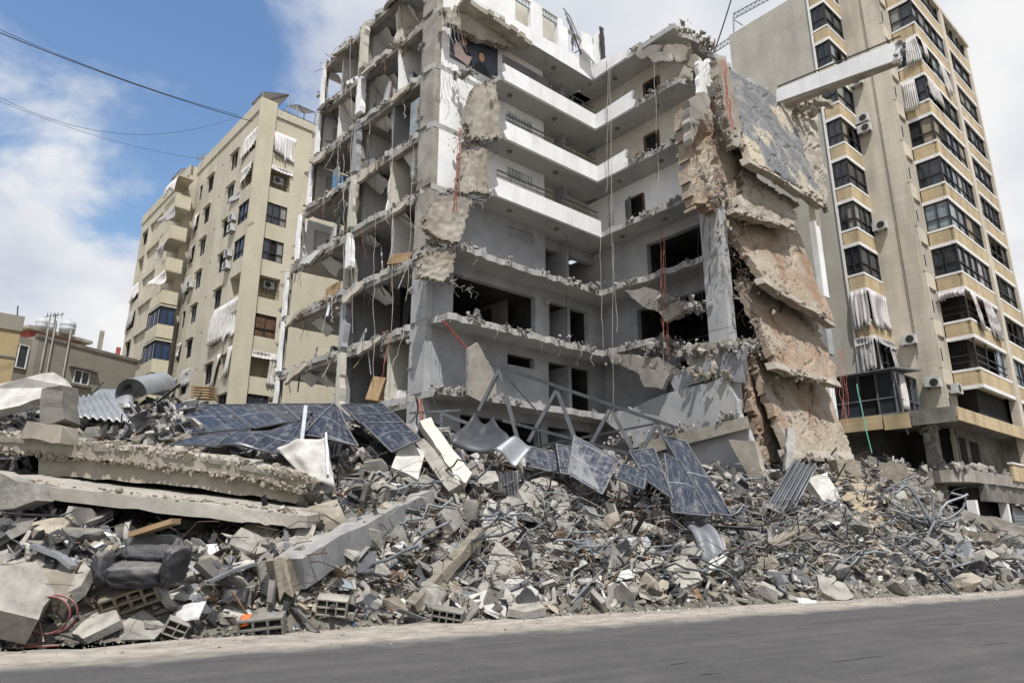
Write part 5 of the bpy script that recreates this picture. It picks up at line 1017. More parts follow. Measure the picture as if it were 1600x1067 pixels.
# quads are bottom-left, bottom-right, top-right, top-left as seen
drape(P4([(1172, 250, -9.4), (1288, 318, -9.4), (1232, 160, -7.4), (1118, 92, -7.4)]), .34, 'painted_tan', 'hanging_slab', 1, 18, 16, .1, .05, 'grey-painted slab hanging from the wing top')
drape(P4([(1250, 292, -8.2), (1300, 335, -8.2), (1275, 150, -7.0), (1210, 152, -7.0)]), .3, 'concrete_tan', 'torn_wall', 2, 12, 14, .18, .1)
drape(P4([(1082, 335, -8.6), (1136, 338, -8.6), (1112, 160, -8.2), (1066, 158, -8.2)]), .5, 'red_earth', 'torn_column', 3, 10, 18, .22, .1)
drape(P4([(1140, 342, -8.4), (1190, 352, -8.4), (1148, 150, -7.7), (1106, 150, -7.9)]), .5, 'red_earth', 'torn_column', 4, 10, 18, .22, .1)
drape(P4([(1150, 330, -9.0), (1243, 356, -9.0), (1250, 318, -8.4), (1160, 262, -8.4)]), .3, 'concrete_tan', 'hanging_slab', 5, 14, 8, .12, .08)
drape(P4([(1196, 440, -9.5), (1306, 505, -9.5), (1240, 345, -8.0), (1122, 335, -8.0)]), .3, 'red_earth', 'hanging_slab', 6, 18, 16, .14, .05, 'reddish slab folded down the wing')
drape(P4([(1214, 572, -9.7), (1316, 604, -9.7), (1275, 480, -8.2), (1150, 428, -8.2)]), .32, 'red_earth', 'hanging_slab', 7, 18, 14, .14, .05)
drape(P4([(1236, 712, -10.0), (1336, 716, -9.6), (1290, 590, -8.4), (1166, 540, -8.4)]), .3, 'red_earth', 'hanging_slab', 8, 18, 16, .16, .05, 'lowest reddish slab leaning on the rubble')
drape(P4([(1192, 730, -8.9), (1245, 735, -8.9), (1215, 560, -8.3), (1150, 520, -8.3)]), .4, 'red_earth', 'torn_wall', 9, 10, 16, .2, .1)
# pale broken lips along the lower edges of the slabs
for j, (a, b_, v) in enumerate((((1172, 252), (1288, 322), -9.5), ((1196, 443), (1306, 509), -9.65), ((1214, 577), (1316, 607), -9.85), ((1236, 716), (1336, 719), -10.1), ((1150, 333), (1243, 359), -9.2))):
    mb = MB(); p0, p1 = WK.pv(*a, v), WK.pv(*b_, v); r = random.Random(700+j)
    pts_ = [p0.lerp(p1, t/9)+Vector((0, 0, r.uniform(-.09, .09))) for t in range(10)]+[p1+Vector((0, .25, .38)), p0+Vector((0, .25, .38))]
    mb.prism(pts_, WK.w(0, .4, 0)-WK.w(0, 0, 0)); mb.build('slab_lip', 'concrete_tan', wk)
    l0, l1 = WK.loc(p0), WK.loc(p1); crumbs([l0, l1], 70, .17, WK.w, seed=720+j, spread=(.15, .2, .14), rebar=8, m='rubble_tan', bar_len=.6)
for j, (pp, v, mm, th_) in enumerate((([(1084, 100), (1104, 96), (1112, 150), (1090, 165)], -8.0, 'white_paint', .2), ([(1108, 100), (1124, 96), (1142, 170), (1150, 230), (1136, 232), (1120, 170)], -8.6, 'concrete_tan', .35), ([(1064, 165), (1090, 152), (1100, 168), (1082, 195), (1070, 230)], -8.4, 'concrete', .4))):
    mb = MB(); plate(mb, [WK.pv(x, y, v) for x, y in pp], th_, .1, .18, random.Random(j+700)); mb.build('broken_column', mm, wk)
for j, (a, b_) in enumerate((((1090, 180), (1130, 335)), ((1126, 340), (1200, 570)), ((1150, 420), (1240, 715)), ((1105, 90), (1135, 220)))):
    l0, l1 = WK.loc(WK.pv(*a, -8.9)), WK.loc(WK.pv(*b_, -8.9)); crumbs([l0, l1], (60, 130, 150, 50)[j], .2, WK.w, seed=740+j, spread=(.45, .3, .3), rebar=50, m='rubble_tan' if j % 2 else 'rubble_grey', bar_len=1.0)
# white stub columns at the far end of the wing
for (xa, ya, xb, yb, mm) in ((1288, 362, 1302, 462, 'white_paint'), (1296, 478, 1312, 552, 'grey_paint'), (1302, 600, 1318, 655, 'white_paint'), (1276, 318, 1292, 352, 'concrete_tan')):
    p0 = WK.cv(xa, yb, -8.3); p1 = WK.cv(xb, ya, -8.3); mb = MB(); mb.fbox(WK, p0[0], p0[0]+.55, -8.3, -8.0, p0[2], p1[2]); mb.build('end_column', mm, wk)
# grey tilted wall pieces low on the wing
for j, (pp, mm, u) in enumerate(((((985, 700), (1160, 660), (1138, 588), (1060, 610), (945, 652)), 'grey_paint', 8.7), (((1085, 800), (1205, 780), (1165, 668), (990, 720), (1000, 800)), 'grey_paint', 8.55), (((1145, 690), (1185, 690), (1210, 775), (1190, 775)), 'concrete_tan', 8.3), (((1050, 588), (1170, 545), (1165, 600), (1130, 590), (1060, 612)), 'room_wall', 9.0))):
    mb = MB(); plate(mb, [WK.pu(x, y, u) for x, y in pp], .3, .07, .4, random.Random(j+50)); mb.build('tilted_wall', mm, wk)
mb = MB(); mb.quadbox([WK.pu(1000, 712, 8.2), WK.pu(1172, 668, 8.2), WK.pu(1172, 668, 8.8), WK.pu(1000, 712, 8.8), WK.pu(998, 692, 8.2), WK.pu(1168, 650, 8.2), WK.pu(1168, 650, 8.8), WK.pu(998, 692, 8.8)]); mb.build('tilted_ledge', 'concrete_tan', wk)
a_, b_ = WK.loc(WK.pu(960, 690, 8.5)), WK.loc(WK.pu(1160, 645, 8.5)); crumbs([a_, b_], 200, .22, WK.w, seed=760, spread=(.3, .2, .12), name='ledge_debris')
# floor that sank onto the storey below: tilted broken plates and rubble
for j, (pp, u, mm) in enumerate(((((955, 552), (1040, 562), (1075, 585), (1020, 590), (960, 568)), 8.9, 'concrete'), (((1000, 575), (1050, 585), (1040, 610), (1012, 605)), 8.6, 'concrete'), (((1060, 545), (1150, 530), (1160, 560), (1090, 580)), 9.2, 'concrete_tan'), (((980, 455), (1020, 450), (1085, 480), (1060, 500), (1010, 480)), 9.0, 'concrete'), (((1035, 490), (1065, 470), (1075, 485), (1045, 505)), 8.7, 'concrete_tan'))):
    mb = MB(); plate(mb, [WK.pu(x, y, u) for x, y in pp], .22, .06, .3, random.Random(j+80)); mb.build('broken_plate', mm, wk)
for j, (a, b_, n, s) in enumerate((((1010, 548), (1165, 545), 260, .34), ((1060, 585), (1165, 590), 200, .3), ((1010, 470), (1090, 482), 110, .3), ((965, 560), (1060, 580), 120, .2))):
    crumbs([WK.loc(WK.pu(*a, 9.0)), WK.loc(WK.pu(*b_, 9.0))], n, s, WK.w, seed=780+j, spread=(.5, .3, .28), rebar=30, m='rubble_tan' if j % 2 else 'rubble_grey', name='sunken_floor_debris')
mb = MB(); mb.fbox(WK, 9.6, 9.9, -5.4, -4.9, 6.9, 9.4); mb.build('leaning_post', 'grey_paint', wk)
# ---- concrete facing hanging in pieces beside the corner pillar
for j, (pp, v, mm) in enumerate(((((738, 140), (752, 130), (775, 132), (783, 215), (735, 218), (728, 185)), -1.5, 'concrete_tan'), (((722, 238), (760, 232), (764, 300), (716, 302)), -1.5, 'concrete_tan'), (((676, 318), (700, 306), (735, 312), (724, 360), (716, 380), (690, 376), (660, 352)), -1.8, 'concrete_tan'), (((660, 392), (712, 386), (706, 425), (690, 440), (655, 430)), -1.6, 'concrete_tan'), (((690, 10), (820, 62), (800, 76), (745, 60), (700, 35)), -1.2, 'concrete_tan'))):
    rp = random.Random(j+90); P_ = [WK.pv(x, y, v) for x, y in pp]; xs = [x for x, y in pp]; ys = [y for x, y in pp]
    cx_, cy_ = sum(xs)/len(xs), sum(ys)/len(ys); ins = 1.0
    def inside(x, y):
        c = False; n_ = len(pp)
        for k in range(n_):
            (x0, y0), (x1, y1) = pp[k], pp[(k+1) % n_]
            if (y0 > y) != (y1 > y) and x < (x1-x0)*(y-y0)/(y1-y0)+x0: c = not c
        return c
    X0, X1, Y0_, Y1_ = min(xs)-3, max(xs)+3, min(ys)-3, max(ys)+3
    cr_ = [WK.pv(X0, Y1_, v), WK.pv(X1, Y1_, v), WK.pv(X1, Y0_, v), WK.pv(X0, Y0_, v)]; mb = MB()
    mb.sheet(*cr_, 26, 30, .34, fn=lambda a, b: .07*mnoise.noise(Vector((a*2+j*7, b*2, 1)))+.035*mnoise.noise(Vector((a*9+j*7, b*9, 3))),
             cut=lambda a, b: not inside(X0+(X1-X0)*a+5*mnoise.noise(Vector((a*8, b*8, j))), Y1_+(Y0_-Y1_)*b+5*mnoise.noise(Vector((b*8, a*8, j+3)))))
    mb.build('hanging_concrete', mm, wk)
    c_ = sum(P_, Vector((0, 0, 0)))/len(P_); mb = MB()
    for k in range(90):
        e_ = rp.randrange(len(P_)); p_ = P_[e_].lerp(P_[(e_+1) % len(P_)], rp.random()).lerp(c_, rp.uniform(-.05, .12)); mb.rock(p_+WK.w(0, rp.uniform(.0, .3), 0)-WK.w(0, 0, 0), rp.choice((.07, .1, .14, .2)), rp)
    mb.build('hanging_concrete_crust', 'rubble_tan', wk, kind='stuff')
drape([WK.w(.2, -.5, 25.0), WK.w(4.3, -.5, 25.0), WK.w(4.6, -2.0, 24.75), WK.w(.0, -1.9, 25.2)], .25, 'concrete_tan', 'hanging_concrete', 44, 16, 8, .12, .16)
for j, (x, y, n) in enumerate(((712, 115, 70), (735, 222, 60), (700, 305, 50), (690, 385, 60), (690, 440, 30))):
    l = WK.loc(WK.pv(x, y, -1.0)); crumbs([(l[0]-.9, -.9, l[2]), (l[0]+1.4, -1.5, l[2]-.1)], n, .2, WK.w, seed=800+j, spread=(.2, .3, .12), rebar=14)
# jutting white parapet beam with a rail
mb = MB(); bq = [(1213, 160), (1406, 92), (1406, 62), (1213, 140)]
mb.prism([WK.pu(x, y, 17.4) for x, y in bq], WK.w(.3, 0, 0)-WK.w(0, 0, 0)); mb.build('jutting_beam', 'white_paint', wk)
mb = MB(); mb.prism([WK.pu(x, y, 17.5) for x, y in [(1225, 163), (1402, 95), (1402, 88), (1225, 152)]], WK.w(.5, 0, 0)-WK.w(0, 0, 0)); mb.build('beam_soffit', 'concrete_tan', wk)
mb = MB(); mb.bar(WK.pu(1215, 136, 17.4), WK.pu(1407, 57, 17.4), .06); mb.build('beam_rail', 'dark_frame', wk)
l0 = WK.loc(WK.pu(1407, 78, 17.5)); crumbs([(l0[0], l0[1], l0[2]-.4), (l0[0], l0[1], l0[2]+.4)], 40, .2, WK.w, seed=820, spread=(.15, .12, .1), rebar=6)
l0, l1 = WK.loc(WK.pv(1215, 165, -7.6)), WK.loc(WK.pv(1275, 165, -7.6)); crumbs([l0, l1], 120, .5, WK.w, seed=821, spread=(.3, .3, .4), m='rubble_tan', rebar=10)
# white plate with a torn rim at the low left corner of the notch
mb = MB(); plate(mb, [WK.pv(x, y, -1.95) for x, y in ((728, 545), (742, 536), (768, 582), (772, 615), (752, 630), (728, 618))], .16, .03, .3, random.Random(3)); mb.build('torn_panel', 'concrete', wk)
mb = MB(); plate(mb, [WK.pv(x, y, -2.0) for x, y in ((736, 572), (748, 558), (768, 590), (771, 612), (754, 622), (736, 612))], .02, .02, .3, random.Random(4)); mb.build('torn_panel_face', 'plastic_white', wk)
# poster of two people on the balcony wall (flat print)
mb = MB(); mb.fbox(WK, .45, 3.3, NV-.05, NV-.02, 22.9, 24.75); po = mb.build('poster', 'debris_slate', wk)
pm = bpy.data.materials.new('poster_navy'); pm.use_nodes = True; pm.node_tree.nodes['Principled BSDF'].inputs['Base Color'].default_value = (.055, .06, .085, 1); po.data.materials[0] = pm
def blob(cx, cz, rx, rz, m, d_, nm, n=14): 
    mb = MB(); mb.add([WK.w(cx+rx*math.cos(k*6.283/n), NV-d_, cz+rz*math.sin(k*6.283/n)) for k in range(n)], [tuple(range(n))]); mb.build(nm, m, po)
sk = bpy.data.materials.new('print_skin'); sk.use_nodes = True; sk.node_tree.nodes['Principled BSDF'].inputs['Base Color'].default_value = (.55, .33, .24, 1); MATS['print_skin'] = sk
pk = bpy.data.materials.new('print_pink'); pk.use_nodes = True; pk.node_tree.nodes['Principled BSDF'].inputs['Base Color'].default_value = (.66, .48, .44, 1); MATS['print_pink'] = pk
for cx, cz in ((1.25, 24.15), (2.3, 23.8)):
    blob(cx, cz+.03, .23, .33, 'cable_black', .052, 'printed_scarf', 18); mb = MB(); mb.add([WK.w(cx+x_, NV-.0525, max(22.92, cz+z_)) for x_, z_ in ((-.5, -1.2), (.5, -1.2), (.42, -.6), (.2, -.35), (-.2, -.35), (-.42, -.6))], [tuple(range(6))]); mb.build('printed_scarf', 'cable_black', po); blob(cx, cz, .17, .25, 'print_skin', .055, 'printed_face')
mb = MB(); mb.add([WK.w(u, NV-.054, z) for u, z in ((.7, 23.05), (1.5, 22.92), (1.72, 23.5), (1.35, 23.45), (.95, 23.95), (.72, 23.8))], [tuple(range(6))]); mb.build('printed_coat', 'print_pink', po)
for cx, cz in ((1.25, 24.15), (2.3, 23.8)):
    for ex in (-.07, .07): blob(cx+ex, cz+.05, .03, .015, 'dark_void', .058, 'printed_eye', 8)
    blob(cx, cz-.13, .06, .018, 'red_paint', .058, 'printed_mouth', 8)
# ---- what is left in the torn-open rooms
rd_ = random.Random(404)
for i in range(1, 8):
    ve = VEND[i]; z = S[i]+TH
    q = MB()
    for k in range(330):
        v = rd_.uniform(.6, ve-.3); u = abs(rd_.gauss(0, 1.1)); s_ = rd_.choice((.05, .08, .12, .18, .28))
        if u < 4: q.rock(LL(u+.05, v, z+s_*.25), s_, rd_, .6)
    q.build('room_debris', 'rubble_grey', wk, kind='stuff')
    for k in range(26):      # laths, strips of ceiling and planks hanging over the edge
        v = rd_.uniform(.7, ve-.5); a = LL(rd_.uniform(.0, .5), v, rd_.choice((z+.02, S[i+1]-.1))); d_ = Vector((rd_.uniform(-.7, .7), rd_.uniform(-.4, .5), rd_.uniform(-1.2, .3)))
        q = MB(); q.bar(a, a+d_, rd_.uniform(.02, .12), .018); q.build('hanging_lath', rd_.choice(('white_paint', 'wood', 'wood_dark', 'steel', 'wood', 'dark_frame')), wk)
    for k in range(7):       # furniture and fittings, mostly wrecked
        v = rd_.uniform(.9, ve-1.3); u = rd_.uniform(.4, 2.6); w_, d_, h_ = rd_.uniform(.3, 1.1), rd_.uniform(.2, .6), rd_.uniform(.25, 1.5); ti = rd_.uniform(-.25, .25)
        o_ = LL(u, v, z); M_ = Euler((ti, rd_.uniform(-.2, .2), rd_.uniform(0, 3))).to_matrix(); q = MB(); q.quadbox([o_+M_@Vector((x*w_, y*d_, zz*h_+.02)) for zz in (0, 1) for x, y in ((0, 0), (1, 0), (1, 1), (0, 1))]); q.build('wrecked_furniture', rd_.choice(('wood_dark', 'wood', 'white_trim', 'dark_frame', 'steel', 'cloth_grey', 'room_wall')), wk)
    for k in range(3):       # broken false-ceiling sheets
        v = rd_.uniform(1, ve-2); a = LL(rd_.uniform(.2, 1.5), v, S[i+1]-.05); q = MB(); plate(q, [a, a+LL(0, 1.2, 0)-LL(0, 0, 0), a+LL(.9, 1.1, -rd_.uniform(.2, .7))-LL(0, 0, 0), a+LL(.8, .1, -rd_.uniform(.2, .7))-LL(0, 0, 0)], .03, .08, .25, rd_); q.build('ceiling_sheet', 'white_paint', wk)
    for (v0, w_) in ((1.0+.3*(i % 3), .8), (7.6+.4*(i % 2), .9)):   # dark inner door leaves
        if ROOM.get(i) and (v0 < 6 or ROOM[i]['b2']): bb = ROOM[i]['b1'] if v0 < 6 else ROOM[i]['b2']; q = MB(); q.fbox(LL, bb-.06, bb-.01, v0, v0+w_, z, z+2.05); q.build('inner_door', rd_.choice(('dark_void', 'wood_dark', 'soot_shade')), wk)
# flaps of broken floor and torn cladding hanging along the open side
for i, v, w_, h_, dv in ((8, 2.2, 1.6, .7, .3), (8, 7.4, 1.8, .9, -.4), (7, 4.2, 1.3, .8, .3), (7, 8.9, 1.5, .6, -.2), (6, 1.4, 1.2, .9, .2), (6, 9.0, 1.8, 1.0, -.4), (5, 3.6, 1.7, 1.0, .5), (5, 7.3, 1.2, .7, -.1), (4, 1.0, 1.2, .8, .3), (4, 8.6, 2.2, .9, -.5), (3, 4.3, 1.6, 1.0, .3), (3, 10.4, 1.6, .8, -.3), (2, 2.4, 2.0, .7, .3), (2, 9.2, 2.0, .9, .2), (1, 4.0, 1.8, .8, -.2)):
    rp = random.Random(int(v*100)+i); z = S[i]+.2; q = MB()
    plate(q, [LL(-.05, v, z), LL(-.05, v+w_, z), LL(-.35, v+w_*.9+dv*.3, z-h_*rp.uniform(.5, 1)), LL(-.5, v+w_*.5+dv, z-h_), LL(-.3, v+w_*.1+dv*.3, z-h_*rp.uniform(.3, .8))], .14, .1, .2, rp); q.build('hanging_floor_flap', rp.choice(('concrete', 'concrete_tan', 'ceiling')), wk)
for k in range(26):
    i = rd_.randint(2, 7); v = rd_.uniform(.8, VEND[i]-1.2); z = S[i]+TH; h_ = rd_.uniform(.6, 1.9); w_ = rd_.uniform(.4, 1.3); u0 = rd_.uniform(.1, 1.6); ln = rd_.uniform(-.5, .5); q = MB()
    plate(q, [LL(u0, v, z), LL(u0+.3, v+w_, z), LL(u0+.4+ln, v+w_+ln*.4, z+h_*rd_.uniform(.5, 1)), LL(u0+.1+ln, v+ln*.5, z+h_)], .06, .08, .2, rd_); q.build('torn_board', rd_.choice(('white_paint', 'cream_paint', 'wood_dark', 'room_wall', 'wood', 'dark_frame', 'grey_paint')), wk)
# ---- things left in the rooms
mb = MB(); mb.fbox(LL, 1.2, 3.4, 4.9, 4.98, S[6]+TH, S[6]+2.4); mb.build('brown_panel', 'wood_dark', wk)
mb = MB(); mb.fbox(LL, .2, .9, 8.3, 8.7, S[5]+TH, S[5]+1.3); solo(mb, 'cabinet', 'blue_pipe', 'small bright blue cabinet at the edge of an upper open room', 'cabinet')
mb = MB(); mb.fbox(LL, .1, .18, .8, 1.5, S[5]+TH, S[5]+2.2); q_ = mb.build('door', 'glass_pale', wk)
hb = thing('water_heater', 'white water heater hanging beside the corner pillar', 'water heater', LL(.6, 1.6, S[4]+1.5)); mb = MB(); mb.tube([LL(.6, 1.6, S[4]+1.5), LL(.6, 1.6, S[4]+1.6), LL(.6, 1.6, S[4]+2.3), LL(.6, 1.6, S[4]+2.4)], [.18, .25, .25, .18], 14); mb.build('barrel', 'plastic_white', hb, smooth=True)
mb = MB(); mb.bar(LL(.6, 1.6, S[4]+1.2), LL(.6, 1.6, S[4]+1.5), .04); mb.build('pipe', 'steel', hb)
def chair(o, label):
    t = thing('office_chair', label, 'chair', o); mb = MB(); mb.quadbox([o+Vector((x, y, z)) for z in (.45, .55) for x, y in ((-.25, -.25), (.25, -.25), (.25, .25), (-.25, .25))]); mb.build('seat', 'leather', t)
    mb = MB(); mb.quadbox([o+Vector((x, y, z)) for z, dy in ((.55, 0), (1.1, .1)) for x, y in ((-.24, .2+dy), (.24, .2+dy), (.24, .27+dy), (-.24, .27+dy))]); mb.build('backrest', 'leather', t)
    for k in range(4): mb = MB(); a = k*1.57+.4; mb.bar(o+Vector((0, 0, .45)), o+Vector((.3*math.cos(a), .3*math.sin(a), .0)), .04); mb.build('leg', 'steel_dark', t)
chair(LL(.8, 9.4, S[4]+TH), 'black office chair left at the edge of an open upper room')
mb = MB(); p = LL(.4, 8.9, S[3]+TH); plate(mb, [p, p+Vector((.9, -.7, .1)), p+Vector((.9, -.7, 1.0)), p+Vector((0, 0, .8))], .04); solo(mb, 'chipboard', 'wood', 'leaning sheet of chipboard in the open room with blue cloth', 'board')
mb = MB()
for k in range(4): o = LL(.2, 2.0, S[3]+TH+k*.12); mb.quadbox([o+Vector((x+.05*k, y, z)) for z in (0, .1) for x, y in ((-.5, -.2), (.5, -.5), (.6, .1), (-.4, .4))])
solo(mb, 'carton', 'wood', 'flattened brown cartons at the floor edge beside the corner pillar', 'carton')
# tooth emblem and stencil strokes on the wing wall (flat paint)
mb = MB(); c = (-1.3, S[4]+1.75)
pts_ = [(-.0, .14), (-.1, .19), (-.2, .13), (-.2, 0), (-.13, -.22), (-.08, -.22), (-.05, -.05), (0, -.02), (.05, -.05), (.08, -.22), (.13, -.22), (.2, 0), (.2, .13), (.1, .19), (0, .14)]
mb.tube([ww(c[0]+x, -.012, c[1]+z) for x, z in pts_], .012, 4); 
for k, L_ in enumerate((.5, .36)): mb.bar(ww(c[0]-L_/2, -.012, c[1]-.35-.12*k), ww(c[0]+L_/2, -.012, c[1]-.35-.12*k), .03)
mb.build('tooth_emblem', 'concrete_dark', wk)
mb = MB(); mb.fbox(WK, 10.36, 10.39, -3.5, -3.2, S[5]+1.35, S[5]+1.6); mb.build('wall_notice', 'stone_gold', wk)
# ---- loose cables
def cable(a, b, drop, r_, m, n=10, wob=.05, seed=0):
    mb = MB(); mb.tube(sag(a, b, n, drop, random.Random(seed), wob), r_, 5); mb.build('loose_cable', m, wk)
rc = random.Random(77)
for k, (x, y0, y1, u) in enumerate(((947, 95, 370, 8.6), (950, 100, 300, 8.6), (953, 95, 640, 8.5), (885, 355, 540, 7.5), (1022, 95, 330, 8.8), (1028, 80, 280, 8.8), (938, 370, 560, 8.4), (958, 380, 520, 8.5), (1032, 340, 560, 8.7), (1038, 390, 585, 8.6), (1090, 340, 470, 9.0), (1110, 330, 440, 9.0), (1100, 330, 500, 9.0))):
    cable(WK.pu(x, y0, u), WK.pu(x+rc.uniform(-4, 8), y1, u), 0, .012, rc.choice(('cable_pale', 'cable_black', 'cable_black')), 12, .04, k)
for k, (x, y0, y1) in enumerate(((548, 60, 520), (590, 95, 540), (578, 150, 560), (612, 180, 520), (585, 330, 590), (660, 40, 330), (536, 240, 420), (646, 230, 470))):
    cable(WK.pu(x, y0, -1.0), WK.pu(x+rc.uniform(-12, 6), y1, -1.0), 0, .011, rc.choice(('cable_pale', 'cable_black', 'cable_black', 'cable_pale')), 14, .05, 30+k)
for k in range(4): cable(WK.pu(1128+k*1.5, 95, 9.2), WK.pu(1140+k*2, 190+k*6, 8.9), .0, .02, 'cable_red', 8, .06, 60+k)
for k in range(4): cable(WK.pu(1030+k*2.5, 360, 8.6), WK.pu(1036+k*3, 520+k*14, 8.5), 0, .012, 'cable_red', 10, .05, 70+k)
for k in range(4): cable(WK.pv(718+k*1.5, 200, -1.9), WK.pv(708+k*3, 330, -1.9), 0, .013, 'cable_red' if k < 3 else 'cable_pale', 8, .05, 80+k)
for k in range(3): cable(WK.pv(690+k*2, 500, -1.9), WK.pv(766+k*2, 580+k*3, -1.9), .1, .02, 'cable_red', 8, .04, 90+k)
for k in range(6): cable(WK.pv(690+k*5, 15, -1.6), WK.pv(700+k*6, 70+rc.uniform(0, 18), -1.4), .3, .016, 'cable_pale', 8, .05, 100+k)
for k in range(4): cable(WK.pv(1310+k*3, 545, -9), WK.pv(1316+k*4, 660, -9.2), 0, .012, 'cable_red', 8, .06, 110+k)
cable(WK.pv(1338, 600, -8), WK.pv(1362, 708, -9), .2, .025, 'cable_green', 8, .02, 115)
for k in range(3): cable(WK.pv(650+k*4, 622, -1.9), WK.pv(655+k*4, 690, -1.9), 0, .03, 'cable_red' if k else 'cable_black', 6, .05, 120+k)
for k in range(22):
    i = rc.randint(2, 6); v = rc.uniform(.8, VEND[i]-.5); a = LL(-.05, v, S[i]+.1); cable(a, a+Vector((rc.uniform(-.6, .6), rc.uniform(-.5, .3), -rc.uniform(.5, 2.2))), rc.uniform(0, .3), rc.choice((.012, .016)), rc.choice(('cable_pale', 'cable_black', 'cable_red', 'cable_pale')), 8, .06, 200+k)
# ------------------------------------------------------------------ named pieces lying on the heap
def G(x, y, dy=-.15): return at(x, y, ghit(x, y).y+dy)
def slabpiece(name, label, cat, pix, Y, th, m, amp=.05, step=.3, seed=0, group=None, rough=True):
    """a flat broken piece: photo outline with a distance per corner, and thickness away from the viewer"""
    pts_ = [at(x, y, Y[i] if isinstance(Y, (list, tuple)) else Y) for i, (x, y) in enumerate(pix)]
    mb = MB(); n = len(pts_); nrm = Vector((0, 0, 0))
    for i in range(n): nrm += pts_[i].cross(pts_[(i+1) % n])
    nrm.normalize(); c = sum(pts_, Vector((0, 0, 0)))/n
    if nrm.dot(Vector((0, 0, EYE))-c) < 0: nrm = -nrm
    pj = jag(pts_, amp, step, random.Random(seed)) if amp else pts_
    mb.prism(pj, -nrm*th); return solo(mb, name, m, label, cat, group)
def boxpiece(name, label, cat, a, b, w_, h_, m, up=(0, 0, 1), jagged=.03, seed=0, group=None, seg=8):
    """beam between two points with slightly chipped arrises"""
    r = random.Random(seed); a = Vector(a); b = Vector(b); d = (b-a).normalized(); up = Vector(up); x = d.cross(up).normalized(); y = x.cross(d)
    mb = MB(); rings = []
    for i in range(seg+1):
        c = a.lerp(b, i/seg); rings.append([c+x*(sx*w_/2+r.uniform(-jagged, jagged))+y*(sy*h_/2+r.uniform(-jagged, jagged))+d*(r.uniform(-.12, .12) if i in (0, seg) else 0) for sx, sy in ((-1, -1), (1, -1), (1, 1), (-1, 1))])
    vs = [p for g in rings for p in g]; fs = [(i*4+k, i*4+(k+1) % 4, i*4+4+(k+1) % 4, i*4+4+k) for i in range(seg) for k in range(4)]+[(3, 2, 1, 0), tuple(seg*4+k for k in range(4))]
    mb.add(vs, fs); return solo(mb, name, m, label, cat, group)
# --- pancaked floors at the left
cs = thing('collapsed_floor', 'upper pancaked concrete floor with a deep edge beam at the left of the heap', 'floor slab', at(220, 720, 15.5))
r5 = random.Random(55)
def strip(mb, top, bot, back, th):    # wedge plate from polylines
    n = len(top); vs = [*top, *bot, *[p+back for p in bot], *[p+back for p in top]]
    fs = []
    for i in range(n-1):
        fs += [(i, i+1, n+i+1, n+i), (n+i, n+i+1, 2*n+i+1, 2*n+i), (2*n+i, 2*n+i+1, 3*n+i+1, 3*n+i), (3*n+i, 3*n+i+1, i+1, i)]
    fs += [(0, n, 2*n, 3*n), (n-1, 4*n-1, 3*n-1, 2*n-1)]
    mb.add(vs, fs)
def pl(pix, n, wob, r, Y0, Y1):
    out = []
    for k in range(n+1):
        t = k/n*(len(pix)-1); i = min(int(t), len(pix)-2); f = t-i; x = pix[i][0]*(1-f)+pix[i+1][0]*f; y = pix[i][1]*(1-f)+pix[i+1][1]*f
        out.append(at(x, y+r.uniform(-wob, wob), Y0+(Y1-Y0)*k/n))
    return out
mb = MB(); ft = pl([(-50, 676), (90, 690), (250, 706), (420, 734), (480, 752)], 70, 4.0, r5, 15.0, 15.6); fb = pl([(-50, 700), (90, 712), (250, 728), (420, 752), (470, 768)], 70, 3.0, r5, 15.05, 15.65)
strip(mb, ft, fb, Vector((.2, 3.2, .25)), .3); mb.build('floor_plate', 'concrete_tan', cs)
mb = MB(); ft2 = pl([(60, 712), (250, 730), (420, 754), (466, 766)], 26, 1.0, r5, 15.35, 15.85); fb2 = pl([(60, 742), (250, 756), (420, 778), (466, 786)], 26, 2.0, r5, 15.35, 15.85)
strip(mb, ft2, fb2, Vector((.1, .5, .05)), .3); mb.build('edge_beam', 'concrete_tan', cs)
mb = MB()
for i in range(900):
    t = r5.random(); p = ft[min(len(ft)-1, int(t*len(ft)))]; s = r5.choice((.06, .09, .13, .2, .34)); mb.rock(p+Vector((r5.uniform(-.2, .2), r5.uniform(.0, 2.8), 0))+Vector((0, 0, .02)), s, r5)
for p in mb.v: pass
for pl_ in (ft, fb):
    for i in range(420): p = pl_[r5.randrange(len(pl_)-1)].lerp(pl_[r5.randrange(len(pl_)-1)], 0)+Vector((r5.uniform(-.2, .2), r5.uniform(-.03, .08), r5.uniform(-.05, .05))); mb.rock(p, r5.choice((.05, .08, .12, .17)), r5)
mb.build('loose_debris', 'rubble_tan', cs, kind='stuff')
for i in range(12):
    k = 3+i*5; p = ft[k]; mb = MB(); q = [p+Vector((0, -.02, .02)), ft[min(k+6, 70)]+Vector((0, -.02, .02)), ft[min(k+6, 70)]+Vector((.1, r5.uniform(.5, 1.0), .16)), p+Vector((.1, r5.uniform(.5, 1.0), .16))]; plate(mb, q, .1, .08, .2, r5); mb.build('screed_flake', 'concrete', cs)
cl = thing('collapsed_floor', 'lower pancaked concrete floor with pale debris on top, above a dark hollow', 'floor slab', at(220, 790, 13.8))
mb = MB(); gt = pl([(-60, 742), (50, 757), (333, 789), (480, 806)], 34, 1.2, r5, 13.2, 14.3); gb = pl([(-60, 768), (57, 777), (375, 815), (480, 826)], 34, 2.0, r5, 13.2, 14.3)
strip(mb, gt, gb, Vector((.2, 2.6, .22)), .3); mb.build('floor_plate', 'concrete', cl)
mb = MB()
for i in range(650):
    p = gt[r5.randrange(len(gt))]; s = r5.choice((.04, .06, .09, .14, .22)); mb.rock(p+Vector((r5.uniform(-.3, .3), r5.uniform(.05, 2.2), 0))+Vector((0, 0, .04)), s, r5, .6)
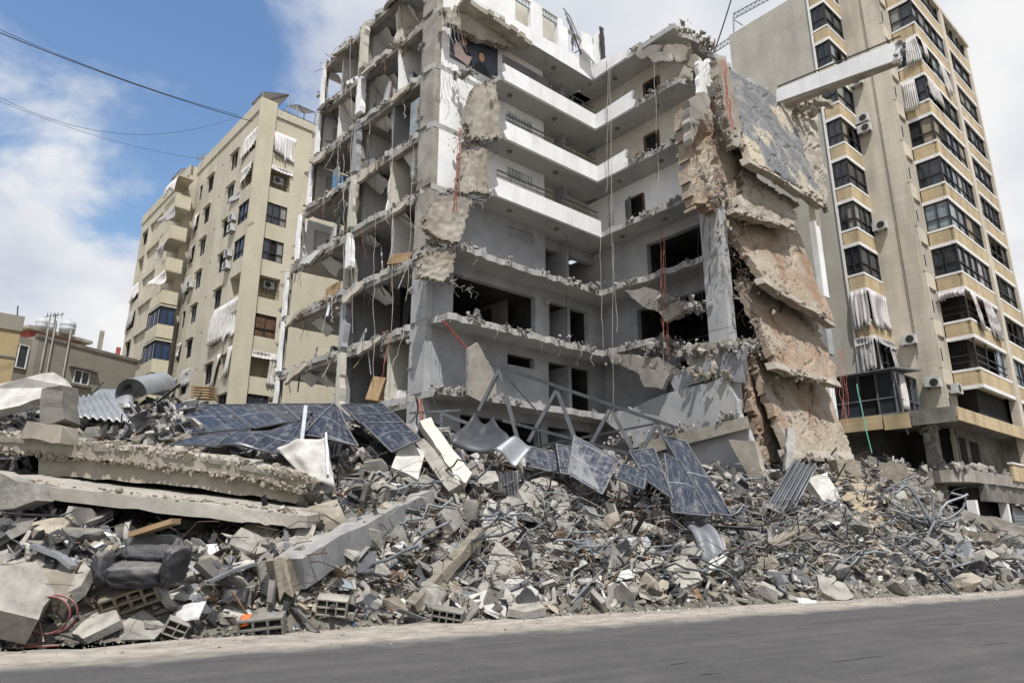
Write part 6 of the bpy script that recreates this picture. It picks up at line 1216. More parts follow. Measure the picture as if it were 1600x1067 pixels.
mb.build('loose_debris', 'rubble_tan', cl, kind='stuff')
slabpiece('concrete_slab', 'large whitewashed slab resting high at the left edge of the photo', 'slab', [(-20, 606), (40, 590), (86, 580), (106, 592), (112, 604), (80, 618), (30, 634), (-20, 646)], [18.6, 18.6, 18.8, 18.8, 18.8, 18.4, 18.2, 18.2], .28, 'chunk_white', .05, .3, 1)
slabpiece('concrete_slab', 'broken grey slab end under the lower floor at the left edge', 'slab', [(-10, 738), (48, 752), (56, 778), (20, 792), (-10, 796)], 12.9, .5, 'chunk_grey', .06, .25, 2)
boxpiece('concrete_block', 'dark brown upright block standing on the upper pancaked floor', 'block', at(94, 662, 15.2), at(93, 607, 15.3), .5, .55, 'concrete_dark', up=(0, 1, 0), seed=3, seg=4)
boxpiece('concrete_block', 'stained base block under the dark upright block', 'block', at(48, 674, 15.1), at(112, 682, 15.1), .55, .36, 'concrete_tan', seed=4, seg=4)
def hollow_block(p, L, W_, H, rot, label, m='chunk_grey', group='hollow blocks in the rubble', rows=2, cols=4):
    """hollow masonry block: outer shell and webs, open cells along its depth"""
    t = thing('hollow_block', label, 'block', p, group); M = Euler(rot).to_matrix(); mb = MB(); w_ = L*.045
    def bx(x0, x1, y0, y1, z0, z1): mb.quadbox([p+M@Vector((x, y, z)) for z in (z0, z1) for x, y in ((x0, y0), (x1, y0), (x1, y1), (x0, y1))])
    for k in range(rows+1): z = -H/2+k*(H-w_)/rows; bx(-L/2, L/2, -W_/2, W_/2, z, z+w_)
    for j in range(rows):
        z0 = -H/2+j*(H-w_)/rows+w_; z1 = -H/2+(j+1)*(H-w_)/rows
        for k in range(cols+1): x = -L/2+k*(L-w_)/cols; bx(x, x+w_, -W_/2+.003, W_/2-.003, z0-.002, z1+.002)
    mb.build('webs', m, t); mb = MB(); bx(-L/2+.01, L/2-.01, W_/2-.05, W_/2-.03, -H/2+.01, H/2-.01); mb.build('end_face', m, t); return t
HB = [((204, 932), .85, .3, .34, (.5, -.35, .25), 'hollow block with large oval cells beside the black armchair', 2, 4), ((410, 978), .75, .3, .34, (.25, -.1, .1), 'whitish hollow block lying at the kerb below the white tile', 2, 3), ((275, 980), .34, .25, .24, (.2, .4, .5), 'small hollow block fragment left of the white paper', 2, 2),
      ((60, 640), .5, .35, .3, (.1, .1, .2), 'hollow block leaning against the dark upright block', 2, 2), ((690, 790), .9, .3, .3, (.2, .35, .2), 'large hollow block on the heap right of the long grey beam', 2, 5), ((715, 812), .6, .3, .3, (.5, .3, .6), 'hollow block lying just below the larger one by the beam', 2, 3),
      ((1012, 775), .5, .34, 1.1, (.15, .5, .3), 'tall perforated block leaning under the right solar panels', 5, 3), ((1232, 845), 1.2, .35, .45, (.3, -.45, .1), 'long perforated block in the right part of the heap', 3, 6), ((1013, 890), .7, .3, .3, (.5, -.3, .2), 'hollow block in the lower middle of the heap below the grey slab', 2, 4),
      ((1125, 885), .7, .3, .3, (.4, .5, .3), 'tilted hollow block left of the steel debris', 2, 4), ((575, 745), .5, .3, .28, (.3, .2, .8), 'hollow block among blue scraps below the solar panels', 2, 3), ((545, 830), .4, .3, .24, (.2, -.2, .4), 'small hollow block above the long grey beam', 2, 3),
      ((520, 945), .55, .3, .3, (.3, .1, .1), 'hollow block with a white face at the foot of the heap', 2, 3), ((700, 962), .6, .3, .28, (.2, .15, -.1), 'hollow block at the kerb right of the tan post', 2, 4), ((1210, 805), .8, .3, .35, (.4, .4, .2), 'hollow block below the corrugated sheet', 2, 4)]
for (px, py), L, W_, H, rot, la, ro, co in HB: hollow_block(G(px, py, -.25), L, W_, H, rot, la, rng.choice(('chunk_grey', 'chunk_tan', 'chunk_grey')), rows=ro, cols=co)
# --- sheet metal at the top left
rl = thing('sheet_metal', 'shiny curled galvanised sheet at the top of the heap on the left', 'metal sheet', at(225, 625, 21)); mb = MB(); a0, a1 = at(150, 622, 20.5), at(228, 592, 21); n = 12; vs = []
ax0 = at(205, 618, 20.6); ax1 = at(252, 606, 22.0)
for k in range(n+1):
    an = -.4+k/n*3.5; o = Vector((-math.cos(an)*.5, -.15*math.sin(an), math.sin(an)*.5)); vs += [ax0+o, ax1+o, ax0+o*.97, ax1+o*.97]
fs = []
for k in range(n): fs += [(k*4, k*4+1, k*4+5, k*4+4), (k*4+2, k*4+6, k*4+7, k*4+3)]
mb.add(vs, fs); mb.build('curled_end', 'galvanised', rl, smooth=True)
mb = MB(); mb.sheet(at(100, 640, 20.0), at(210, 640, 20.2), at(205, 600, 21.2), at(150, 612, 21.2), 8, 4, .02, fn=lambda a, b: .05*math.sin(a*9)); mb.build('flat_part', 'galvanised', rl, smooth=True)
def corrug(name, label, q, n, m, depth=.05, th=.015, cat='metal sheet', bend=0):
    mb = MB(); mb.sheet(*q, n*6, 8, th, fn=lambda a, b: depth*math.sin(a*n*6.283)+bend*math.sin(b*3.14+.3)*math.sin(a*3)); return solo(mb, name, m, label, cat, smooth=True)
corrug('corrugated_sheet', 'pale corrugated sheet lying below the curled shiny sheet', [at(118, 650, 18.8), at(205, 660, 18.6), at(170, 612, 20.4), at(112, 622, 20.4)], 7, 'galvanised')
corrug('corrugated_sheet', 'dark corrugated sheet standing on end in the right of the heap', [at(1184, 812, 22.4), at(1232, 812, 22.4), at(1277, 728, 23.2), at(1240, 718, 23.2)], 5, 'corrugated', .09, .02, bend=.12)
corrug('corrugated_sheet', 'crumpled dark ribbed panel between the cream slab and the first right solar panel', [at(775, 800, 19), at(815, 800, 19), at(808, 735, 19.6), at(770, 738, 19.6)], 4, 'steel_dark', .07, .02, bend=.1)
corrug('corrugated_sheet', 'grey ribbed sheet bent under the peaked solar panel', [at(508, 722, 18.2), at(530, 716, 18.2), at(540, 680, 18.6), at(510, 690, 18.6)], 5, 'steel', .05, .015, bend=.15)
corrug('corrugated_sheet', 'dark ribbed shutter leaning right of the bent ribbed sheet', [at(590, 730, 18.2), at(618, 755, 18.0), at(606, 690, 18.8), at(578, 690, 18.8)], 6, 'steel_dark', .04, .015)
pt = thing('wooden_pallet', 'small broken wooden pallet on top of the heap behind the solar panels', 'pallet', at(319, 625, 21.5))
for k in range(5): mb = MB(); z = k*4.2; mb.bar(at(305, 622-z, 21.5), at(333, 623-z, 21.3), .4, .05); mb.build('slat', 'wood', pt)
for x in (307, 319, 331): mb = MB(); mb.bar(at(x, 625, 21.75), at(x, 604, 21.75), .08); mb.build('block', 'wood', pt)
# --- solar panels, left row (four corners: bottom-left, bottom-right, top-right, top-left)
def sol(pix, Y, label, **k): return solar_thing([at(x, y, yy) for (x, y), yy in zip(pix, Y)], label, group='fallen solar panels', **k)
wv = lambda am, ph: (lambda a, b: am*math.sin(a*4+ph)*math.sin(b*3+ph*.7))
sol([(300, 677), (392, 669), (343, 632), (247, 632)], (18.3, 18.4, 20.6, 20.6), 'leftmost intact solar panel of the back row')
sol([(397, 669), (468, 656), (438, 631), (347, 632.5)], (18.5, 18.8, 20.7, 20.6), 'second solar panel from the left in the back row')
sol([(471, 657), (552, 657), (521, 631), (441, 631)], (18.8, 19.0, 20.8, 20.7), 'third solar panel of the back row, behind the peaked one')
sol([(473, 680), (560, 695), (530, 640), (523, 629)], (17.6, 17.4, 18.6, 18.7), 'cracked solar panel pushed up to a peak in front of the back row', bend=wv(.1, .5))
sol([(562, 661), (630, 659), (598, 631), (533, 632)], (18.9, 19.0, 20.8, 20.8), 'rightmost solar panel of the left back row')
sol([(612, 706), (657, 686), (630, 660), (566, 661)], (17.8, 18.0, 18.9, 18.9), 'solar panel sloping down at the right end of the left group')
sol([(266, 694), (345, 697), (392, 672), (330, 677)], (16.9, 16.9, 18.2, 18.2), 'flat solar panel lying low in front of the leftmost one', bend=wv(.06, .2))
sol([(341, 702), (440, 700), (488, 658), (394, 672)], (16.6, 16.6, 18.0, 18.1), 'dusty warped solar panel with its edge bent down', bend=wv(.22, .9))
sol([(700, 745), (735, 742), (720, 705), (690, 718)], (18.6, 18.6, 19.4, 19.4), 'small blue piece of solar panel beside the cream leaning slab')
pw_ = thing('crumpled_sheet', 'white crumpled sheet metal peeling down in front of the warped solar panel', 'metal sheet', at(480, 760, 16.3))
mb = MB(); mb.sheet(at(470, 742, 16.3), at(522, 758, 16.1), at(508, 678, 16.7), at(432, 700, 16.6), 16, 12, .012, fn=lambda a, b: .16*mnoise.noise(Vector((a*3, b*3, 8)))+.1*math.sin(a*5)); mb.build('sheet', 'chunk_white', pw_, smooth=True)
mb = MB(); mb.bar(at(509, 676, 16.7), at(512, 742, 16.2), .05); mb.build('edge_rail', 'galvanised', pw_)
for j, (a, b_, la) in enumerate((((478, 634, 17.3), (462, 770, 16.2), 'thin grey steel post standing through the warped panel'), ((247, 634, 20.4), (249, 690, 18.9), 'short steel stand under the leftmost solar panel'), ((258, 640, 20.0), (300, 682, 18.4), 'dark sloping rail carrying the leftmost solar panel'))):
    mb = MB(); mb.bar(at(*a), at(*b_), .09, .05); solo(mb, 'steel_post', 'steel', la, 'post')
# --- right group
sol([(823, 728), (879, 740), (870, 707), (818, 696)], (20.6, 20.4, 21.0, 21.2), 'leftmost solar panel of the right group, half buried')
sol([(876, 739), (889, 741), (894, 699), (869, 694)], (20.2, 20.2, 20.9, 20.9), 'narrow upright solar panel behind the large white-splashed one')
sol([(888, 740), (941, 772), (967, 719), (897, 681)], (19.8, 19.4, 20.2, 20.6), 'large white-splashed solar panel standing in the middle of the right group')
sol([(962, 747), (1006, 764), (1010, 736), (972, 725)], (19.4, 19.2, 19.8, 20.0), 'small dark solar panel beside the blue rolls')
sol([(1012, 752), (1052, 780), (1022, 700), (983, 705)], (19.6, 19.4, 20.8, 20.8), 'blue solar panel leaning just right of the blue rolls')
sol([(1050, 800), (1110, 806), (1064, 722), (1038, 709)], (19.4, 19.4, 21.0, 21.0), 'second blue solar panel leaning at the right of the group')
sol([(1106, 800), (1144, 806), (1072, 690), (1036, 680)], (20.2, 20.2, 22.0, 22.0), 'longest greyish solar panel at the far right of the group')
# --- bent steel truss
tr = thing('steel_truss', 'bent grey steel roof truss sticking out above the right solar panels', 'truss', at(900, 700, 22))
YT = lambda x: 24.0-(x-765)/294*2.2
tb = lambda a, b_, w_, nm, m='steel_mid': MB().bar(at(*a, YT(a[0])), at(*b_, YT(b_[0])), w_).build(nm, m, tr)
tb((765, 567), (1059, 669), .11, 'top_chord', 'steel_dark'); tb((786, 657), (981, 708), .10, 'bottom_chord', 'steel_dark'); tb((834, 698), (1023, 662), .06, 'bottom_chord', 'steel_dark')
for a, b_ in (((780, 578), (748, 642)), ((780, 578), (810, 690)), ((870, 609), (826, 690)), ((870, 609), (898, 684)), ((954, 638), (924, 694)), ((954, 638), (988, 702)), ((1026, 660), (1005, 700)), ((1026, 660), (1050, 712))): tb(a, b_, .12, 'diagonal')
tb((788, 585), (850, 655), .05, 'brace', 'steel_dark'); tb((640, 645), (720, 641), .08, 'purlin'); tb((690, 646), (738, 664), .12, 'purlin'); tb((690, 646), (690, 680), .12, 'purlin')
# --- large individual slabs and beams
boxpiece('concrete_beam', 'long grey-painted beam lying across the heap left of centre', 'beam', G(452, 893, -.3), G(662, 782, -.3), .62, .55, 'dark_grey_paint', seed=9, jagged=.035, seg=12)
boxpiece('concrete_post', 'slim tan concrete post leaning down to the road', 'post', G(640, 952, -.3), G(752, 830, -.9), .26, .24, 'chunk_tan', seed=10, jagged=.02)
boxpiece('concrete_block', 'ochre broken end of the long grey beam', 'block', G(425, 905, -.25), G(455, 893, -.25), .7, .6, 'chunk_tan', seed=12, jagged=.08, seg=4)
BIG = [('large grey slab lying at the far left foot of the heap', [(0, 886), (58, 876), (84, 926), (60, 968), (-10, 950)], (10.9, 11.4, 11.2, 10.7, 10.5), .5, 'chunk_grey'), ('second grey slab behind the far left one', [(58, 884), (128, 900), (104, 942), (84, 926)], (11.8, 11.9, 11.4, 11.4), .4, 'chunk_tan'),
       ('tan slab tilted like a roof above the fragments, left of the long beam', [(343, 866), (397, 806), (440, 832), (388, 896)], (13.7, 14.4, 14.4, 13.6), .3, 'chunk_tan'), ('pale grey slab standing beside the tan roof-like one', [(441, 866), (472, 810), (496, 822), (476, 878)], (14.0, 14.6, 14.6, 14.0), .3, 'chunk_grey'),
       ('white ribbed tile slab in the centre of the heap', [(748, 842), (762, 778), (806, 800), (816, 850)], (17.2, 18.4, 18.4, 17.2), .2, 'chunk_white'), ('white ribbed slab below the left solar panels', [(612, 730), (628, 682), (662, 706), (654, 748)], (17.6, 18.4, 18.4, 17.6), .22, 'chunk_white'),
       ('cream slab leaning diagonally right of the left solar panels', [(655, 656), (672, 652), (736, 738), (728, 754), (712, 746)], (19.0, 19.2, 18.2, 18.0, 18.0), .25, 'cream_paint'), ('grey slab behind the cream leaning slab', [(648, 690), (664, 684), (720, 756), (700, 768)], (18.8, 18.9, 17.9, 17.8), .3, 'chunk_grey'),
       ('pointed grey block with a white edge in the centre foreground', [(752, 905), (776, 845), (806, 868), (802, 912)], (16.0, 16.6, 16.6, 16.0), .5, 'chunk_grey'), ('flat grey slab in the middle of the heap', [(965, 842), (1012, 838), (1030, 872), (990, 884)], (18.2, 18.6, 18.4, 17.9), .2, 'grey_paint'),
       ('long flat slab in the lower right centre', [(1040, 880), (1110, 890), (1138, 915), (1080, 908)], (18.3, 18.5, 18.2, 17.9), .2, 'chunk_grey'), ('white slab leaning right of the dark corrugated sheet', [(1262, 748), (1290, 738), (1322, 792), (1296, 797)], (24.2, 24.6, 23.8, 23.6), .3, 'chunk_white'),
       ('pale narrow slab standing against the reddish hanging slab', [(1226, 735), (1238, 735), (1242, 668), (1231, 668)], 25.2, .25, 'chunk_white'), ('broken grey slab low in the right of the heap', [(1268, 815), (1330, 808), (1345, 830), (1290, 838)], (21.8, 22.6, 22.4, 21.6), .25, 'chunk_grey'),
       ('tan boulder of concrete under the hanging slabs at the right', [(1306, 716), (1345, 720), (1346, 745), (1312, 742)], 26.2, .7, 'chunk_tan'), ('upright tan stump of concrete before the dark shop', [(1374, 742), (1392, 722), (1416, 724), (1418, 760), (1376, 764)], 28.5, .7, 'chunk_tan'),
       ('light grey board leaning on the pipes at the right', [(1398, 770), (1412, 766), (1428, 800), (1404, 808)], 26.0, .1, 'chunk_white'), ('tan slab edge at the far right of the heap', [(1500, 828), (1560, 834), (1552, 850), (1498, 842)], 25.5, .35, 'chunk_tan'),
       ('grey patch slab beside the hollow blocks, left foreground', [(265, 888), (310, 880), (318, 905), (270, 916)], (12.8, 13.0, 12.9, 12.7), .15, 'grey_paint'), ('rough grey boulder at the kerb left of the white paper', [(188, 975), (222, 952), (262, 978), (240, 1000), (190, 998)], (11.9, 12.2, 12.1, 11.8, 11.8), .5, 'chunk_grey'),
       ('white-faced block with ribs above the orange bag', [(345, 958), (362, 938), (412, 958), (395, 978)], (12.6, 12.9, 12.9, 12.6), .3, 'chunk_white'), ('upright pale slab at the kerb left of the tan post', [(548, 935), (570, 928), (586, 968), (568, 975)], (14.1, 14.2, 14.0, 13.9), .25, 'chunk_grey'),
       ('white plaster slab on the right of the tan post', [(802, 918), (826, 902), (846, 918), (836, 936), (806, 938)], (16.2, 16.5, 16.5, 16.2, 16.1), .12, 'chunk_white'), ('rounded white slab in the lower middle', [(1080, 918), (1130, 920), (1160, 935), (1110, 938)], (17.8, 18.0, 18.0, 17.7), .14, 'chunk_white')]
for j, (la, pix, Y, th, m) in enumerate(BIG): slabpiece('concrete_slab', la, 'slab', pix, Y, th, m, .035, .28, 900+j)
# dark bowed sheet and bent white sheet below the truss
mb = MB(); mb.sheet(at(702, 690, 20.2), at(800, 690, 20.0), at(770, 652, 21.4), at(742, 645, 21.4), 12, 8, .04, fn=lambda a, b: -.35*math.sin(a*3.14)+.06*math.sin(b*7)); solo(mb, 'metal_sheet', 'steel_dark', 'dark bowed metal sheet under the left end of the truss', 'metal sheet', smooth=True)
mb = MB(); mb.sheet(at(764, 706, 19.9), at(806, 720, 19.6), at(832, 688, 20.3), at(790, 690, 20.3), 12, 6, .03, fn=lambda a, b: .2*math.sin(a*5)); solo(mb, 'metal_sheet', 'galvanised', 'bent pale metal sheet right of the dark bowed one', 'metal sheet', smooth=True)
mb = MB(); mb.sheet(at(1096, 880, 18.6), at(1138, 880, 18.6), at(1100, 805, 19.8), at(1068, 808, 19.8), 10, 14, .015, fn=lambda a, b: .25*math.sin(b*4)+.06*math.sin(a*8)); solo(mb, 'metal_sheet', 'steel', 'grey buckled metal sheet below the right solar panels', 'metal sheet', smooth=True)
mb = MB(); mb.sheet(at(935, 898, 17.6), at(992, 880, 17.8), at(990, 862, 18.2), at(934, 872, 18.0), 8, 4, .02, fn=lambda a, b: .05*math.sin(a*8)); solo(mb, 'metal_sheet', 'steel_dark', 'dark green-grey plate in the middle of the heap', 'metal sheet')
mb = MB(); mb.sheet(at(1476, 872, 22.4), at(1520, 870, 22.4), at(1516, 848, 23.2), at(1474, 846, 23.2), 8, 5, .015, fn=lambda a, b: .15*math.sin(a*6+b*3)); solo(mb, 'metal_sheet', 'steel', 'crumpled grey sheet at the right end of the heap', 'metal sheet', smooth=True)
mb = MB(); mb.sheet(at(1345, 858, 22.6), at(1368, 856, 22.6), at(1362, 828, 23.2), at(1350, 830, 23.2), 8, 5, .015, fn=lambda a, b: .12*math.sin(a*5+b*4)); solo(mb, 'metal_sheet', 'steel_dark', 'small upright dark sheet left of the pipe tangle', 'metal sheet', smooth=True)
# steel sections at the left
for j, (a, b_, w_, m, la) in enumerate((((22, 748), (116, 858), .16, 'steel_dark', 'black steel channel propped against the lower pancaked floor'), ((-5, 750), (146, 732), .09, 'rust', 'rusty bar lying on the lower pancaked floor at the left'), ((52, 852), (116, 886), .14, 'galvanised', 'pale aluminium rail in front of the black channel'), ((325, 910), (400, 880), .1, 'steel', 'grey strip of metal below the tan roof-like slab'),
                                       ((945, 920), (1086, 748), .05, 'rust', 'long thin rusty rod crossing the right solar panels'), ((1000, 690), (1040, 830), .09, 'steel', 'upright grey steel angle below the blue rolls'), ((770, 720), (985, 790), .11, 'rust', 'rusty girder lying under the large splashed solar panel'), ((852, 658), (838, 745), .1, 'rust', 'rusty upright bar in front of the truss'),
                                       ((935, 770), (928, 905), .06, 'steel_dark', 'black upright bar in the centre of the heap'), ((1130, 785), (1235, 822), .06, 'steel_dark', 'thin dark rod before the corrugated sheet'), ((1290, 760), (1255, 815), .08, 'steel_dark', 'dark bar leaning left of the white slab'), ((1395, 840), (1505, 935), .1, 'steel_dark', 'long black bar sloping down at the right of the heap'))):
    A, B_ = G(*a, -.5), G(*b_, -.35)
    mb = MB(); mid = A.lerp(B_, .55)+Vector((random.Random(j).uniform(-.1, .1), 0, random.Random(j+9).uniform(-.06, .1)))
    if m == 'steel_dark' and w_ > .12: mb.bar(A, B_, w_, .03); mb.bar(A+Vector((0, -.02, .06)), B_+Vector((0, -.02, .06)), .03, .1)
    elif w_ <= .06: mb.tube([A, A.lerp(mid, .5), mid, mid.lerp(B_, .5)+Vector((0, 0, -.04)), B_], w_*.6, 6)
    else: mb.bar(A, mid, w_, w_*.5); mb.bar(mid, B_, w_, w_*.5)
    solo(mb, 'steel_bar', m, la, 'bar')
for k in range(2):
    c = G(957+k*2, 752+k*11, -.4); mb = MB(); mb.tube([c, c+Vector((.75, .1, .02))], .1, 12); solo(mb, 'pipe_roll', 'blue_pipe', ('upper', 'lower')[k]+' of two bright blue rolls in front of the small dark solar panel', 'roll', smooth=True)
# --- black armchair
o = G(212, 912, -.55)+Vector((0, 0, .12)); ch = thing('armchair', 'dusty black leather armchair half buried in the left of the heap', 'armchair', o)
def cushion(sx, sy, sz, off, rot, nm, par):
    bm = bmesh.new(); bmesh.ops.create_cube(bm, size=1); bmesh.ops.subdivide_edges(bm, edges=bm.edges[:], cuts=9, use_grid_fill=True)
    M = Euler(rot).to_matrix(); rr_ = random.Random(len(nm)+int(sx*100))
    for v in bm.verts:
        c = v.co*2; q = 1/max(1e-6, (abs(c.x)**4+abs(c.y)**4+abs(c.z)**4)**.25) if c.length > .1 else 1
        c2 = c*min(1.0, q); w_ = .07*mnoise.noise(c2*2.3+Vector((off[0]*5, 1, 2)))+.06*mnoise.noise(c2*5.5+Vector((off[0]*5, 3, 2))); v.co = M@Vector((c2.x*sx/2, c2.y*sy/2, c2.z*sz/2))*(1+w_*2)+Vector(off)
    me = bpy.data.meshes.new(nm); bm.to_mesh(me); bm.free(); me.materials.append(MATS['leather'])
    for p in me.polygons: p.use_smooth = True
    ob = bpy.data.objects.new(nm, me); COL.objects.link(ob); ob.parent = par; return ob
cushion(.95, .5, .36, (0, 0, .02), (.25, .05, .05), 'seat', ch); cushion(.22, .6, .55, (-.58, .05, .12), (.1, -.25, .1), 'arm', ch); cushion(.22, .6, .6, (.6, .05, .18), (.1, .2, -.1), 'arm', ch)
cushion(.95, .25, .5, (.02, .38, .42), (-.5, .05, 0), 'backrest', ch)
mb = MB(); p = o+Vector((-.25, .2, .62)); mb.quadbox([p+Vector(q) for q in ((-.1, 0, 0), (.65, -.1, .22), (.7, .15, .22), (-.05, .25, 0), (-.1, 0, .09), (.65, -.1, .31), (.7, .15, .31), (-.05, .25, .09))]); solo(mb, 'wooden_board', 'wood', 'tan wooden board lying across the black armchair', 'board')
# --- small bright things
def litter_sheet(px, py, w_, h_, m, name, la, cat, tilt=.5, seed=0):
    c = G(px, py, -.3); r = random.Random(seed); mb = MB(); ry = r.uniform(-.3, .3)
    X = Vector((math.cos(ry), math.sin(ry)*.4, r.uniform(-.2, .2)))*w_; Yv = Vector((0, math.cos(tilt), math.sin(tilt)))*h_
    mb.sheet(c-X/2, c+X/2, c+X/2+Yv, c-X/2+Yv, 8, 6, .006, fn=lambda a, b: .06*mnoise.noise(Vector((a*3+seed, b*3, 1)))); solo(mb, name, m, la, cat, smooth=True)
litter_sheet(288, 970, .5, .33, 'plastic_white', 'paper_sheet', 'white paper sheet at the foot of the heap in the left', 'paper', .9, 1)
litter_sheet(380, 978, .17, .2, 'orange', 'plastic_bag', 'crumpled bright orange bag by the whitish hollow block', 'bag', 1.1, 2)
litter_sheet(540, 922, .3, .25, 'glass_pale', 'plastic_bag', 'pale blue bag among small rubble below the long beam', 'bag', .8, 3)
litter_sheet(612, 915, .4, .35, 'litter_brown', 'carton', 'crumpled brown carton among small rubble left of the tan post', 'carton', .9, 4)
litter_sheet(570, 895, .35, .45, 'debris_slate', 'metal_sheet', 'small grey sheet scrap below the long beam', 'metal sheet', 1.1, 5)
litter_sheet(975, 905, .5, .3, 'plastic_white', 'plaster_scrap', 'white scrap with blue print in the lower middle', 'scrap', .7, 6)
litter_sheet(1265, 945, .5, .25, 'plastic_white', 'plastic_bag', 'silvery white bag at the kerb in the lower right', 'bag', .6, 7)
litter_sheet(1420, 792, .5, .4, 'plastic_white', 'cloth_piece', 'white cloth caught in the pipe tangle', 'cloth', .7, 8)
litter_sheet(335, 905, .35, .3, 'leather', 'plastic_bag', 'crumpled black bag right of the armchair', 'bag', .8, 9)
litter_sheet(362, 942, .45, .3, 'cable_black', 'plastic_bag', 'shredded dark bag above the white-faced block', 'bag', .9, 11)
wb_ = thing('dented_cylinder', 'dented grey cylinder beside the white ribbed tile slab', 'cylinder', G(732, 815, -.3)); mb = MB(); c = G(732, 826, -.05); mb.tube([c, c+Vector((0, .05, .1)), c+Vector((.05, .1, .6)), c+Vector((.06, .1, .7))], [.13, .2, .2, .13], 16); mb.build('shell', 'chunk_grey', wb_, smooth=True); mb = MB(); mb.tube([c+Vector((.06, .1, .69)), c+Vector((.07, .1, .76))], .06, 8); mb.build('spout', 'steel_dark', wb_)
# red hose coil
mb = MB(); c = G(82, 985, -.35); hp = []
for k in range(46):
    a = k/46*6.283*2.1+2.0; R_ = .38-.03*(k/46); hp.append(c+Vector((R_*math.cos(a)-.02, -.08*math.cos(a*.5)-.1, .12+R_*.75*math.sin(a)+.12)))
hp += [c+Vector((x, -.25, z)) for x, z in ((.05, -.12), (-.1, -.16), (-.4, -.17), (-.2, -.19), (.3, -.17))]
mb.tube(hp, .016, 7); solo(mb, 'red_hose', 'red_hose', 'coil of red hose at the road edge on the far left', 'hose', smooth=True)
# --- tangle of bent pipes at the right
pt_ = thing('pipe_tangle', 'tangle of bent pale steel pipes in front of the dark shop', 'pipes', G(1440, 850))
PB = [[(1398, 772), (1416, 756), (1434, 780), (1452, 815)], [(1404, 760), (1424, 760), (1446, 800), (1462, 830)], [(1440, 770), (1458, 770), (1458, 860)], [(1446, 815), (1480, 812), (1505, 795), (1510, 776), (1486, 770)], [(1462, 812), (1478, 785), (1505, 776), (1512, 772)], [(1390, 795), (1420, 805), (1456, 812)], [(1385, 830), (1395, 812), (1412, 815), (1430, 835)], [(1402, 815), (1440, 838)], [(1440, 860), (1456, 822), (1472, 800)], [(1395, 785), (1430, 812), (1450, 818)], [(1386, 818), (1400, 800), (1440, 826), (1448, 845)]]
for k, pp in enumerate(PB):
    mb = MB(); pts_ = [at(x, y, 23.2+.15*(k % 4)) for x, y in pp]; sm = [pts_[0]]
    for i in range(len(pts_)-1): sm += [pts_[i].lerp(pts_[i+1], t) for t in (.25, .5, .75, 1)]
    sm = [sm[0]]+[(sm[i-1]+sm[i]*2+sm[i+1])/4 for i in range(1, len(sm)-1)]+[sm[-1]]
    mb.tube(sm, .04, 8); mb.build('pipe', 'steel', pt_, smooth=True)
# earth slope under the hanging slabs
mb = MB(); nn = 24; vs = []
for j in range(nn+1):
    for i in range(nn+1):
        x = 1255+i/nn*160; y = 715+j/nn*100; q = at(x, y, 26.6-j/nn*3.0); z = mound(q.x, q.y); vs.append((q.x, q.y, z+.10*math.sin(math.pi*i/nn)*math.sin(math.pi*j/nn)*2+.06*mnoise.noise(Vector((q.x*2, q.y*2, 0)))-.02))
mb.add(vs, [(j*(nn+1)+i, (j+1)*(nn+1)+i, (j+1)*(nn+1)+i+1, j*(nn+1)+i+1) for j in range(nn) for i in range(nn)]); setp(mb.build('earth_slope', 'earth', smooth=True), kind='structure')
# ------------------------------------------------------------------ loose chunks (objects) and fine rubble (stuff)
rq = random.Random(2024); ARM = ch.location
def tmpl(name, vs, fs, m):
    me = bpy.data.meshes.new(name); me.from_pydata(vs, [], fs); me.materials.append(MATS[m]); return me
def broken_plate_shape(r, th):
    n = r.randint(5, 8); pts_ = [(math.cos(k*6.283/n+r.uniform(-.3, .3))*r.uniform(.38, .55), math.sin(k*6.283/n+r.uniform(-.3, .3))*r.uniform(.3, .5)) for k in range(n)]
    vs = [(x, y, -th/2+r.uniform(-.02, .02)) for x, y in pts_]+[(x*r.uniform(.9, 1), y*r.uniform(.9, 1), th/2+r.uniform(-.02, .02)) for x, y in pts_]
    return vs, [tuple(range(n-1, -1, -1)), tuple(range(n, 2*n))]+[(i, (i+1) % n, n+(i+1) % n, n+i) for i in range(n)]
KINDS = []
for k in range(7): KINDS.append(('concrete_lump', tmpl('concrete_lump', *rock_shape(rq, 18, 1, rq.uniform(.6, .95), rq.uniform(.5, .8), .75), 'chunk_grey'), 'lump', 'rough grey lump of concrete lying loose in the rubble', 'loose concrete lumps'))
for k in range(4): KINDS.append(('concrete_lump', tmpl('concrete_lump', *rock_shape(rq, 18, 1, rq.uniform(.6, .95), rq.uniform(.5, .8), .7), 'chunk_tan'), 'lump', 'rough tan lump of concrete lying loose in the rubble', 'loose tan lumps'))
for k in range(6): KINDS.append(('slab_fragment', tmpl('slab_fragment', *broken_plate_shape(rq, .16), 'chunk_grey'), 'fragment', 'flat grey slab fragment lying loose in the rubble', 'loose slab fragments'))
for k in range(3): KINDS.append(('plaster_fragment', tmpl('plaster_fragment', *broken_plate_shape(rq, .08), 'chunk_white'), 'fragment', 'flat white plaster fragment lying loose in the rubble', 'loose plaster fragments'))
for k in range(2): KINDS.append(('concrete_brick', tmpl('concrete_brick', *rock_shape(rq, 40, 1, .5, .45, 1.0), 'chunk_grey'), 'brick', 'grey masonry brick lying loose in the rubble', 'loose masonry bricks'))
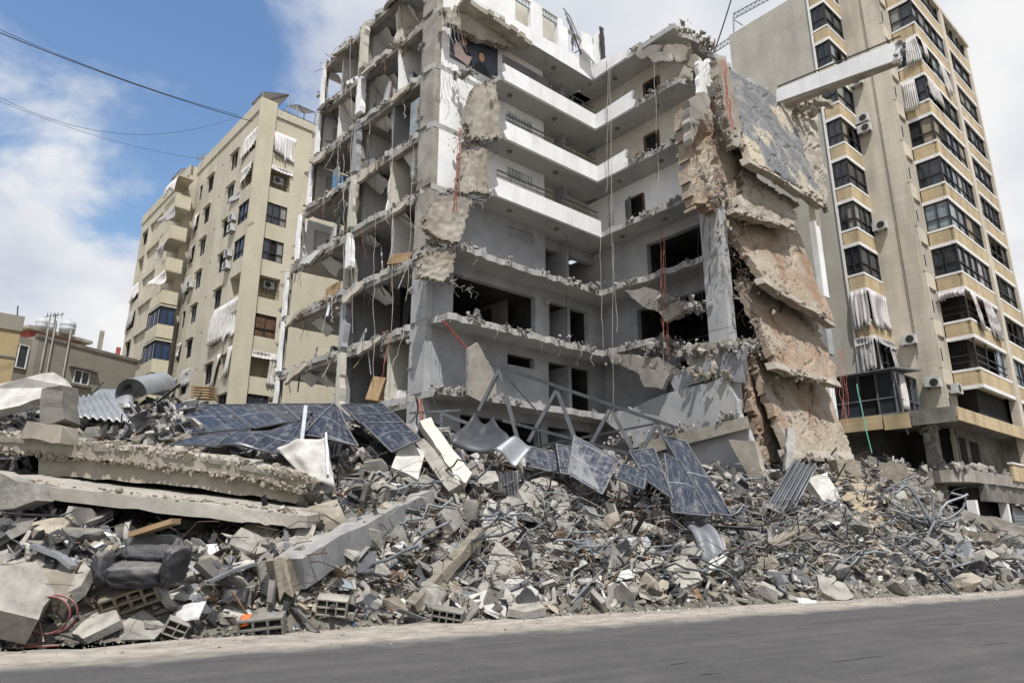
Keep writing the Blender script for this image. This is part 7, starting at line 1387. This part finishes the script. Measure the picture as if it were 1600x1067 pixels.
LM = [(212, 890, 'the black armchair'), (560, 840, 'the long grey beam'), (695, 890, 'the tan post'), (288, 965, 'the white paper sheet'), (80, 980, 'the red hose'), (35, 915, 'the large far left slab'), (390, 850, 'the tan roof-like slab'), (410, 975, 'the whitish hollow block'), (540, 920, 'the pale blue bag'), (612, 910, 'the brown carton'), (780, 880, 'the pointed grey block'), (785, 815, 'the white ribbed tile slab'), (732, 805, 'the grey cylinder'), (695, 700, 'the cream leaning slab'), (640, 710, 'the white ribbed slab'), (565, 720, 'the blue scraps'), (825, 920, 'the white plaster slab'), (965, 880, 'the dark green-grey plate'), (1000, 860, 'the flat grey slab'), (928, 840, 'the black upright bar'), (915, 730, 'the splashed solar panel'), (975, 758, 'the blue rolls'), (1080, 770, 'the rightmost solar panels'), (1105, 845, 'the buckled metal sheet'), (1090, 895, 'the long flat slab'), (1120, 930, 'the rounded white slab'), (1232, 765, 'the dark corrugated sheet'), (1232, 848, 'the long perforated block'), (1292, 770, 'the white leaning slab'), (1265, 940, 'the silvery bag'), (1305, 825, 'the broken grey slab'), (1340, 770, 'the earth slope'), (1356, 842, 'the small upright dark sheet'), (1445, 815, 'the pipe tangle'), (1450, 890, 'the long black bar'), (1497, 860, 'the crumpled right-end sheet'), (1530, 840, 'the far right slab edge'), (880, 960, 'the kerb at the centre'), (1400, 925, 'the kerb at the right'), (150, 855, 'the black steel channel')]
def where(px, py):
    d, x, y, n = min(((px-a)**2+(py-b)**2*1.5, a, b, c) for a, b, c in LM); dx, dy = px-x, (py-y)*1.3; f = 'just ' if d < 1500 else 'well ' if d > 6000 else ''
    if abs(dx) > 2.2*abs(dy): s_ = 'left of' if dx < 0 else 'right of'
    elif abs(dy) > 2.2*abs(dx): s_ = 'above' if dy < 0 else 'below'
    else: s_ = ('up' if dy < 0 else 'down')+(' and left of' if dx < 0 else ' and right of')
    return f+s_+' '+n
n_obj = 0; tries = 0; placed = []; used_labels = set()
while n_obj < 290 and tries < 4000:
    tries += 1; px = rq.uniform(0, 1600); yb = 1005-px*.052; top = 660 if px < 480 else 730 if px < 1150 else 760+max(0, px-1350)*.28
    py = top+(yb-top)*rq.random()**.75
    if px < 480 and 640 < py < 830: continue
    if abs(px-212) < 75 and 835 < py < 945: continue
    p = ghit(px, py)
    if p.y > 29 or p.z < -.03: continue
    nm, me, cat, la, gr = rq.choice(KINDS); s = rq.choice((.22, .28, .36, .45, .6, .8, 1.05))*(1.0 if px < 900 else .9)
    if any((p-q).length < (s+t)*.33 for q, t in placed): continue
    full = ('small' if s < .33 else 'middling' if s < .5 else 'large')+' '+la.split(' lying')[0]+' '+where(px, py)
    if full in used_labels: continue
    used_labels.add(full)
    if nm in ('slab_fragment', 'plaster_fragment'): s *= rq.choice((.8, 1.2, 1.5))
    placed.append((p, s)); o = bpy.data.objects.new(nm, me); COL.objects.link(o); o.location = p+Vector((0, 0, s*.12)); o.scale = (s, s, s)
    n = gnorm(p); q = n.to_track_quat('Z', 'Y'); o.rotation_mode = 'QUATERNION'; o.rotation_quaternion = q @ Euler((rq.uniform(-.5, .5), rq.uniform(-.5, .5), rq.uniform(0, 6.28))).to_quaternion()
    setp(o, full, cat, gr); n_obj += 1
# fine rubble: tens of thousands of pieces nobody could count
def scatter(name, m, n, smin, smax, seed, pw=2.2, flat=.7, region=None, lift=.25, shapes=None, elong=1.0):
    R = np.random.RandomState(seed); V_, F_, T_ = [], [], []; base = 0; k = 0; shapes = shapes or ROCKS
    arrs = [(np.array(v), f) for v, f in shapes]
    X = R.uniform(-16, 30, n*4); Yv = R.uniform(10.5, 30, n*4); d = (X-BL0.x)*bn.x+(Yv-BL0.y)*bn.y
    ok = (d > -.35) & (np.abs(X) < Yv*.80+.5)
    if smax > .3: ok &= ~((np.abs(X-ARM.x) < .75) & (Yv > ARM.y-.9) & (Yv < ARM.y+.3))
    if region is not None: ok &= region(X, Yv, d)
    # fewer pieces the farther off, where they merge
    ok &= R.rand(n*4) < np.clip(15.0/Yv, .25, 1)**1.5
    X, Yv, d = X[ok][:n], Yv[ok][:n], d[ok][:n]
    Zm = np.array([mound(x, y) for x, y in zip(X, Yv)])
    for i in range(len(X)):
        s = smin+(smax-smin)*R.rand()**pw
        if d[i] < .15: s = min(s, .09)
        vs, fs = arrs[R.randint(len(arrs))]; e = R.uniform(-.9, .9, 2) if flat < 1 else R.uniform(0, 6.28, 2)
        M = np.array(Euler((e[0], e[1], R.uniform(0, 6.28))).to_matrix()); sc3 = np.array([s*elong, s, s*flat])
        P_ = (vs*sc3)@M.T+np.array([X[i], Yv[i], Zm[i]+s*lift*R.rand()])
        V_.append(P_); t = R.rand()
        for f in fs: F_.append(tuple(base+q for q in f)); T_.append(t)
        base += len(vs)
    me = bpy.data.meshes.new(name); me.from_pydata(np.concatenate(V_).tolist(), [], F_); me.materials.append(MATS[m])
    at_ = me.attributes.new('tint', 'FLOAT', 'FACE'); at_.data.foreach_set('value', T_)
    o = bpy.data.objects.new(name, me); COL.objects.link(o); return setp(o, None, None, None, 'stuff')
SM = [rock_shape(rq, 8, 1, rq.uniform(.5, 1), rq.uniform(.25, .7), .7) for _ in range(12)]
FL = [broken_plate_shape(rq, .12) for _ in range(8)]
ST = [([(-.5, -t_, -h_), (.5, -t_, -h_), (.5, t_, -h_), (-.5, t_, -h_), (-.5, -t_, h_), (.5, -t_, h_), (.5, t_, h_), (-.5, t_, h_)], [(3, 2, 1, 0), (4, 5, 6, 7), (0, 1, 5, 4), (1, 2, 6, 5), (2, 3, 7, 6), (3, 0, 4, 7)]) for t_, h_ in ((.009, .009), (.014, .01), (.025, .006), (.035, .008))]
scatter('concrete_rubble', 'rubble_grey', 22000, .025, .6, 1, shapes=SM, pw=4.0)
scatter('tan_rubble', 'rubble_tan', 12000, .025, .5, 2, shapes=SM, pw=4.0)
scatter('slab_rubble', 'rubble_grey', 2600, .12, .9, 3, pw=3.0, flat=1, shapes=FL)
scatter('fine_rubble', 'rubble_tan', 14000, .015, .10, 51, shapes=SM, pw=1.5, lift=.6)
scatter('plaster_rubble', 'rubble_white', 1900, .05, .42, 4, shapes=FL, flat=1)
scatter('dark_debris', 'debris_dark', 2400, .06, .65, 5, shapes=FL, flat=1)
scatter('slate_debris', 'debris_slate', 1500, .06, .5, 6, shapes=FL, flat=1)
def crumple_shape(r):
    vs = [(x/4-.5+r.uniform(-.08, .08), y/4-.5+r.uniform(-.08, .08), r.uniform(-.16, .16)) for y in range(5) for x in range(5)]
    return vs, [(y*5+x, y*5+x+1, y*5+x+6, y*5+x+5) for y in range(4) for x in range(4)]
CR = [crumple_shape(rq) for _ in range(8)]
scatter('white_cloth_litter', 'rubble_white', 260, .12, .6, 41, shapes=CR, flat=.99, lift=.4)
scatter('dark_cloth_litter', 'debris_dark', 240, .15, .8, 42, shapes=CR, flat=.99, lift=.4)
scatter('slate_cloth_litter', 'debris_slate', 260, .15, .8, 43, shapes=CR, flat=.99, lift=.4)
scatter('brown_cloth_litter', 'litter_brown', 160, .12, .5, 44, shapes=CR, flat=.99, lift=.4)
scatter('blue_litter', 'litter_blue', 260, .05, .24, 7, shapes=CR, flat=.99, lift=.4)
scatter('pink_litter', 'litter_pink', 300, .05, .2, 8, shapes=FL, flat=1)
scatter('brown_litter', 'litter_brown', 700, .06, .4, 9, shapes=FL, flat=1)
scatter('metal_sticks', 'debris_slate', 900, .4, 1.5, 10, shapes=ST, flat=.99, pw=1.6, lift=.2)
scatter('wood_sticks', 'litter_brown', 450, .3, 1.2, 11, shapes=ST, flat=.99, pw=1.6, lift=.2)
scatter('black_sticks', 'debris_dark', 500, .4, 1.8, 12, shapes=ST, flat=.99, pw=1.6, lift=.25)
# bent wires and reinforcement over the heap
R = random.Random(31); mb = MB()
for i in range(170):
    px = R.uniform(0, 1600); yb = 1000-px*.052; py = R.uniform(700 if px > 480 else 830, yb-15); p = ghit(px, py)
    if p.y > 28: continue
    a = R.uniform(0, 6.28); L = R.uniform(.3, 1.3); d = Vector((math.cos(a), math.sin(a)*.5, R.uniform(-.1, .7)))*L; k = Vector((R.uniform(-.3, .3), R.uniform(-.3, .1), R.uniform(.05, .35)))
    mb.tube([p, p+d*.3+k*.6, p+d*.6+k, p+d+k*.2], R.choice((.005, .008, .012)), 4)
setp(mb.build('tangled_wire', 'rust'), kind='stuff')

# heaps of bent pipe, strip and cable in the right half
R = random.Random(91)
for nm, m_, n_, r0, r1 in (('bent_pipe_debris', 'steel', 120, .018, .04), ('bent_strip_debris', 'steel_dark', 170, .01, .03), ('loose_wire_debris', 'cable_pale', 420, .005, .011), ('rebar_debris', 'rust', 320, .006, .011)):
    mb = MB()
    for i in range(n_):
        px = R.gauss(1250, 170) if R.random() < .7 else R.uniform(560, 1050); yb = 985-px*.045
        if not 480 < px < 1590: continue
        py = R.uniform(750+max(0, px-1350)*.25, yb-25); p = ghit(px, py)
        if p.y > 28: continue
        a = R.uniform(0, 6.28); L = R.uniform(.5, 1.8); d = Vector((math.cos(a), math.sin(a)*.4, R.uniform(-.2, .6)))*L; pts_ = [p-d*.1]
        for t in (.2, .4, .6, .8, 1.0): pts_.append(p+d*t+Vector((R.uniform(-.12, .12), R.uniform(-.15, .05), .12*math.sin(t*3.1)*L+R.uniform(-.08, .12))))
        mb.tube(pts_, R.uniform(r0, r1), 6)
    setp(mb.build(nm, m_, smooth=True), kind='stuff')
# grit and crumbs strewn over the dusty verge and the lane
R = np.random.RandomState(5); mb = MB(); rg = random.Random(6)
for i in range(1500):
    t = R.uniform(-2, 28); e_ = -abs(R.randn())*.9+.15; q = BL0+bd*t+bn*e_; s_ = float(np.clip(abs(R.randn())*.022+.008, .008, .09)); mb.rock((q.x, q.y, s_*.15), s_, rg)
o = mb.build('road_grit', 'rubble_grey'); setp(o, kind='stuff')
